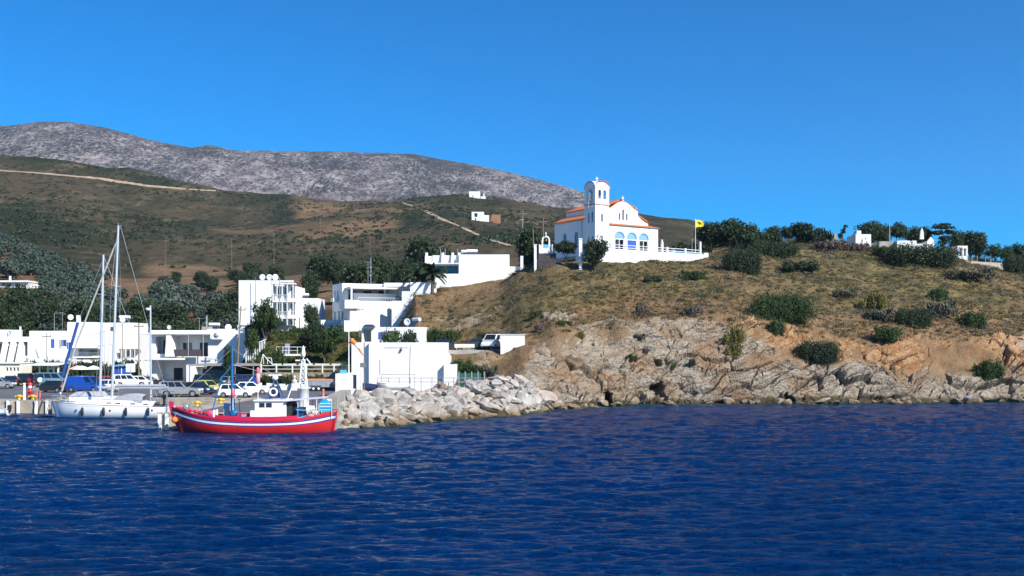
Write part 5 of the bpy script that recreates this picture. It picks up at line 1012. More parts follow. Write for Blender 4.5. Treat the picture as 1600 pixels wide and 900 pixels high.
# gabled baroque front
def gable():
    c = 7.55; pr = [(5.25, 19.2), (5.25, 27.0), (5.1, 27.05)]; n = 8
    for i in range(1, n + 1): t = i / n; pr.append((5.1 - 2.0 * t, 27.05 + 1.15 * (t ** 1.9 * .55 + t * .45)))
    pr += [(3.05, 28.95)]
    for i in range(1, 15): t = i / 14; pr.append((3.05 * (1 - t), 28.95 + 1.35 * (.5 - .5 * math.cos(math.pi * t ** .8))))
    outl = [(c + a, b) for a, b in pr] + [(c - a, b) for a, b in pr[::-1][1:]]
    O = (0, 2.36, 0); hs = [arch(c, .42, 27.2, 29.0), arch(c - .75, .36, 27.2, 28.35), arch(c + .75, .36, 27.2, 28.35)]
    MB().panel(outl, hs, O, (1, 0, 0), (0, -1, 0), .35).build('front_gable', WHITE, ch.t)
    for hh in hs: opening(ch.t, O, (1, 0, 0), (0, -1, 0), hh, 'slit', WHITE)
    mb = MB(); q = outl
    for (a, b), (a2, b2) in zip(q[1:-2], q[2:-1]):
        if abs(a2 - a) < 1e-4: continue
        mb.add([(a, 2.26, b + .01), (a2, 2.26, b2 + .01), (a2, 2.8, b2 + .01), (a, 2.8, b + .01), (a, 2.30, b + .07), (a2, 2.30, b2 + .07), (a2, 2.8, b2 + .07), (a, 2.8, b + .07)], [(4, 5, 6, 7), (0, 1, 5, 4), (2, 3, 7, 6)])
    mb.build('gable_coping', TILE, ch.t, fix=False); ch.part('cross', MB().box(c - .05, c + .05, 2.45, 2.55, 30.35, 31.2).box(c - .28, c + .28, 2.46, 2.54, 30.78, 30.88).box(c - .2, c + .2, 2.36, 2.66, 30.3, 30.42), WHITE)
gable()
# nave, aisles, roofs
for side in (-1, 1):
    u = 7.55 + side * 5.25; uo = (u, u + .3) if side < 0 else (u - .3, u)
    if side < 0: 
        O = (u, 13.9, 0); hs = [arch(a, .9, 23.4, 25.6) for a in (2.6, 5.8, 9.0)]; MB().panel(rect(0, 11.1, 19.0, 27.5), hs, O, (0, -1, 0), (-1, 0, 0), .3).build('aisle_wall', WHITE, ch.t)
        for hh in hs: opening(ch.t, O, (0, -1, 0), (-1, 0, 0), hh, 'win', WHITE)
    else: ch.part('aisle_wall', MB().box(uo[0], uo[1], 2.8, 13.9, 19.0, 27.3), WHITE)
    e, i = 7.55 + side * 5.55, 7.55 + side * 3.0
    ch.part('aisle_roof', MB().add([(e, 2.85, 27.35), (i, 2.85, 28.5), (i, 14.1, 28.5), (e, 14.1, 27.35), (e, 2.85, 27.52), (i, 2.85, 28.67), (i, 14.1, 28.67), (e, 14.1, 27.52)], [(0, 1, 2, 3), (7, 6, 5, 4), (0, 4, 5, 1), (1, 5, 6, 2), (2, 6, 7, 3), (3, 7, 4, 0)]), TILE)
    ch.part('clerestory_wall', MB().box(i - .15, i + .15, 2.85, 13.7, 28.0, 29.35), WHITE)
    e2 = 7.55 + side * 3.3
    ch.part('nave_roof', MB().add([(e2, 2.85, 29.3), (7.55 + side * .001, 2.85, 30.55), (7.55 + side * .001, 14.0, 30.55), (e2, 14.0, 29.3), (e2, 2.85, 29.48), (7.55 + side * .001, 2.85, 30.73), (7.55 + side * .001, 14.0, 30.73), (e2, 14.0, 29.48)], [(0, 1, 2, 3), (7, 6, 5, 4), (0, 4, 5, 1), (1, 5, 6, 2), (2, 6, 7, 3), (3, 7, 4, 0)]), TILE)
ch.part('back_wall', MB().box(2.31, 12.79, 13.9, 14.2, 19, 27.4).slab([(4.55, 27.4), (10.55, 27.4), (10.55, 29.3), (7.55, 30.5), (4.55, 29.3)], 13.75, 13.89), WHITE)
ch.part('drainpipe', MB().tube((2.26, 6.5, 21), (2.26, 6.5, 27.4), .06), GALV)
# terrace with retaining wall, rail and pillars (same axes as the church)
def CW(u, v, z): return Vector((CO.x + u * math.cos(TH) - v * math.sin(TH), CO.y + u * math.sin(TH) + v * math.cos(TH), z))
tr = House('church_terrace', 'white retaining wall and rail of the church terrace on the dry slope', 'terrace', (CO.x, CO.y, 0), TH)
tr.part('retaining_wall', MB().box(-1.6, 20.6, -2.6, -2.25, 17.5, 21.9), WHITE); tr.part('retaining_wall', MB().box(20.25, 20.6, -2.24, 7, 17.5, 21.9), WHITE); tr.part('retaining_wall', MB().box(-1.6, -1.25, -2.24, 3, 17.5, 21.9), WHITE)
tr.part('terrace_floor', MB().box(-1.24, 20.24, -2.24, 9, 20.6, 21.1), GREY)
tr.part('end_block', MB().box(20.61, 21.5, -2.7, -.6, 18.5, 22.2), WHITE)
for i, u in enumerate((1.2, 4.2, 6.3, 8.7, 12.7, 16.6, 19.9)): tr.part('pillar', MB().box(u - .16, u + .16, -2.55, -2.28, 21.91, 22.75 if u < 19 else 24.0), WHITE)
mb = MB()
for z in (22.15, 22.55): mb.box(-1.5, 20.2, -2.45, -2.38, z, z + .08)
tr.part('rail', mb, MWHITE); mb = MB()
for i in range(60): mb.box(12.9 + i * .125, 12.95 + i * .125, -2.43, -2.40, 21.9, 22.2)
tr.part('rail_bars', mb, LBLUE)
for u, v in ((15.5, 3.5), (16.8, 3.5)): tr.part('gate_pillar', MB().box(u - .18, u + .18, v - .18, v + .18, 21.1, 24.3).box(u - .28, u + .28, v - .1, v + .1, 23.6, 23.75).box(u - .1, u + .1, v - .1, v + .1, 24.3, 24.7), WHITE)
mb = MB()
for u0, u1, v in ((17, 20.1, 3.4),): 
    for z in (21.6, 22.3, 22.9): mb.box(u0, u1, v - .03, v + .03, z, z + .07)
    for i in range(14): mb.box(u0 + i * .23, u0 + i * .23 + .05, v - .05, v - .035, 21.2, 22.9)
tr.part('blue_fence', mb, BLUE); tr.part('blue_basin', MB().box(15.6, 17.2, .6, 1.4, 21.11, 21.9), LBLUE); tr.part('pillar', MB().box(18.5, 18.9, 2.6, 3.0, 21.1, 23.2), WHITE)
# flagpole
p = CW(19.35, -1.9, 21.1); t = thing('flagpole', 'white flagpole with a yellow flag bearing a black emblem on the church terrace', 'flagpole', p)
MB().tube((0, 0, 0), (0, 0, ZD(341, p.y) - 21.1), .05, .035).build('pole', MWHITE, t); zt = ZD(343, p.y) - 21.1; mb = MB(); NX, NZ = 14, 8; FW, FH = 1.35, 1.25; fp = lambda i, j: (.06 + FW * i / NX * .95, math.sin(i * .75 + j * .2) * .12 * (i / NX) + i * .02, zt - FH * j / NZ * (1 - .25 * i / NX) - .22 * (i / NX) ** 1.3 - .06 * math.sin(i * .8))
vs = [fp(i, j) for j in range(NZ + 1) for i in range(NX + 1)]; mb.add(vs, [(j * (NX + 1) + i, j * (NX + 1) + i + 1, (j + 1) * (NX + 1) + i + 1, (j + 1) * (NX + 1) + i) for j in range(NZ) for i in range(NX)]); f = mb.build('flag', mat('yellow_flag', (.80, .62, .03), .7), t, fix=False)
em = MB(); fe = lambda u, v: tuple(Vector(fp(u * NX, v * NZ)) + Vector((0, -.025, 0)))
for poly in ([(.44, .25), (.50, .32), (.56, .25), (.60, .30), (.54, .38), (.56, .62), (.62, .78), (.5, .72), (.38, .78), (.44, .62), (.46, .38), (.40, .30)], [(.53, .42), (.62, .28), (.72, .30), (.74, .45), (.70, .62), (.62, .52), (.56, .58)], [(.47, .42), (.38, .28), (.28, .30), (.26, .45), (.30, .62), (.38, .52), (.44, .58)]): em.add([fe(a, b) for a, b in poly], [tuple(range(len(poly)))])
em.build('emblem', mat('flag_black', (.02, .02, .02), .7), f, fix=False)
p = CW(20.0, -.4, 21.1); t = thing('steel_pole', 'second thin bare pole right beside the yellow flag', 'pole', p); MB().tube((0, 0, 0), (0, 0, 3.4), .04).build('shaft', GALV, t); MB().ball((0, 0, 3.45), .08).build('finial', GALV, t)
# bell arch shrine
p = P(853, 395, 154); zg = ground(p.x, p.y)
t = thing('bell_arch', 'small white arch shrine with a cross, on dark stone left of the church', 'shrine', (p.x, p.y, zg)); z0 = ZD(395, 154) - zg
wb_ = MB().panel([(-1.0, z0 - .1), (1.0, z0 - .1), (.85, z0 + 1.1), (.66, z0 + 1.1), (.62, z0 + 1.9)] + [(.6 * math.cos(math.pi * i / 8), z0 + 1.95 + .65 * math.sin(math.pi * i / 8)) for i in range(9)] + [(-.62, z0 + 1.9), (-.66, z0 + 1.1), (-.85, z0 + 1.1)], [arch(0, .8, z0 + .75, z0 + 2.35)], (0, 0, 0), (1, 0, 0), (0, -1, 0), .4); wb_.build('arch', WHITE, t)
MB().box(-.4, .4, -.02, .05, z0 + .75, z0 + 1.25).build('blue_panel', LBLUE, t); MB().lathe([(.03, .4), (.12, .3), (.2, .1), (.22, 0)], (0, -.2, z0 + 1.75), 10).build('bell', mat('bronze'), t); MB().box(-.05, .05, -.25, -.15, z0 + 2.6, z0 + 3.1).box(-.17, .17, -.24, -.16, z0 + 2.85, z0 + 2.95).build('cross', WHITE, t)
MB().box(-1.05, -.86, -.3, .1, z0 - .1, z0 + 1.25).build('pillar', WHITE, t); MB().box(.86, 1.05, -.3, .1, z0 - .1, z0 + 1.25).build('pillar', WHITE, t)
MB().box(-1.15, 1.5, -.4, 1.0, -1, z0 - .11).build('plinth', mat('dark_plinth_stone', (.06, .055, .055), .95, noise=.4, scale=2, bump=.6), t)
def whitepillar(px, py0, py1, D, wpx, label):
    x = XD(px, D); zg = ground(x, D) - .3; w2 = wpx * D / FPX / 2; t = thing('gate_pillar', label, 'pillar', (x, D, zg)); MB().box(-w2, w2, -w2, w2, 0, ZD(py0, D) - zg).build('shaft', WHITE, t); MB().box(-w2 - .06, w2 + .06, -w2 - .06, w2 + .06, ZD(py0, D) - zg, ZD(py0, D) - zg + .12).build('cap', WHITE, t)
whitepillar(907, 374, 415, 151, 5, 'tall white pillar left of the dark pine before the church'); whitepillar(836.5, 383, 404, 154, 4, 'short white pillar at the left end of the church path')
def pole(px, py0, D, label, r=.11, m=WOODP, name='utility_pole', arms=1, base=None, cat='utility pole', lamp=False, lean=0):
    x = XD(px, D); zg = ground(x, D) if base is None else base; H_ = ZD(py0, D) - zg; t = thing(name, label, cat, (x, D, zg - .3)); MB().tube((0, 0, 0), (lean, 0, H_ + .3), r, r * .7, 8).build('shaft', m, t)
    if arms: MB().box(lean - .7, lean + .7, -.06, .06, H_ - .35, H_ - .22).build('crossarm', m, t)
    for s in ((-.6, 0, .6) if arms else ()): MB().tube((lean + s, 0, H_ - .2), (lean + s, 0, H_ - .02), .04).build('insulator', GLASS, t)
    if lamp: MB().tube((0, 0, H_ + .2), (1.1, 0, H_ + .35), .04).build('arm', m, t); MB().box(.9, 1.5, -.12, .12, H_ + .27, H_ + .37).build('lamp_head', GALV, t)
    return t
pole(835, 357, 156, 'leaning wooden pole by the short white pillar', .08, arms=0, lean=-.2); pole(849, 341, 172, 'wooden pole rising behind the bell arch', .08, arms=1); pole(817, 329, 190, 'wooden pole left of the church trees against the brown hill', .1)
pole(1390, 345, 186, 'pale lamp pole on the skyline among the hilltop trees', .1, GALV, 'lamp_pole', 0, cat='lamp pole')
for px, py, D, l in ((258, 374, 420, 'slender pole on the reddish cut left of the white block'), (362, 372, 420, 'slender pole on the brown hillside above the white block'), (428, 363, 380, 'slender pole on the brown hillside right above the tall block'), (501, 315, 600, 'far pole high on the brown hill'), (578, 361, 360, 'pole on the hillside behind the terraced villa'), (816, 340, 300, 'pole on the hill behind the upper villa')): pole(px, py, D, l, .09, GALV if px == 816 else WOODP)
pole(370, 478, 149, 'tall leaning wooden pole in front of the tall white block', .13, arms=1, lean=.6); pole(399, 432, 163, 'thin pole rising against the plain white wall', .06, GREYD, arms=0, base=9)
pole(437, 434, 158.5, 'grey pole before the balconies, left one', .09, GALV, arms=0); pole(448, 440, 159, 'grey pole before the balconies, right one', .09, GALV, arms=0); pole(561, 478, 152, 'pole against the white lower wall of the terraced villa', .07, GREYD, arms=1)
pole(191, 505, 150, 'dark wooden pole in front of the stepped white house', .1, WOODP, arms=0); pole(217, 504, 151, 'second wooden pole at the right edge of the stepped white house', .12, WOODP, arms=1); pole(85, 489, 178, 'street lamp rising behind the long low house', .06, GALV, 'street_lamp', 0, lamp=True, cat='street lamp'); pole(34, 515, 160, 'thin pole behind the pergola house', .06, GALV, arms=0); pole(73, 520, 158, 'short wooden pole before the blue door', .07, GREYD, arms=1)
# ---- hilltop houses on the right, far houses
def hh(px0, px1, py0, py1, D, label, holes=(), dep=5, name='hilltop_house', zdrop=1.0, group=None, **kw):
    k = D / FPX; x0 = XD(px0, D); zb = ZD(py1, D) - zdrop; h = House(name, label, 'house', (x0, D, zb)); h.block(0, (px1 - px0) * k, 0, dep, 0, ZD(py0, D) - zb, front=[H(a[0], D, px0, zb, *a[1:]) for a in holes], **kw); return h
hh(1337, 1361, 366, 378, 187, 'small white hilltop house with stepped top under the broad dark tree', [('dark', 1346, 1348, 374, 379), ('slit', 1352, 1353.5, 371, 374)]).part('parapet_step', MB().box(.3, 1.1, .3, 1, 2.4, 3.1), WHITE)
hh(1402, 1432, 376, 388, 184, 'long white hilltop house below the skyline pines', [('slit', 1410, 1414, 379, 381)]); hh(1374, 1401.5, 377, 386, 185, 'grey stone wing left of the long hilltop house', [], m=GREY)
hh(1432.5, 1443, 381, 388, 185, 'low step of white wall right of the long hilltop house')
h = House('chapel', 'tiny white gabled chapel half hidden by the hilltop pines', 'chapel', (XD(1449, 186), 186, ZD(390, 186))); kk = 186 / FPX
h.block(0, 11 * kk, 0, 4, 0, ZD(377, 186) - ZD(390, 186), front=[('slit', rect(.5, .75, .4, .9))], outer=[(0, 0), (11 * kk, 0), (11 * kk, 1.55), (5.5 * kk, 2.35), (0, 1.55)], par=.4); h.part('bell_gable', MB().slab([(-.9, 2.0), (-.2, 2.0), (-.3, 3.4), (-.55, 4.1), (-.8, 3.4)], 1, 1.4), WHITE)
hh(1464, 1478, 389, 396, 186, 'small white shed between the chapel and the umbrella pine'); hh(1496, 1512, 384, 402, 187, 'white porch with pillars behind the hilltop wall', [('loggia1', 1499, 1504, 388, 400), ('loggia1', 1506, 1510, 388, 400)])
hh(1293, 1308, 366, 372, 188, 'flat pale roof just showing on the skyline left of the bent tree', [], m=GREY)
t = thing('field_wall', 'long low pale stone wall on the hilltop at the right', 'wall', (XD(1535, 184), 184, ZD(420, 184))); D = 184
wb(MB().add([(XD(1493, D), D, ZD(424, D)), (XD(1572, D), D, ZD(428, D)), (XD(1572, D), D, ZD(411, D)), (XD(1493, D), D, ZD(407, D)), (XD(1493, D), D + .6, ZD(424, D)), (XD(1572, D), D + .6, ZD(428, D)), (XD(1572, D), D + .6, ZD(411, D)), (XD(1493, D), D + .6, ZD(407, D))], [(0, 1, 2, 3), (7, 6, 5, 4), (0, 4, 5, 1), (1, 5, 6, 2), (2, 6, 7, 3), (3, 7, 4, 0)]), 'wall', mat('pale_wall', (.48, .44, .38), .9, noise=.2, scale=1, bump=.4), t)
for i, px in enumerate((1497, 1504, 1511, 1519, 1527, 1540, 1548)): pole(px, 399, 184.6, 'pale fence stake standing behind the hilltop stone wall', .06, GALV, 'fence_stake', 0, base=ZD(410, 184.6), cat='fence stake')['group'] = 'fence stakes behind the hilltop wall'
def farhouse(px0, px1, py0, py1, label, ex):
    p = hit((px0 + px1) / 2, py1); D = p.y; k = D / FPX; h = hh(px0, px1, py0, py1, D, label, ex, dep=7, name='far_house', zdrop=1.5); return h, D, k
h, D, k = farhouse(733, 750, 299, 309, 'white cube house on the crest of the brown hill', [('slit', 738, 739.2, 305, 309)]); h.part('annex', MB().box(18 * k, 26 * k, 0, .4, 0, 2.6).box(22 * k, 24 * k, .01, .39, 2.6, 5), WHITE)
h, D, k = farhouse(737, 756, 331, 345, 'pale unfinished house with pillars below the crest of the brown hill', [('dark', 742, 744, 341, 346), ('loggia2', 741, 746, 333, 339)]); h.part('side_wall', MB().box(19 * k, 27 * k, 0, 4, 0, ZD(336, D) - ZD(345, D) + 1.5), WHITE2); h.part('earth_bank', MB().slab([(27 * k, 0), (45 * k, 0), (45 * k, 5.5), (32 * k, 5.5)], 1, 6), mat('red_earth', (.32, .16, .09), .95, noise=.3, scale=.5))
h, D, k = farhouse(-20, 45, 439, 449, 'white house with a long flat overhanging roof among the olive trees', [('loggia1.5', 2, 18, 442, 447), ('dark', 24, 29, 443, 449)]); h.part('roof_slab', MB().box(-.4, 66 * k, -1.2, 7, ZD(441, D) - ZD(449, D) + 1.5, ZD(438.4, D) - ZD(449, D) + 1.5), WHITE); h.part('chimney', MB().box(29 * k, 31 * k, 2, 2.6, 3.4, 5), WHITE)

# ---- left-edge houses and stalls
D = 158; k = D / FPX; zb = .9
h = House('pergola_house', 'white house with a row of sloping buttress pillars at the left edge', 'house', (XD(-30, D), D, zb))
h.block(0, 76 * k, 0, 8, 0, ZD(526, D) - zb, front=px_holes(D, -30, [('loggia2', -25, 5, 534, 553), ('loggia2', 12, 20, 534, 556), ('loggia2', 25, 33, 534, 556), ('loggia2', 36, 43, 534, 556)], zb)); h.part('annex', MB().box(0, 36 * k, 1, 6, ZD(526, D) - zb + .01, ZD(515, D) - zb), WHITE)
for px in (8, 20, 33): h.part('buttress', MB().add([((px + 30) * k, 0, 0), ((px + 33.5) * k, 0, 0), ((px + 33.5) * k, 0, ZD(532, D) - zb), ((px + 30) * k, 0, ZD(532, D) - zb), ((px + 26) * k, -2.6, 0), ((px + 29) * k, -2.6, 0), ((px + 33) * k, -.6, ZD(532, D) - zb), ((px + 30) * k, -.6, ZD(532, D) - zb)], [(0, 1, 2, 3), (7, 6, 5, 4), (0, 4, 5, 1), (1, 5, 6, 2), (2, 6, 7, 3), (3, 7, 4, 0)]), WHITE)
for px, hgt in ((18, 1.0), (21.5, 1.6)): h.part('chimney', MB().box((px + 29) * k, (px + 30.6) * k, 2, 2.3, ZD(526, D) - zb, ZD(526, D) - zb + hgt), WHITE)
dish((XD(12, D), D + 1, ZD(526, D) - .25), 'dish on the pergola house roof', .4)
D = 148; k = D / FPX
h = House('harbour_kiosk', 'low cream kiosk with four dark windows at the left edge', 'kiosk', (XD(-20, D), D, 1.3)); h.block(0, 52 * k, 0, 3.5, 0, ZD(568, D) - 1.3, front=px_holes(D, -20, [('win', 9 + 5.6 * i, 12.6 + 5.6 * i, 574, 580) for i in range(4)], 1.3), m=mat('cream_render', (.72, .68, .58), .7, noise=.05), par=.15)
h.part('roof_edge', MB().box(-.1, 53 * k, -.3, 3.6, ZD(568, D) - 1.3 + .003, ZD(566.6, D) - 1.3), MWHITE)
t = thing('white_pergola', 'white four-post stall beside the cream kiosk', 'stall', (XD(72, D), D, 1.3))
for px in (62, 75, 84, 91): MB().box(XD(px, D) - t.location.x - .1, XD(px, D) - t.location.x + .1, -.1, .1, 0, ZD(567, D) - 1.3).build('post', MWHITE, t)
MB().add([(XD(48, D) - t.location.x, -1.4, ZD(571, D) - 1.3), (XD(96, D) - t.location.x, -1.4, ZD(571, D) - 1.3), (XD(96, D) - t.location.x, 2.5, ZD(568, D) - 1.3), (XD(48, D) - t.location.x, 2.5, ZD(568, D) - 1.3), (XD(48, D) - t.location.x, -1.4, ZD(570, D) - 1.3), (XD(96, D) - t.location.x, -1.4, ZD(570, D) - 1.3), (XD(96, D) - t.location.x, 2.5, ZD(567, D) - 1.3), (XD(48, D) - t.location.x, 2.5, ZD(567, D) - 1.3)], [(3, 2, 1, 0), (4, 5, 6, 7), (0, 1, 5, 4), (2, 3, 7, 6), (0, 4, 7, 3), (1, 2, 6, 5)]).build('canopy', MWHITE, t); MB().box(-1.6, 1.8, 1.9, 2.0, 0, 1.9).build('back_panel', DARKW, t)
D = 146; k = D / FPX
t = thing('blue_kiosk', 'bright blue kiosk with a slanted roof behind the white cars', 'kiosk', (XD(188, D), D, 1.3)); a, b_ = -10 * k, 10 * k; MB().box(a, b_, 0, 2, 0, ZD(573, D) - 1.3).build('wall', BLUE, t); MB().box(1.3 * k, 2.6 * k, -.06, -.004, .2, ZD(573, D) - 1.4).build('post', MWHITE, t)
MB().add([(a - .2, -.4, ZD(573, D) - 1.3), (b_ + .2, -.4, ZD(571, D) - 1.3), (b_ + .2, 2.2, ZD(569, D) - 1.3), (a - .2, 2.2, ZD(571, D) - 1.3), (a - .2, -.4, ZD(572, D) - 1.3), (b_ + .2, -.4, ZD(570, D) - 1.3), (b_ + .2, 2.2, ZD(568, D) - 1.3), (a - .2, 2.2, ZD(570, D) - 1.3)], [(3, 2, 1, 0), (4, 5, 6, 7), (0, 1, 5, 4), (2, 3, 7, 6), (0, 4, 7, 3), (1, 2, 6, 5)]).build('roof', LBLUE, t)
t = thing('white_board', 'blank white signboard on a post right of the blue kiosk', 'signboard', (XD(204, 144), 144, 1.3)); MB().tube((0, 0, 0), (0, 0, 2.6), .06).build('post', GALV, t); MB().box(-.65, .65, -.04, .04, 1.9, 3.1).build('board', MWHITE, t)
D = 150
for i, (px, w, l) in enumerate(((66, 60, 'long green hedge behind the white stall'), (100, 40, 'green hedge under the long low house balcony'), (140, 60, 'green hedge under the white awning'), (192, 50, 'hedge right of the white awning behind the blue kiosk'), (66, 26, 'round dark bush beneath the blue shutters'), (80, 24, 'round green bush beneath the blue door'), (35, 22, 'dark bush under the buttress pillars'))):
    dd = 152 if i < 4 else 157; x = XD(px, dd); m = TREES['hedge0' if i < 4 else 'bush%d' % (i % 2)]['crown']; t = plant('hedge' if i < 4 else 'bush', 'hedge0' if i < 4 else 'bush%d' % (i % 2), x, dd, 1.25, l, 'hedge' if i < 4 else 'bush'); s = w * dd / FPX / (6.0 if i < 4 else 2.0); t.scale = (s, min(s, 1.2), (3.0 if i < 4 else 4.4))
t = thing('terrace_wall', 'low pale retaining wall of the raised garden before the harbour houses', 'wall', (XD(80, 156.2), 156.2, .9)); MB().box(XD(45, 156.2) - t.location.x, XD(118, 156.2) - t.location.x, 0, .4, 0, ZD(560, 156.2) - .9).build('wall', WHITE2, t)
for i, (px, l) in enumerate(((58, 'white sloping sunshade left of the round dark bush'), (72, 'white sloping sunshade between the round bushes'))):
    t = thing('sun_shade', l, 'sunshade', (XD(px, 155.5), 155.5, 3.4)); MB().add([(-.7, -.5, 0), (.7, -.5, 0), (.5, .4, 1.2), (-.2, .4, 1.3), (-.7, -.45, -.05), (.7, -.45, -.05), (.5, .45, 1.15), (-.2, .45, 1.25)], [(0, 1, 2, 3), (7, 6, 5, 4), (0, 4, 5, 1), (1, 5, 6, 2), (2, 6, 7, 3), (3, 7, 4, 0)]).build('cloth', MWHITE, t); MB().tube((0, 0, -2.2), (0, 0, .6), .04).build('pole', GALV, t)
# car shelter
D = 143; k = D / FPX; x0, x1 = XD(305, D), XD(408, D); t = thing('car_shelter', 'long flat-roofed open car shelter, dark inside, behind the white hatchback', 'shelter', ((x0 + x1) / 2, D, 1.3)); L = (x1 - x0) / 2
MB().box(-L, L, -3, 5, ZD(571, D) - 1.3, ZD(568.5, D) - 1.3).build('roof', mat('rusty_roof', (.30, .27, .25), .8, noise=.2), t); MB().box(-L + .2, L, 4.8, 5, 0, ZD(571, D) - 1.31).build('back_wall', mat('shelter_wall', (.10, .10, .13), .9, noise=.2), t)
for px in (306, 376, 404): MB().box(XD(px, D) - t.location.x - .06, XD(px, D) - t.location.x + .06, -2.9, -2.78, 0, ZD(571, D) - 1.31).build('post', GALV, t)
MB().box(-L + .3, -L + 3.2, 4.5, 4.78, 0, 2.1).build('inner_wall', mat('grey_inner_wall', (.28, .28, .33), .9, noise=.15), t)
# terrace fence of white rails with stone wall below
D = 133; k = D / FPX; x0, x1 = XD(407, D), XD(545, D); t = thing('terrace_fence', 'long white metal fence above the planted stone wall behind the mole', 'fence', ((x0 + x1) / 2, D, ZD(584, D))); c0 = t.location.x; mb = MB()
for a, b_ in ((425, 440), (443, 463), (467, 489), (492, 515), (518, 537)): mb.box(XD(a, D) - c0, XD(b_, D) - c0, -.05, .05, ZD(570, D) - t.location.z, ZD(568.3, D) - t.location.z)
mb.build('top_rail', MWHITE, t); MB().box(x0 - c0, x1 - c0, -.04, .04, ZD(571.6, D) - t.location.z, ZD(570.8, D) - t.location.z).box(x0 - c0, x1 - c0, -.03, .03, ZD(577, D) - t.location.z, ZD(576.3, D) - t.location.z).build('rail', MWHITE, t)
for px in (408, 432, 457, 479, 504, 522, 535, 544): MB().box(XD(px, D) - c0 - .07, XD(px, D) - c0 + .07, -.08, .08, -.6, ZD(569, D) - t.location.z).build('post', MWHITE, t)
t = thing('stone_wall', 'rough brown stone retaining wall under the white fence', 'wall', ((x0 + x1) / 2, D - .5, 1.2)); MB().box(x0 - c0, x1 - c0, 0, .5, 0, ZD(582, D) - 1.2).build('wall', STONE, t)
for px, w, l in ((421, 34, 'dark green shrub in front of the stone wall, left of the radar'), (446, 30, 'dark green shrub in front of the stone wall behind the radar'), (490, 44, 'dark shrub over the silver trailer')): plant('shrub', 'hedge0', XD(px, D - 1.6), D - 1.6, 1.25, l, 'shrub').scale = (w * k / 5.6, 1, 1.7)
t = thing('kerb_wall', 'low whitewashed kerb wall at the back of the parking, behind the lattice tower', 'wall', (XD(430, 130), 130, 1.3)); mb = MB(); rr = random.Random(2)
for i in range(22): a = XD(400, 130) + i * .33; wb_w = .33; mb.box(a - t.location.x, a - t.location.x + .31, 0, .5, 0, rr.uniform(.55, .95))
mb.build('wall', WHITE, t)
box_thing('blue_bin', 'bright blue waste bin behind the white hatchback', 'bin', 395, 400.5, 592, 606, 127, .9, mat('bin_blue', (.01, .06, .55), .5), base=1.3)
t = [o for o in COL.objects if o.name == 'blue_bin'][0]; MB().box(-.28, .28, -.06, .96, ZD(592, 127) - 1.3 + .003, ZD(592, 127) - 1.2).build('lid', mat('bin_blue'), t)
# white furniture terrace above fence
t = thing('garden_stair_rail', 'white angled metal stair rail at the left end of the fence', 'stair rail', (XD(412, 134), 134, ZD(569, 134))); MB().path([(-.4, 0, 0), (-.1, 0, 1.3), (.5, 0, .6), (1.1, 0, 0)], .05).path([(-.1, 0, 1.3), (.0, 0, 0)], .04).path([(.5, 0, .6), (.5, 0, 0)], .04).path([(.3, 0, .8), (1.0, 0, .8), (1.1, 0, .1)], .05).build('rail', MWHITE, t)
t = thing('lookout_deck', 'small white-railed deck with a grey box on the green bank', 'deck', (XD(450, 142), 142, ZD(556, 142))); mb = MB().box(-1.6, 1.5, -.6, 1.4, 0, .25); mb.build('slab', WHITE, t); MB().box(-1.6, -1.2, -.6, -.2, -1.3, 0).build('pier', WHITE, t)
mb = MB()
for u in (-1.5, -.6, .2, 1.4): mb.tube((u, -.5, .25), (u, -.5, 1.25), .04, n=5)
mb.tube((-1.5, -.5, 1.25), (2.6, -.5, 1.2), .04, n=5).tube((-1.5, -.5, .75), (1.4, -.5, .75), .03, n=5).build('railing', MWHITE, t); MB().box(-.35, .2, -.3, .3, .26, 1.7).build('cabinet', mat('grey_blue_cabinet', (.3, .33, .42), .6), t)
# ---- big white boathouse at the root of the breakwater
D = 124; k = D / FPX; x0 = XD(548, D); zb = 1.2
h = House('boathouse', 'large blank white building behind the breakwater boulders', 'building', (x0, D, zb))
h.block(2.2, (694 - 548) * k, 0, 9, 0, ZD(535, D) - zb, front=[H('door', D, 548, zb - 0, 562, 569, 571, 604)] if False else [], par=.25); h.block(0, 2.19, .6, 8, 0, ZD(535, D) - zb, name='left_wall', par=.25, left=[('win', rect(2, 3.4, 2.2, 4.2))]) 
h.block((694.1 - 548) * k, (714 - 548) * k, -.8, 6, 0, ZD(569, D) - zb, name='annex_wall', par=.2, front=[('slit', rect(.5, .62, .5, 1.3))])
h.part('stair_cheek', MB().slab([((694.2 - 548) * k, ZD(568.9, D) - zb), ((702.5 - 548) * k, ZD(568.9, D) - zb), ((702.5 - 548) * k, ZD(557, D) - zb), ((694.2 - 548) * k, ZD(549, D) - zb)], 1.2, 3.5), WHITE)
mb = MB()
for a, b_ in ((600, 638), ): mb.tube(((a - 548) * k, -.05, ZD(543, D) - zb), ((b_ - 548) * k, -.05, ZD(543, D) - zb), .02, n=4)
for px, y0, y1 in ((640, 541, 604), (594, 561, 585)): mb.tube(((px - 548) * k, -.05, ZD(y1, D) - zb), ((px + (1.5 if px == 640 else 0) - 548) * k, -.05, ZD(y0, D) - zb), .025, n=4)
h.part('wall_conduit', mb, GALV); h.part('wall_lamp', MB().lathe([(.02, 0), (.07, -.15), (.16, -.4), (.02, -.42)], ((627 - 548) * k, -.2, ZD(543, D) - zb), 8).tube(((627 - 548) * k, -.2, ZD(543, D) - zb), ((627 - 548) * k, 0, ZD(543, D) - zb), .02), BLACK)
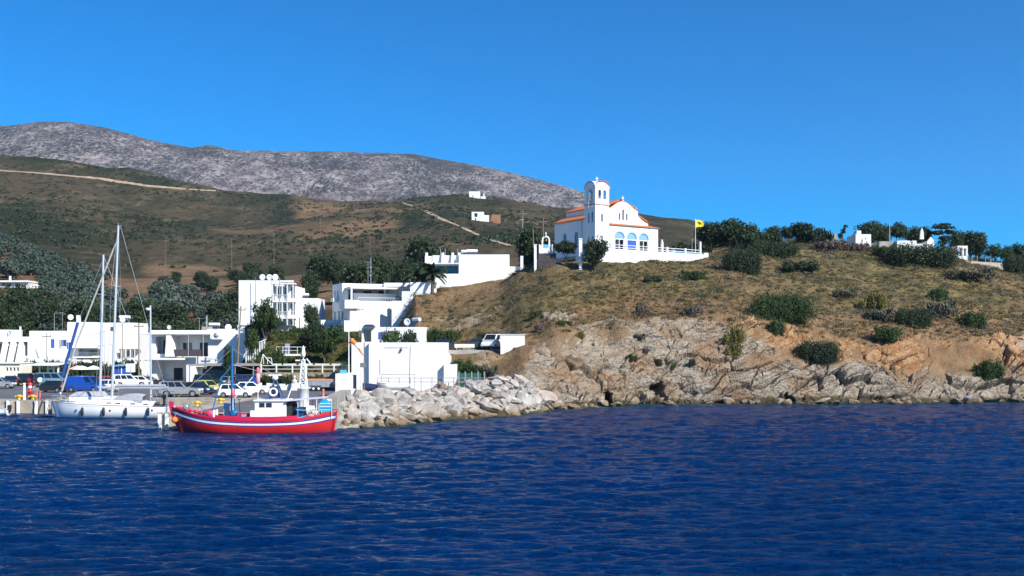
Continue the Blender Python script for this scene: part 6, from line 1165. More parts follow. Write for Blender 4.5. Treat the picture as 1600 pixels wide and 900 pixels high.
# railing + slipway boat in front
t = thing('metal_railing', 'grey metal railing running before the white boathouse', 'railing', (XD(640, 118), 118, 2.2)); D = 118; c0 = t.location.x; mb = MB()
for z in (0.9, 1.35): mb.tube((XD(590, D) - c0, 0, z - .3), (XD(760, D) - c0, 0, z - .3), .035, n=5)
mb.build('rail', GALV, t)
for px in range(590, 765, 17): MB().tube((XD(px, D) - c0, 0, -1.2), (XD(px, D) - c0, 0, 1.1), .045, n=6).build('post', GALV, t)
t = thing('hoist_frame', 'thin rectangular steel frame above the stored dinghy', 'frame', (XD(618, 117), 117, 1.6)); D = 117; MB().path([(-1.6, 0, 0), (-1.6, 0, ZD(585, D) - 1.6), (2.2, 0, ZD(585, D) - 1.6), (2.2, 0, 0)], .035).build('frame', GALV, t)
# green fence and steps at the right of the boathouse
t = thing('green_fence', 'green mesh fence with posts between boathouse and cliff', 'fence', (XD(735, 119), 119, 1.3)); D = 119; c0 = t.location.x
MB().box(XD(716, D) - c0, XD(752, D) - c0, -.03, .03, .9, ZD(583, D) - 1.3).build('mesh', mat('green_net', (.02, .10, .07), .8, noise=.2), t)
for px in (717, 727, 737, 747, 757): MB().box(XD(px, D) - c0 - .07, XD(px, D) - c0 + .07, -.1, .04, -.5, ZD(582, D) - 1.2).build('post', GALV, t)
MB().path([(XD(716, D) - c0, -.12, 1.3), (XD(757, D) - c0, -.12, 1.6)], .05).path([(XD(716, D) - c0, -.12, .7), (XD(757, D) - c0, -.12, 1.0)], .05).build('handrail', GALV, t)
# harbour office at the wave wall end
D = 112; k = D / FPX
h = House('harbour_hut', 'small white hut with a grey door at the end of the wave wall', 'hut', (XD(524, D), D, 1.2)); h.block(0, 36 * k, 0, 4, 0, ZD(584, D) - 1.2, front=[H('dark', D, 524, 1.2, 551, 557.5, 584.5, 608)] if False else [('door', rect(26.5 * k, 33 * k, 1.0, ZD(585.5, D) - 1.2), mat('grey_door', (.22, .22, .26), .6))], par=.1)
h.part('roof_sign', MB().box(7 * k, 17 * k, .1, .25, ZD(584, D) - 1.2 + .003, ZD(578, D) - 1.2), LBLUE)
t = thing('flood_box', 'grey electrical box on a dark post left of the boathouse', 'electrical box', (XD(569, 113), 113, 1.3)); MB().box(-.05, .05, -.05, .05, 0, ZD(535, 113) - 1.3).build('post', GREYD, t); MB().box(-.42, .18, -.3, -.06, ZD(574, 113) - 1.3, ZD(567, 113) - 1.3).build('box', GREYD, t)
t = thing('windsock', 'orange and white windsock hanging from a tall white pole', 'windsock', (XD(545, 114), 114, 1.3)); MB().tube((0, 0, 0), (0, 0, ZD(513, 114) - 1.3), .08, .05).build('pole', MWHITE, t)
zz = ZD(531, 114) - 1.3; sk = MB(); pp = [Vector((.25, 0, zz)), Vector((.75, 0, zz - .45)), Vector((1.1, 0, zz - .95)), Vector((1.6, 0, zz - 1.75))]
for i, (a, b_) in enumerate(zip(pp[:-1], pp[1:])): sk.tube(a, b_, .30 - .08 * i, .30 - .08 * (i + 1), 12, i % 2, caps=False)
sk.build('sock', [ORANGE, mat('sock_white', (.85, .72, .62), .7)], t, fix=False); MB().tube((0, 0, zz + .25), (.35, 0, zz + .1), .03).build('ring_arm', GALV, t)
# small house above the boathouse
D = 139; k = D / FPX
h = House('small_house', 'small white house with a pillared porch and solar heater above the boathouse', 'house', (XD(565, D), D, 5.2)); h.block(0, (664 - 565) * k, 0, 6, 0, ZD(511, D) - 5.2, front=px_holes(D, 565, [('loggia1.6', 568, 580, 514, 534), ('bluewin', 595, 602, 519, 530), ('loggia1.2', 608, 622, 517, 534), ('win', 642, 651, 520, 529)], 5.2), par=.15)
h.part('canopy', MB().slab([(.2, ZD(511, D) - 5.18), (1.9, ZD(511, D) - 5.18), (1.5, ZD(507, D) - 5.2), (.6, ZD(507, D) - 5.2)], -.8, .6), TANK)
heater((XD(644, D), D + 1.5, ZD(511, D) - .1), 'tilted solar heater on the small white house above the boathouse', -.9, .9); dish((XD(636, D), D + 1, ZD(511, D) - .1), 'dish with a tall stand on the small white house', .5)
# upper road: parapet, wall
D = 131; k = D / FPX
t = thing('road_parapet', 'grey concrete parapet of the upper road above the boathouse', 'parapet', (XD(740, D), D, 5.4)); c0 = t.location.x; MB().box(XD(686, D) - c0, XD(785, D) - c0, 0, .4, -.9, ZD(547, D) - 5.4).build('wall', GREY, t)
t = thing('white_shed', 'plain white windowless shed at the end of the upper road', 'shed', (XD(802, 129), 129, 5.0)); D = 129; c0 = t.location.x; MB().add([(XD(782, D) - c0, 0, -.6), (XD(820, D) - c0, 0, .2), (XD(820, D) - c0, 0, ZD(524, D) - 5), (XD(782, D) - c0, 0, ZD(523, D) - 5), (XD(782, D) - c0, 3, -.6), (XD(820, D) - c0, 3, .2), (XD(820, D) - c0, 3, ZD(524, D) - 5), (XD(782, D) - c0, 3, ZD(523, D) - 5)], [(0, 1, 2, 3), (7, 6, 5, 4), (0, 4, 5, 1), (1, 5, 6, 2), (3, 7, 4, 0)]).build('wall', WHITE, t); MB().box(XD(781, D) - c0, XD(821, D) - c0, -.1, 3.1, ZD(523, D) - 5 + .003, ZD(522, D) - 5).build('roof', WHITE2, t)
# dirt tracks on the brown hill
def track(name, pts, wd, label):
    P3 = []
    for (a, b), (c, d) in zip(pts[:-1], pts[1:]):
        for i in range(14):
            p = hit(a + (c - a) * i / 14, b + (d - b) * i / 14)
            if p: P3.append(p)
    mb = MB(); n = len(P3); w_ = np.array([wd * (.75 + .5 * abs(math.sin(i * 1.7))) for i in range(n)]); vs = []
    for i, p in enumerate(P3):
        a = P3[max(0, i - 1)]; b = P3[min(n - 1, i + 1)]; d = Vector(((b - a).x, (b - a).y, 0)).normalized(); s = Vector((-d.y, d.x, 0))
        if s.y < 0: s = -s
        for t in (-1, -.33, .33, 1): q = p + s * w_[i] * t; vs.append((q.x, q.y, ground(q.x, q.y) + .35))
    mb.add(vs, [(i * 4 + j, i * 4 + j + 1, i * 4 + j + 5, i * 4 + j + 4) for i in range(n - 1) for j in range(3)]); o = mb.build(name, mat('track_dirt', (.34, .25, .17), .95, noise=.4, scale=.15, detail=8), fix=False); o['kind'] = 'structure'
track('dirt_road', [(-30, 265), (60, 271), (150, 279), (230, 291), (290, 296), (345, 299)], 2.4, ''); track('dirt_path', [(628, 317), (660, 328), (690, 343), (720, 355), (755, 372), (800, 386)], 1.3, '')
# ================================================================ CARS
def paint(name, col, metal=0.0): return mat('car_paint_' + name, col, .28, metal, coat=.6, noise=.04, scale=2)
CARG = mat('car_glass', (.012, .016, .022), .06, spec=.9); TAIL = mat('tail_lamp', (.55, .015, .02), .25); HEAD = mat('head_lamp', (.75, .78, .8), .12, spec=.9); TRIM = mat('car_trim', (.03, .03, .032), .6); RIM = mat('wheel_rim', (.45, .46, .48), .35, .7)
KIND = {  # L, W, H, wheel r, [x positions as share of length: rear wheel, front wheel], lower profile, greenhouse (rear base, rear top, front top, front base), belt height
 'hatch': (3.75, 1.62, 1.48, .29, (.17, .82), [(.0, .30), (.0, .62), (.03, .90), (.72, .88), (.93, .74), (1.0, .58), (1.0, .28)], (.03, .12, .55, .76), .89),
 'sedan': (4.4, 1.72, 1.43, .31, (.19, .81), [(.0, .32), (.0, .75), (.04, .93), (.70, .90), (.95, .72), (1.0, .55), (1.0, .28)], (.13, .25, .56, .74), .92),
 'suv': (4.5, 1.80, 1.75, .37, (.19, .82), [(.0, .42), (.0, .85), (.01, 1.06), (.68, 1.04), (.96, .94), (1.0, .72), (1.0, .38)], (.01, .05, .52, .68), 1.05),
 'jeep': (4.0, 1.75, 1.85, .39, (.19, .80), [(.0, .48), (.0, .9), (.0, 1.12), (.70, 1.10), (.98, 1.05), (1.0, .8), (1.0, .45)], (.0, .02, .56, .66), 1.11),
 'van': (4.6, 1.85, 1.95, .34, (.18, .84), [(.0, .32), (.0, .9), (.01, 1.15), (.80, 1.10), (.97, .85), (1.0, .6), (1.0, .3)], (.01, .03, .68, .86), 1.13),
}
def car(kind, pm, label, px, py, hd=0., D=None, z=1.305, roof=None, panel_van=False, extra=None, name='parked_car', group=None):
    L, W, Hh, wr, (rw, fw), prof, (g0, g1, g2, g3), bz = KIND[kind]; D = D or 9440 / (py - HOR)
    t = thing(name, label, 'van' if kind == 'van' else 'car', (XD(px, D), D, z), R(hd), group)
    X = lambda u: (u - .5) * L; y1 = W / 2
    low = []
    for c in (fw, rw):
        low += [(X(c) + (wr + .05) * math.cos(math.pi * i / 8), wr + (wr + .05) * math.sin(math.pi * i / 8)) for i in range(9)]
    out = [(X(a), b) for a, b in prof[:-1]] + [(X(1.0), .28)] + low + [(X(0), prof[0][1])]
    out = out[1:] if abs(out[0][1] - prof[0][1]) < 1e-6 else out
    mb = MB(); secs = [(-y1, .975, .02), (-y1 + .05, 1, 0), (y1 - .05, 1, 0), (y1, .975, .02)]; n = len(out); vs = []
    for y, s, dz in secs: vs += [(x * s, y, zz - (dz if zz > .7 else 0)) for x, zz in out]
    fs = [tuple(range(n)), tuple(range(3 * n, 4 * n))[::-1]] + [(k * n + i, (k + 1) * n + i, (k + 1) * n + (i + 1) % n, k * n + (i + 1) % n) for k in range(3) for i in range(n)]
    mb.add(vs, fs)
    wb0, wt = W / 2 * .96, W / 2 * .80
    G = [(X(g0), -wb0, bz - .02), (X(g1), -wt, Hh), (X(g2), -wt, Hh), (X(g3), -wb0, bz - .02)]; G2 = [(a, -b, c) for a, b, c in G]
    mb.add(G + G2, [(0, 1, 2, 3), (7, 6, 5, 4), (0, 4, 5, 1), (1, 5, 6, 2), (2, 6, 7, 3)]); mb.build('body', pm, t)
    V = Vector
    def gl(q, lo, hi, a, b, off, nm):
        q = [V(p) for p in q]   # base0, top0, top1, base1
        f = lambda s, u: (q[0] * (1 - s) + q[3] * s) * (1 - u) + (q[1] * (1 - s) + q[2] * s) * u
        pts = [f(a, lo) + V(off), f(a, hi) + V(off), f(b, hi) + V(off), f(b, lo) + V(off)]; MB().add(pts, [(0, 1, 2, 3)]).build(nm, CARG, t, fix=False)
    for sg, q in ((-1, G), (1, G2)):
        sp = ((.50, .70), (.73, .93)) if panel_van else ((.07, .34), (.37, .62), (.65, .93)) if kind in ('suv', 'jeep', 'van') else ((.08, .42), (.46, .92))
        for a, b in (sp[1:] if panel_van else sp): gl(q, .16, .88, a, b, (0, sg * .012, 0), 'side_window')
    gl([G[3], G[2], G2[2], G2[3]], .1, .92, .06, .94, (.015, 0, .01), 'windscreen')
    gl([G[0], G[1], G2[1], G2[0]], .2, .85, .1, .9, (-.015, 0, .01), 'rear_window')
    if roof: MB().box(X(g1) + .05, X(g2) - .05, -wt + .06, wt - .06, Hh + .002, Hh + .03).build('roof_panel', roof, t)
    for c in (rw, fw):
        for sg in (-1, 1):
            w_ = MB().lathe([(wr * .62, -.09), (wr * .96, -.1), (wr, -.06), (wr, .06), (wr * .96, .1), (wr * .62, .09)], (X(c), sg * (y1 - .1), wr), 16, axis='y').build('wheel', BLACK, t)
            MB().lathe([(.02, -.105), (wr * .6, -.095), (wr * .62, .095), (.02, .105)], (X(c), sg * (y1 - .1), wr), 10, axis='y', smooth=False).build('rim', RIM, w_)
    for sg in (-1, 1):
        MB().box(X(.955), X(1.0) + .012, sg * (y1 - .26) - .17, sg * (y1 - .26) + .17, prof[5][1] + .02 if len(prof) > 5 else .6, prof[5][1] + .17).build('headlight', HEAD, t)
        MB().box(X(0) - .015, X(.03), sg * (y1 - .14) - .1, sg * (y1 - .14) + .1, .68, .68 + (.32 if kind in ('hatch', 'van', 'suv') else .18)).build('tail_light', TAIL, t)
        MB().box(X(g3) - .28, X(g3) - .12, sg * (y1 + .02) - .07, sg * (y1 + .02) + .07, bz, bz + .12).build('mirror', pm, t)
    MB().box(X(0) - .04, X(.04), -y1 + .06, y1 - .06, .3, .46).build('bumper', TRIM, t); MB().box(X(.965), X(1) + .04, -y1 + .06, y1 - .06, .26, .42).build('bumper', TRIM, t)
    MB().box(X(rw) + wr + .12, X(fw) - wr - .12, -y1 - .006, y1 + .006, .24, .30).build('sill', TRIM, t)
    if extra == 'spare': MB().lathe([(.05, -.1), (.33, -.1), (.36, -.04), (.36, .04), (.05, .08)], (X(0) - .12, 0, .95), 14, axis='x').build('spare_wheel', MWHITE, t)
    return t
WHP, SIL, BLK, NAVY, BLP, REDC, YELP, GRN, TEAL, GRP = paint('white', (.78, .78, .78)), paint('silver', (.42, .42, .40), .5), paint('black', (.015, .016, .02)), paint('navy', (.012, .02, .05)), paint('blue', (.012, .07, .38)), paint('red', (.45, .02, .03)), paint('yellow', (.62, .58, .05)), paint('green', (.015, .05, .06)), paint('teal', (.12, .24, .28)), paint('grey', (.10, .105, .115))
G_ = None
car('hatch', SIL, 'silver hatchback cut by the left frame edge, wheel beside the quay', 0, 607, 8); car('sedan', NAVY, 'dark saloon with red tail lamp right of the silver hatchback', 17, 603, 115)
car('hatch', WHP, 'white hatchback with red tail lamp wedged between dark cars at the left', 30, 602, 125); car('suv', BLK, 'black off-roader left of the jeep with a white spare wheel', 43, 602, 100); car('jeep', BLK, 'black jeep with a white spare wheel on its back', 60, 604, 120, extra='spare')
car('van', TEAL, 'teal-grey van showing only its roof and windows over the black hatchback', 84, 598, 0, D=140, panel_van=False); car('hatch', BLK, 'black hatchback with white roof and red tail lamp behind the yacht bow', 80, 613, 172, roof=WHP); car('hatch', WHP, 'white hatchback tucked between the black hatchback and the blue van', 107, 609, 140)
car('van', BLP, 'bright blue van parked behind the yacht masts', 135, 613, -12, panel_van=True); car('sedan', REDC, 'red car between the two tall masts', 168, 604, 20); car('hatch', WHP, 'white car just right of the blue van', 161, 612, 200)
car('suv', WHP, 'white estate car in front of the blue kiosk', 203, 605, 25); car('hatch', WHP, 'rounded white hatchback right of the blue kiosk', 216, 604, 60); car('sedan', BLK, 'black saloon right of the rounded white hatchback', 232, 603, 30)
t = car('suv', SIL, 'silver grey off-road car with roof rails in front of the loggia building', 283, 620, 4); MB().box(-1.9, .2, -.62, -.57, 1.77, 1.81).box(-1.9, .2, .57, .62, 1.77, 1.81).build('roof_rail', TRIM, t)
car('sedan', NAVY, 'dark blue saloon nose-on behind the silver off-road car', 308, 619, -25, D=119.5); car('hatch', YELP, 'yellow-green car between the dark saloon and the white hatchback', 324, 615, -30, D=123); car('suv', GRN, 'dark green off-road car at the back under the shelter edge', 330, 605, -10)
car('hatch', WHP, 'small white hatchback side-on by the blue boat mast', 369, 621, 2); car('hatch', WHP, 'white car half hidden behind the small white hatchback', 393, 617, 15, D=119)
car('suv', NAVY, 'dark blue car inside the car shelter, right one', 392, 602, 20, D=139); car('hatch', TEAL, 'blue-grey car inside the car shelter, middle one', 362, 603, 70, D=140)
for px, py, D, k_, pm, l, hd in ((440, 515, 156.6, 'suv', BLK, 'black car parked on the upper terrace below the tall white block', 12), (697, 547, 134.6, 'sedan', BLK, 'black car on the upper road beside the boathouse roof', 5), (750, 547, 134.4, 'sedan', BLK, 'black car on the upper road left of the white van', 8)): car(k_, pm, l, px, py, hd, D=D, z=ground(XD(px, D), D) + .02)
car('van', WHP, 'white van parked nose-on beside the plain white shed on the upper road', 772, 547, -112, D=133.6, z=6.5)
t = thing('white_guard_beam', 'white barrier beam above the grey road parapet', 'barrier', (XD(727, 133), 133, 6.4)); MB().box(-1.4, 1.2, 0, .1, .3, .75).build('beam', MWHITE, t); [MB().box(a, a + .1, .02, .08, -.3, .3).build('post', GALV, t) for a in (-1.2, 0, 1.0)]
# silver cargo trailer
t = thing('cargo_trailer', 'silver cargo trailer with orange top edge and wheels under the white fence', 'trailer', (XD(504, 128), 128, 1.3)); MB().box(-1.9, 1.85, -.8, .8, .5, 1.32).build('body', mat('trailer_metal', (.42, .44, .47), .5, .5, noise=.15), t); MB().box(-1.92, 1.87, -.82, .82, 1.33, 1.5).build('top_edge', mat('orange_tarp', (.62, .27, .12), .7), t)
for a in (-1.0, -.35): 
    w_ = MB().lathe([(.18, -.1), (.3, -.1), (.3, .1), (.18, .1)], (a, -.86, .3), 14, axis='y').build('wheel', BLACK, t); MB().lathe([(.02, -.11), (.17, -.1), (.17, .1), (.02, .1)], (a, -.86, .3), 10, axis='y').build('rim', MWHITE, w_)
MB().lathe([(.1, -.1), (.3, -.1), (.3, .1), (.1, .1)], (1.45, -.9, .85), 14, axis='y').build('spare_wheel', BLACK, t); MB().box(-1.4, 0, -.86, -.78, .62, .7).build('mudguard', TRIM, t); MB().path([(1.85, 0, .5), (2.9, 0, .45)], .05).build('drawbar', GALV, t)
for i in range(6): MB().box(-1.8 + i * .62, -1.75 + i * .62, -.825, -.801, .5, 1.32).build('rib', GALV, t)
t = thing('stone_bust', 'small pale stone bust figure before the stone wall', 'statue', (XD(460, 129.5), 129.5, 1.3)); MB().box(-.3, .3, -.3, .3, 0, .9).build('plinth', WHITE2, t); MB().lathe([(.3, .9), (.36, 1.05), (.3, 1.3), (.12, 1.42), (.12, 1.5), (.19, 1.65), (.17, 1.82), (.03, 1.92)], n=12).build('bust', mat('pale_stone', (.5, .48, .45), .8, noise=.2), t)
for px, D_, l, m in ((128, 147, 'white parasol over the terrace left of the tall mast', MWHITE), (121, 149, 'pink-white parasol at the left of the harbour terrace', mat('pink_cloth', (.75, .45, .42), .8)), (146, 148, 'second white parasol, just left of the first mast', MWHITE)):
    t = thing('parasol', l, 'parasol', (XD(px, D_), D_, 1.3)); MB().tube((0, 0, 0), (0, 0, 2.6), .04).build('pole', GALV, t); MB().lathe([(1.35, 2.2), (1.0, 2.38), (.5, 2.6), (.05, 2.75)], n=8, smooth=False).build('canopy', m, t); MB().box(-.3, .3, -.3, .3, 0, .06).build('foot', GREYD, t)

# ================================================================ BOATS
def hull(name, st, mats, rowmat, parent, L, bow, stern, rows, nst=44, flare=.5, y_off=0):
    """st(t) -> half beam, sheer z, keel z. rows: list of (fraction 0 keel .. 1 sheer); rowmat per row"""
    V = []; 
    for i in range(nst + 1):
        t = i / nst; b, zs, zk = st(t)
        for sg in (-1, 1):
            for v in rows:
                z = zk + (zs - zk) * v; full = .30 + .7 * math.sin(math.pi * min(1, max(0, t))) ** .5; w_ = b * (1 - (1 - v) ** (1.2 + 2.2 * full)) ** (.55 + .35 * (1 - full))
                xb = bow * (1 - v) * (1 - t) ** 3; xs = stern * (1 - v) * t ** 3; V.append((t * L + xb - xs, sg * w_, z))
    n = len(rows); mb = MB(); fs, mi = [], []
    for i in range(nst):
        for s in (0, 1):
            for r in range(n - 1):
                a = (i * 2 + s) * n + r; b_ = ((i + 1) * 2 + s) * n + r; mb.f.append((a, b_, b_ + 1, a + 1) if s == 0 else (a + 1, b_ + 1, b_, a)); mb.m.append(rowmat[r]); mb.sm.append(True)
    mb.v = V
    for i, e in ((0, 0), (nst, 1)):   # close the ends
        for r in range(n - 1): a = (i * 2) * n + r; b_ = (i * 2 + 1) * n + r; mb.f.append((a, a + 1, b_ + 1, b_)); mb.m.append(rowmat[r]); mb.sm.append(False)
    return mb.build(name, mats, parent, fix=False)
def deck_mesh(st, L, drop, parent, m, name='deck', nst=40, inset=.96):
    mb = MB()
    for i in range(nst + 1): t = i / nst; b, zs, zk = st(t); mb.v += [(t * L, -b * inset, zs - drop), (t * L, b * inset, zs - drop)]
    for i in range(nst): mb.f.append((2 * i, 2 * i + 2, 2 * i + 3, 2 * i + 1)); mb.m.append(0); mb.sm.append(False)
    return mb.build(name, m, parent, fix=False)
def rail_strip(st, L, parent, m, name, w_=.09, up=.0, h=.1, t0=0, t1=1, nst=44, out=.03):
    for sg in (-1, 1):
        mb = MB(); k = 0
        for i in range(nst + 1):
            t = t0 + (t1 - t0) * i / nst; b, zs, zk = st(t); yo, yi = sg * (b + out), sg * max(0, b - w_)
            mb.v += [(t * L, yo, zs + up), (t * L, yi, zs + up), (t * L, yi, zs + up + h), (t * L, yo, zs + up + h)]
        for i in range(nst):
            a, b_ = 4 * i, 4 * i + 4
            for j in range(4): mb.f.append((a + j, a + (j + 1) % 4, b_ + (j + 1) % 4, b_ + j)); mb.m.append(0); mb.sm.append(False)
        mb.f.append((0, 1, 2, 3)); mb.f.append((4 * nst + 3, 4 * nst + 2, 4 * nst + 1, 4 * nst)); mb.m += [0, 0]; mb.sm += [False, False]
        mb.build(name, m, parent)
# --- red fishing boat
RH = mat('red_hull', (.54, .02, .022), .35, noise=.14, scale=1.2, coat=.3, dirt=((.30, .02, .03), 1.2, .4)); RG = mat('red_gunwale', (.60, .015, .06), .4, noise=.08, scale=3); BH = mat('blue_stripe', (.03, .05, .22), .4); WHH = mat('white_stripe', (.72, .76, .84), .4, noise=.05)
DB = 84.3; bx = XD(269, 84.3); LB = XD(525.5, 84.3) - bx
t = boat = thing('fishing_boat', 'red wooden fishing boat with white wheelhouse and blue mast moored at the mole', 'fishing boat', (bx, DB, 0))
sx = [0, .06, .12, .2, .3, .45, .6, .75, .86, .94, 1.0]; sz = [2.05, 1.76, 1.52, 1.28, 1.11, .99, .97, 1.02, 1.18, 1.38, 1.6]; sb = [.06, .62, 1.05, 1.5, 1.85, 2.02, 2.02, 1.85, 1.4, .8, .06]
def rst(t): return float(np.interp(t, sx, sb)), float(np.interp(t, sx, sz)), -.75
def smooth(f, sxx):  # smoother interpolation by averaging
    return lambda t: tuple(sum(f(min(1, max(0, t + d)))[k] for d in (-.04, -.02, 0, .02, .04)) / 5 for k in range(3))
rs = smooth(rst, sx)
rows = [0, .12, .25, .38, .42, .44, .5, .6, .66, .735, .79, .82, .85, .875, .935, 1.0]
hull('hull', rs, [mat('antifouling', (.30, .02, .03), .6), WHH, RH, BH, RG], [0, 0, 0, 0, 0, 2, 2, 2, 2, 3, 1, 1, 1, 3, 2], t, LB, .75, .35, rows, flare=.6)
deck_mesh(rs, LB, .42, t, mat('deck_grey', (.32, .30, .28), .8, noise=.3), inset=.97)
rail_strip(rs, LB, t, RG, 'gunwale', w_=.14, up=0, h=.14, t0=.03, t1=.97); rail_strip(lambda q: (rs(q)[0], rs(q)[1] + .14, 0), LB, t, RG, 'bulwark_cap', w_=.1, up=.0, h=.2, t0=.30, t1=.79)
MB().slab([(-.2, 1.85), (.2, 1.7), (.95, -.3), (.75, -.3), (-.02, 1.1)], -.07, .07).build('stem', RG, t); MB().slab([(-.2, 1.84), (.12, 1.84), (.1, 2.42), (-.26, 2.46)], -.09, .09).build('stem_head', RG, t)
MB().slab([(LB - .2, 1.5), (LB + .12, 1.72), (LB - .2, -.3), (LB - .42, -.3)], -.08, .08).build('stern_post', RG, t); MB().box(LB - 1.5, LB + .1, -.25, .25, 1.73, 1.81).build('stern_board', RG, t)
bxp = lambda px: XD(px, 83.9) - bx; bz_ = lambda py: ZD(py, 83.3)
# wheelhouse (real openings)
WHW = mat('wheelhouse_paint', (.80, .80, .79), .5, noise=.06, scale=1.5, dirt=((.5, .42, .34), 1.5, .3))
def hb(x0, x1, y0, y1, z0, z1, hs, nm): 
    mb = MB().panel(rect(0, x1 - x0, z0, z1), hs, (x0, y0, 0), (1, 0, 0), (0, -1, 0), .05).panel(rect(0, x1 - x0, z0, z1), [], (x1, y1, 0), (-1, 0, 0), (0, 1, 0), .05).box(x0, x0 + .05, y0 + .051, y1 - .051, z0, z1).box(x1 - .05, x1, y0 + .051, y1 - .051, z0, z1)
    mb.build(nm, WHW, t)
x0, x1 = bxp(401), bxp(449.5); hb(x0, x1, -1.0, 1.0, .6, bz_(627), [rect(.32, .80, 1.98, 2.38), rect(.88, 1.38, 1.98, 2.38)], 'wheelhouse'); MB().box(x0 - .1, x1 + .1, -1.12, 1.12, bz_(627) + .003, bz_(624.6)).build('wheelhouse_roof', MWHITE, t)
for a in (.32, .88): 
    f = MB().box(x0 + a, x0 + a + .49, -.99, -.97, 1.98, 2.02).box(x0 + a, x0 + a + .03, -.99, -.97, 2.03, 2.38).build('window', GALV, t); MB().add([(x0 + a, -.965, 1.98), (x0 + a + .5, -.965, 1.98), (x0 + a + .5, -.965, 2.38), (x0 + a, -.965, 2.38)], [(0, 1, 2, 3)]).build('pane', GLASS, f, fix=False)
MB().box(bxp(394.5), x1 + .02, -1.15, -1.001, .6, bz_(641.5)).box(bxp(394.5), x0 - .001, -1.0, 1.1, .6, bz_(641.5)).build('deckhouse_trunk', WHW, t); MB().box(bxp(394), x1 + .05, -1.19, -1.151, bz_(653.5), bz_(652.7)).build('trunk_rail', WHH, t)
MB().box(bxp(421), bxp(440), -1.2, -1.151, bz_(655), bz_(650)).build('locker', WHW, t)
MB().box(bxp(451), bxp(458), -.85, .9, .7, bz_(629)).build('companionway', DARKW, t); MB().box(bxp(459), bxp(466.5), -.7, -.6, .7, bz_(631)).build('inner_panel', GLASS, t)
MB().add([(x1 + .02, -1.3, bz_(627)), (bxp(508), -1.1, bz_(622)), (bxp(508), 1.1, bz_(622)), (x1 + .02, 1.3, bz_(627)), (x1 + .02, -1.3, bz_(625.8)), (bxp(508), -1.1, bz_(620.8)), (bxp(508), 1.1, bz_(620.8)), (x1 + .02, 1.3, bz_(625.8))], [(3, 2, 1, 0), (4, 5, 6, 7), (0, 1, 5, 4), (2, 3, 7, 6), (0, 4, 7, 3), (1, 2, 6, 5)]).build('awning', mat('awning_grey', (.55, .56, .62), .7), t)
for px in (468, 483, 497): 
    for y in (-1.05, 1.05): MB().tube((bxp(px), y, .9), (bxp(px), y, bz_(624)), .03).build('awning_post', MWHITE, t)
MB().box(bxp(484), bxp(492), -1.0, -.3, bz_(640), bz_(634)).box(bxp(490), bxp(497), -1.02, -.5, bz_(646), bz_(642)).build('white_crate', WHW, t)
MB().box(bxp(466), bxp(476), -1.1, .2, .8, bz_(637)).build('navy_locker', TANK, t); MB().path([(bxp(466), -1.3, 1.15), (bxp(494), -1.2, 1.5)], .04).path([(bxp(466), -1.3, bz_(640)), (bxp(484), -1.25, bz_(641))], .04).path([(bxp(469), -1.3, .9), (bxp(469), -1.3, bz_(638))], .03).build('stern_railing', LBLUE, t)
MB().ball((bxp(488), -1.1, 1.35), .32, 12, sz=.5).ball((bxp(493), -.9, 1.5), .25, 12, sz=.6).build('net_pile', mat('orange_net', (.50, .28, .22), .9, noise=.4, scale=8), t)
# radar frame
rf = MB(); ax, bx2 = bxp(417), bxp(441)
for y in (-.5, .5): rf.path([(ax, y, bz_(625)), (bxp(425), y * .4, bz_(603)), (bxp(427), 0, bz_(594))], .06).path([(bx2, y, bz_(625)), (bxp(433), y * .4, bz_(603)), (bxp(430), 0, bz_(594))], .06)
rf.path([(bxp(421), -.45, bz_(613)), (bxp(437), -.45, bz_(613))], .05).build('radar_frame', mat('deep_blue_paint', (.02, .07, .20), .5), t)
MB().box(bxp(421), bxp(437), -.3, -.2, bz_(622), bz_(604)).build('frame_plate', TANK, t)
lb = MB(); n = 20
for i in range(n): a, b_ = 2 * math.pi * i / n, 2 * math.pi * (i + 1) / n; c0 = (bxp(427.5), -.5, bz_(613)); lb.tube((c0[0] + .29 * math.cos(a), c0[1], c0[2] + .29 * math.sin(a)), (c0[0] + .29 * math.cos(b_), c0[1], c0[2] + .29 * math.sin(b_)), .085, n=8, caps=False)
lb.build('lifebuoy', mat('lifebuoy_white', (.85, .72, .70), .6), t)
MB().lathe([(.05, 0), (.18, .03), (.26, .18), (.26, .3), (.1, .36)], (bxp(428), 0, bz_(595)), 14).build('radar_dome', MWHITE, t); MB().box(bxp(418), bxp(438), -.07, .07, bz_(587.6), bz_(585.6)).build('radar_bar', MWHITE, t)
# blue mast and gear
BM = mat('mast_blue', (.01, .12, .30), .45, noise=.1); MB().tube((bxp(361), 0, .5), (bxp(360.6), 0, bz_(539)), .15, .08, 10).build('mast', BM, t)
MB().path([(bxp(330), -.6, 1.2), (bxp(346), -.2, bz_(590)), (bxp(360), 0, bz_(572))], .05).path([(bxp(365), 0, bz_(600)), (bxp(364), 0, bz_(640))], .05).path([(bxp(354), .1, bz_(573)), (bxp(366), .1, bz_(573))], .05).build('derrick', BM, t)
MB().path([(bxp(361), 0, bz_(570)), (bxp(401), 0, bz_(580))], .018).path([(bxp(361), 0, bz_(545)), (bxp(271), 0, 2.6)], .014).path([(bxp(361), 0, bz_(545)), (bxp(428), 0, bz_(588))], .014).build('rigging', ROPE, t)
MB().path([(bxp(366), -.3, bz_(623)), (bxp(399), -.3, bz_(584))], .045).path([(bxp(449), -.5, bz_(626)), (bxp(456), -.5, bz_(606))], .05).build('spar', MWHITE, t)
MB().path([(bxp(376), -.4, .8), (bxp(373.5), -.4, bz_(625))], .035).box(bxp(371), bxp(376), -.45, -.35, bz_(625), bz_(624)).build('boat_hook', BLACK, t)
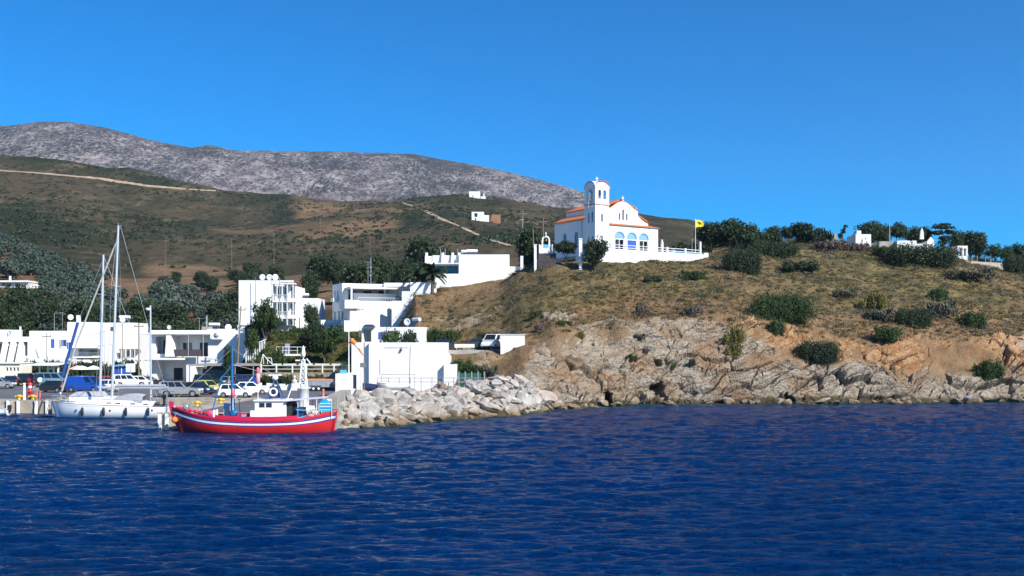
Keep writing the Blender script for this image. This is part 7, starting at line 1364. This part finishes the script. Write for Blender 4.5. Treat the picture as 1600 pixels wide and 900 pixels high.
def danbuoy(px, py0, py1, pyb, y): MB().tube((bxp(px), y, bz_(pyb)), (bxp(px), y, bz_(py0) + .1), .03).build('marker_pole', MWHITE, t); MB().lathe([(.02, -.35), (.13, -.25), (.16, 0), (.13, .25), (.02, .35)], (bxp(px), y, bz_((py0 + py1) / 2)), 8).build('red_float', mat('faded_red_float', (.62, .12, .16), .6), t)
danbuoy(363.5, 609, 622, 645, -.3); danbuoy(404, 577, 584, 626, -.6); MB().lathe([(.05, -.5), (.17, -.4), (.17, .3), (.05, .4)], (bxp(404), -.6, bz_(590)), 8).build('net_float', mat('pink_float', (.75, .35, .35), .6), t)
MB().lathe([(.1, -.4), (.27, -.4), (.27, -.32), (.1, -.3), (.1, .3), (.27, .32), (.27, .4), (.1, .4)], (bxp(365), -.2, 1.5), 14, axis='y').build('net_winch', BM, t)
for px, y, r, m in ((313, -.8, .5, BLACK), (328, -.9, .42, mat('green_net_pile', (.05, .09, .08), .9, noise=.3)), (345, -.9, .36, WHITE2), (381, -.9, .3, WHITE2), (298, -.5, .36, mat('pink_net', (.6, .38, .36), .9))): MB().ball((bxp(px), y, rs((bxp(px)) / LB)[1] - .12), r, 12, sz=.55).build('net_pile', m, t)
MB().lathe([(.05, -.04), (.28, -.03), (.30, .02), (.2, .06), (.05, .07)], (bxp(331), -1.1, 1.5), 14, axis='y').build('float_ring', mat('magenta_ring', (.6, .05, .15), .5), t)
MB().box(bxp(336), bxp(340), -1.0, -.7, 1.2, 1.8).box(bxp(341), bxp(343), -1.0, -.8, 1.2, 1.85).build('tall_crate', MWHITE, t); MB().box(bxp(344), bxp(358), .6, 1.2, 1.0, bz_(632)).build('steel_cabinet', mat('faded_blue_steel', (.33, .42, .52), .5, noise=.1), t); MB().box(bxp(380), bxp(386), -.9, -.5, 1.0, 1.4).build('blue_tub', LBLUE, t)
mb = MB()
for i in range(6): a = bxp(284 + i * 8); mb.path([(a, -.3 - .1 * i, rs(a / LB)[1] - .1), (a + .1, -.3 - .1 * i, rs(a / LB)[1] + .55)], .03)
mb.path([(bxp(284), -.3, 2.3), (bxp(324), -.8, 1.85)], .025).build('bow_railing', GALV, t); MB().lathe([(.12, -.25), (.2, -.25), (.2, .25), (.12, .25)], (bxp(290), -.2, 2.0), 12, axis='y').build('anchor_windlass', GALV, t)
# cyan notice board at the stern
bp0, bp1, bq0, bq1 = bxp(499), bxp(518.5), bz_(643.5), bz_(624); yb = -.55; MB().box(bp0, bp1, yb, yb + .04, bq0, bq1).build('sign_board', mat('sign_cyan', (.02, .36, .62), .4), t); so = t.children[-1]; Wd = bp1 - bp0; Hd = bq1 - bq0
MB().box(bp0 - .03, bp0, yb - .02, yb + .05, bq0 - .5, bq1).box(bp1, bp1 + .03, yb - .02, yb + .05, bq0 - .5, bq1).build('sign_frame', MWHITE, t)
em = MB(); yy_ = yb - .004; poly = lambda pts: em.add([(bp0 + a * Wd, yy_, bq0 + b_ * Hd) for a, b_ in pts], [tuple(range(len(pts)))])
poly([(.0, .74), (.16, .78), (.26, .92), (.40, 1.0), (.0, 1.0)]); poly([(.60, 1.0), (.70, .88), (.78, .80), (.86, .90), (.92, .82), (1.0, .9), (1.0, 1.0)])
rr = random.Random(4)
for z0, z1, m0, m1 in ((.60, .68, .06, .94), (.36, .45, .06, .94), (.12, .17, .1, .9)):
    a = m0
    while a < m1: w_ = rr.uniform(.05, .09); poly([(a, z0), (min(m1, a + w_), z0), (min(m1, a + w_), z1), (a, z1)]); a += w_ + .028
em.build('lettering', MWHITE, so, fix=False); MB().box(bp0 + .01, bp1 - .01, yb - .003, yb - .001, bq0 + .50 * Hd, bq0 + .56 * Hd).box(bp0 + .01, bp1 - .01, yb - .003, yb - .001, bq0 + .24 * Hd, bq0 + .31 * Hd).build('dark_band', mat('sign_teal', (.01, .22, .34), .4), so)
t2 = thing('orange_buoy', 'round orange mooring buoy hanging at the red bow', 'buoy', (XD(266.5, 83), 84.0, .95)); MB().ball((0, 0, 0), .26, 14).build('float', ORANGE, t2); MB().tube((0, 0, .2), (.3, 0, 1.2), .02).build('line', ROPE, t2)
t2 = thing('hull_name_marks', 'x', 'x') if False else None
mb = MB()
for i in range(9): a = .165 * LB + i * .13; b0, zs, zk = rs(a / LB); mb.add([(a, -b0 * .985 - .012, .80), (a + .09, -b0 * .985 - .016, .795), (a + .09, -b0 * .985 - .02, .92), (a, -b0 * .985 - .016, .925)], [(0, 1, 2, 3)])
# mooring lines
def line(p, q, label, sag=.3, r=.025):
    p, q = Vector(p), Vector(q); t = thing('mooring_line', label, 'rope', p); pts = [(p + (q - p) * (i / 8)) - p - Vector((0, 0, sag * 4 * (i / 8) * (1 - i / 8))) for i in range(9)]; MB().path(pts, r, 5).build('rope', ROPE, t)
line((bx + .1, 84.3, 2.2), (XD(308, 96), 96, 1.7), 'mooring line from the red bow to a yellow bollard'); line((XD(82, 99), 99.8, 1.5), (XD(51, 107.4), 107.4, 1.7), 'mooring line from the yacht bow to the bollard by the hydrant')
# --- navigation light tower on the mole
t = thing('light_tower', 'white harbour light with a lattice top on a round base at the mole end', 'navigation light', (XD(474, 90), 90, 1.3)); D = 90; zz = lambda py: ZD(py, D) - 1.3
MB().lathe([(.50, 0), (.50, zz(607)), (.53, zz(606.8)), (.1, zz(606))], n=20).build('base', MWHITE, t); mb = MB(); h0, h1 = zz(606.5), zz(563); rr_ = lambda z: .44 - .26 * (z - h0) / (h1 - h0)
for i in range(4):
    a = math.pi / 4 + i * math.pi / 2; c = lambda z, a=a: (rr_(z) * math.cos(a), rr_(z) * math.sin(a), z); a2 = a + math.pi / 2; c2 = lambda z, a=a2: (rr_(z) * math.cos(a), rr_(z) * math.sin(a), z); mb.tube(c(h0), c(h1), .045, n=6)
    for j in range(5): za, zb2 = h0 + (h1 - h0) * j / 5, h0 + (h1 - h0) * (j + 1) / 5; mb.tube(c(za), c2(zb2), .028, n=5).tube(c2(za), c(zb2), .028, n=5).tube(c(zb2), c2(zb2), .03, n=5)
mb.build('lattice', MWHITE, t); MB().lathe([(.24, h1), (.24, h1 + .06), (.05, h1 + .07), (.05, zz(558)), (.16, zz(557.5)), (.19, zz(553)), (.16, zz(549)), (.14, zz(548)), (.12, zz(544)), (.02, zz(540))], n=14).build('lantern', MWHITE, t)
MB().box(-.7, .1, -.05, .05, zz(564), zz(562)).build('bracket', MWHITE, t); MB().add([(.25, -.1, zz(560)), (.32, -.1, zz(560)), (.72, -.1, zz(569)), (.62, -.1, zz(569)), (.25, .1, zz(560)), (.32, .1, zz(560)), (.72, .1, zz(569)), (.62, .1, zz(569))], [(0, 1, 2, 3), (7, 6, 5, 4), (0, 4, 5, 1), (1, 5, 6, 2), (2, 6, 7, 3), (3, 7, 4, 0)]).build('solar_panel', MWHITE, t)
# --- yachts
GEL = mat('gelcoat', (.88, .88, .87), .22, noise=.03, scale=1, coat=.4); ALU = mat('mast_aluminium', (.66, .67, .70), .35, .5, noise=.05); CANV = mat('grey_canvas', (.36, .37, .40), .8, noise=.15, scale=4); BCOV = mat('blue_sail_cover', (.01, .06, .28), .8, noise=.1)
ysx = [0, .05, .12, .25, .45, .65, .85, 1]; ysb = [.04, .55, .95, 1.42, 1.72, 1.72, 1.48, 1.2]
def yst(t): return float(np.interp(t, ysx, ysb)), 1.52 - .62 * t + .18 * t * t, -.45
ys = smooth(yst, ysx)
t = thing('sailing_yacht', 'white sailing yacht with black fenders moored in front, tallest mast', 'yacht', (XD(81.5, 100.1), 100.1, 0)); x0_ = t.location.x; LY = XD(268, 100.1) - x0_; yp = lambda px: XD(px, 100) - x0_; yz = lambda py: ZD(py, 99.)
hull('hull', ys, [GEL, TRIM, mat('hull_line', (.25, .27, .32), .4)], [1, 1, 0, 0, 0, 2, 0], t, LY, .55, .1, [0, .12, .26, .5, .72, .90, .915, 1.0], flare=.5)
deck_mesh(ys, LY, .0, t, GEL, inset=.99); rail_strip(ys, LY, t, TRIM, 'toe_rail', w_=.05, up=.002, h=.045, out=.005)
cr = MB(); a0, a1 = yp(112), yp(243); n = 20; vs = []
for i in range(n + 1):
    q = i / n; x = a0 + (a1 - a0) * q; h = .48 * min(1, q * 3.2) ** .8 * (1 if q < .9 else 1 - (q - .9) * 3); hw = min(1.12, ys(x / LY)[0] - .35); zz0 = ys(x / LY)[1] + .0; vs += [(x, -hw, zz0), (x, -hw * .86, zz0 + h), (x, 0, zz0 + h * 1.15), (x, hw * .86, zz0 + h), (x, hw, zz0)]
cr.add(vs, [(i * 5 + j, (i + 1) * 5 + j, (i + 1) * 5 + j + 1, i * 5 + j + 1) for i in range(n) for j in range(4)] + [(0, 1, 2, 3, 4), tuple(n * 5 + j for j in (4, 3, 2, 1, 0))]); cr.build('coachroof', GEL, t)
for px in (176, 190, 213, 233): x = yp(px); hw = min(1.12, ys(x / LY)[0] - .35); z_ = ys(x / LY)[1]; MB().add([(x - .26, -hw * .955 - .01, z_ + .15), (x + .26, -hw * .955 - .01, z_ + .15), (x + .24, -hw * .92 - .012, z_ + .27), (x - .24, -hw * .92 - .012, z_ + .27)], [(0, 1, 2, 3)]).build('cabin_window', GLASS, t, fix=False)
for px in (127.5, 182, 245): x = yp(px); b_ = ys(x / LY)[0]; MB().lathe([(.01, -.02), (.09, -.02), (.09, .02), (.01, .02)], (x, -b_ - .0, .78), 12, axis='y').build('porthole', TRIM, t)
for px in (139, 173, 207, 240): x = yp(px); b_, zs, _ = ys(x / LY); f = MB().lathe([(.03, -.42), (.12, -.33), (.14, 0), (.12, .33), (.03, .42)], (x, -b_ - .15, .66), 10).build('fender', BLACK, t); MB().tube((x, -b_ - .15, 1.05), (x, -b_ + .05, zs + .05), .015, n=4).build('fender_line', ROPE, f)
mx0, mx1 = yp(174), yp(184.3); MB().tube((mx0, 0, 1.4), (mx1, 0, yz(351)), .13, .10, 12).build('mast', ALU, t); MX = lambda z: mx0 + (mx1 - mx0) * (z - 1.4) / (yz(351) - 1.4)
MB().box(mx1 - .1, mx1 + .28, -.05, .05, yz(351) + .0, yz(350)).tube((mx1, 0, yz(351)), (mx1, 0, yz(346)), .02).build('masthead', GALV, t)
for zz_ in (yz(447), yz(540)): MB().tube((MX(zz_), -1.2, zz_ + .1), (MX(zz_), 0, zz_), .04, n=6).tube((MX(zz_), 0, zz_), (MX(zz_), 1.2, zz_ + .1), .04, n=6).build('spreader', ALU, t)
MB().path([(yp(96), 0, yz(612)), (yp(120), 0, yz(533)), (yp(160), 0, yz(430)), (yp(180.5), 0, yz(378))], .085, 8).build('furled_jib', mat('furled_sail', (.40, .39, .38), .8, noise=.2), t)
MB().path([(yp(88), 0, yz(628)), (yp(96), 0, yz(612))], .02).path([(yp(180.5), 0, yz(378)), (MX(yz(368)), 0, yz(368))], .02).path([(mx1 + .2, 0, yz(351)), (yp(265), 0, 1.2)], .016).path([(mx1, 0, yz(352)), (MX(yz(447)), -1.2, yz(447) + .1), (MX(yz(540)), -1.2, yz(540) + .1), (mx0 + .1, -1.45, 1.2)], .014).path([(mx1, 0, yz(352)), (MX(yz(447)), 1.2, yz(447) + .1), (MX(yz(540)), 1.2, yz(540) + .1), (mx0 + .1, 1.45, 1.2)], .014).build('rigging', GALV, t)
MB().tube((MX(yz(607)), 0, yz(607)), (yp(262), 0, yz(606)), .11, .1, 10).build('boom', ALU, t); MB().tube((MX(yz(603)) + .3, 0, yz(603.5)), (yp(258), 0, yz(603.2)), .17, .12, 10).build('sail_bag', CANV, t)
sp = MB(); s0, s1 = yp(180), yp(228); vs = []
for i in range(9):
    q = i / 8; x = s0 + (s1 - s0) * q; h = .25 + .62 * math.sin(math.pi * (.12 + .58 * q)) ; zb_ = 1.3; vs += [(x, -1.1 * (.7 + .3 * q), zb_ + .2), (x, -.95 * (.7 + .3 * q), zb_ + h), (x, 0, zb_ + h + .18), (x, .95 * (.7 + .3 * q), zb_ + h), (x, 1.1 * (.7 + .3 * q), zb_ + .2)]
sp.add(vs, [(i * 5 + j, (i + 1) * 5 + j, (i + 1) * 5 + j + 1, i * 5 + j + 1) for i in range(8) for j in range(4)] + [(0, 1, 2, 3, 4)]); sp.build('sprayhood', CANV, t, fix=False)
pu = MB().path([(.1, -.15, 1.5), (.0, -.2, 2.1), (1.0, -.65, 2.05), (1.0, -.7, 1.45)], .03).path([(.1, .15, 1.5), (.0, .2, 2.1), (1.0, .65, 2.05), (1.0, .7, 1.45)], .03).path([(0, -.2, 2.1), (-.12, 0, 2.15), (0, .2, 2.1)], .03).path([(.05, -.2, 1.8), (1.0, -.67, 1.75)], .02); pu.build('pulpit', STEEL, t)
pr_ = MB(); 
for sg in (-1, 1):
    last = None
    for i in range(9): q = .14 + i * .1; b_, zs, _ = ys(q); c = (q * LY, sg * (b_ - .08), zs); pr_.tube(c, (c[0], c[1], zs + .6), .016, n=5); last and pr_.tube((last[0], last[1], last[2] + .6), (c[0], c[1], zs + .6), .010, n=4); last = c
pr_.build('guard_rail', STEEL, t); MB().path([(LY - .1, -1.1, .95), (LY - .1, -1.1, 2.5), (LY - .1, 1.1, 2.5), (LY - .1, 1.1, .95)], .04).build('stern_arch', STEEL, t)
MB().tube((LY - .5, -.6, 1.2), (LY - .5, -.6, 2.0), .13).box(LY - .72, LY - .3, -.75, -.45, 1.9, 2.25).build('outboard_motor', BLACK, t); MB().path([(LY - 1.9, 0, 1.2), (LY - 1.9, 0, 2.0)], .04).lathe([(.36, -.03), (.4, 0), (.36, .03), (.34, 0)], (LY - 1.9, 0, 1.9), 16, axis='x').build('steering_wheel', STEEL, t)
MB().box(LY - 1.6, LY - .7, -.9, .9, 1.0, 1.25).ball((LY - 1.2, -.5, 1.4), .28, 10, sz=.6).build('cockpit_cushion', mat('dark_cushion', (.05, .06, .09), .9), t)
MB().ball((-.15, -.25, 1.25), .12, 8).tube((-.15, -.25, 1.3), (-.5, -.25, .4), .03).build('anchor', GALV, t)
# ketch behind
t = thing('ketch', 'two-masted yacht with blue sail covers moored behind the white yacht', 'yacht', (XD(92, 104.6), 104.7, 0)); x0_ = t.location.x; LK = XD(246, 104.6) - x0_; kp = lambda px: XD(px, 104.6) - x0_; kz = lambda py: ZD(py, 104.6); kst = smooth(lambda q: (float(np.interp(q, ysx, ysb)) * .88, 1.5 - .5 * q, -.45), ysx)
hull('hull', kst, [GEL, BH], [1, 1, 0, 0, 1, 0], t, LK, .6, .2, [0, .12, .28, .6, .82, .9, 1]); deck_mesh(kst, LK, 0, t, GEL); MB().box(kp(113), kp(200), -.9, .9, 1.2, 1.85).build('coachroof', GEL, t); MB().add([(kp(112), -.95, 1.87), (kp(166), -.95, 1.87), (kp(162), -.5, 2.35), (kp(122), -.5, 2.3), (kp(112), .95, 1.87), (kp(166), .95, 1.87), (kp(162), .5, 2.35), (kp(122), .5, 2.3)], [(0, 1, 2, 3), (4, 7, 6, 5), (0, 3, 7, 4), (1, 5, 6, 2), (3, 2, 6, 7)]).build('deck_cover', CANV, t)
MB().tube((kp(155.5), 0, 1.4), (kp(161), 0, kz(398)), .14, .1, 12).build('mast', ALU, t); MB().tube((kp(235.5), 0, 1.2), (kp(234.5), 0, kz(477)), .11, .08, 10).build('mizzen_mast', ALU, t); MB().lathe([(.05, -.12), (.2, -.1), (.2, .1), (.05, .12)], (kp(231), -.1, kz(483)), 12).build('radar', MWHITE, t); MB().tube((kp(231), -.1, kz(485)), (kp(234.5), 0, kz(485)), .03).build('radar_bracket', GALV, t)
MB().path([(kp(97), 0, kz(588)), (kp(103), 0, kz(565)), (kp(112), 0, kz(535)), (kp(121), 0, kz(504))], .15, 8).build('furled_blue_jib', BCOV, t); MB().path([(kp(121), 0, kz(504)), (kp(160.6), 0, kz(404))], .02).path([(kp(95), 0, 1.5), (kp(97), 0, kz(588))], .03).path([(kp(161), 0, kz(399)), (kp(246), 0, 1.5)], .016).path([(kp(161), 0, kz(399)), (kp(156), -1.2, 1.4)], .014).path([(kp(161), 0, kz(399)), (kp(156), 1.2, 1.4)], .014).build('rigging', GALV, t)
for z_ in (kz(460), kz(540)): MB().tube((kp(157.5), -.95, z_), (kp(157.5), .95, z_), .035, n=6).build('spreader', ALU, t)
MB().tube((kp(158), 0, kz(606)), (kp(226), 0, kz(604)), .15, .12, 10).build('sail_cover', CANV, t); MB().tube((kp(236), 0, kz(608)), (kp(262), 0, kz(607)), .12, .1, 10).build('mizzen_cover', CANV, t); MB().lathe([(.05, -.25), (.22, -.2), (.22, .2), (.05, .25)], (kp(94), -.1, 2.05), 10).build('bow_roller', STEEL, t)
# small motor boat, stored boat, blue dinghy
def smallboat(name, label, px0, px1, D, zb, m, inner, cov=None, motor=True):
    x0 = XD(px0, D); L = XD(px1, D) - x0; t = thing(name, label, 'boat', (x0, D, zb)); s = smooth(lambda q: (float(np.interp(q, [0, .1, .3, .7, 1], [.03, .35, .7, .8, .7])), .75 - .25 * q, -.15), None)
    hull('hull', s, [m], [0, 0, 0, 0], t, L, .4, .05, [0, .2, .5, .8, 1.0], nst=20); deck_mesh(s, L, .3, t, inner, 'floor', 20); rail_strip(s, L, t, m, 'gunwale', w_=.08, h=.06, nst=20)
    if cov: MB().box(L * .5, L * .8, -.6, .6, .3, .95).build('cover', cov, t)
    if motor: MB().box(L - .1, L + .2, -.15, .15, .3, 1.0).build('outboard_motor', BLACK, t)
    return t
smallboat('motor_boat', 'white motor boat with grey cover at the very left of the quay', -45, 14, 103.5, 0, GEL, CANV, CANV); smallboat('stored_boat', 'long white boat laid up before the boathouse, below the steel frame', 588, 642, 116, 2.05, GEL, TRIM, None, False)
t = smallboat('stored_dinghy', 'dark blue dinghy laid up left of the long white boat', 564, 590, 115.5, 2.0, TANK, TRIM, None, False); MB().lathe([(.02, 0), (.1, .0), (.1, .04)], (0, 0, 0), 6)
def cable(a, b, label, sag=.8):
    a, b = Vector(a), Vector(b); t = thing('overhead_cable', label, 'cable', a); MB().path([(b - a) * (i / 10) - Vector((0, 0, sag * 4 * (i / 10) * (1 - i / 10))) for i in range(11)], .022, 4).build('wire', BLACK, t)
cable(P(376, 479, 149), P(326, 517, 156), 'overhead cable from the leaning wooden pole to the loggia building'); cable(P(376, 480, 149), P(561, 480, 152), 'overhead cable from the leaning wooden pole to the terraced villa', 1.2); cable(P(217, 506, 151), P(191, 507, 150), 'short cable between the two wooden poles before the stepped house', .5); cable(P(191, 507, 150), P(73, 522, 158), 'cable running left to the pole before the blue door', 1.0)
# haze box
if True:
    m = bpy.data.materials.new('haze_air'); m.use_nodes = True; nt = m.node_tree; nt.nodes.remove(nt.nodes['Principled BSDF']); v = nt.nodes.new('ShaderNodeVolumePrincipled'); v.inputs['Color'].default_value = (.62, .72, 1, 1); v.inputs['Density'].default_value = .00006; v.inputs['Anisotropy'].default_value = .2
    nt.links.new(v.outputs[0], nt.nodes['Material Output'].inputs['Volume']); o = MB().box(-3300, 3300, -210, 3900, -5.2, 680).build('haze', m); o['kind'] = 'stuff'; o['label'] = 'thin bluish sea haze over the whole bay'
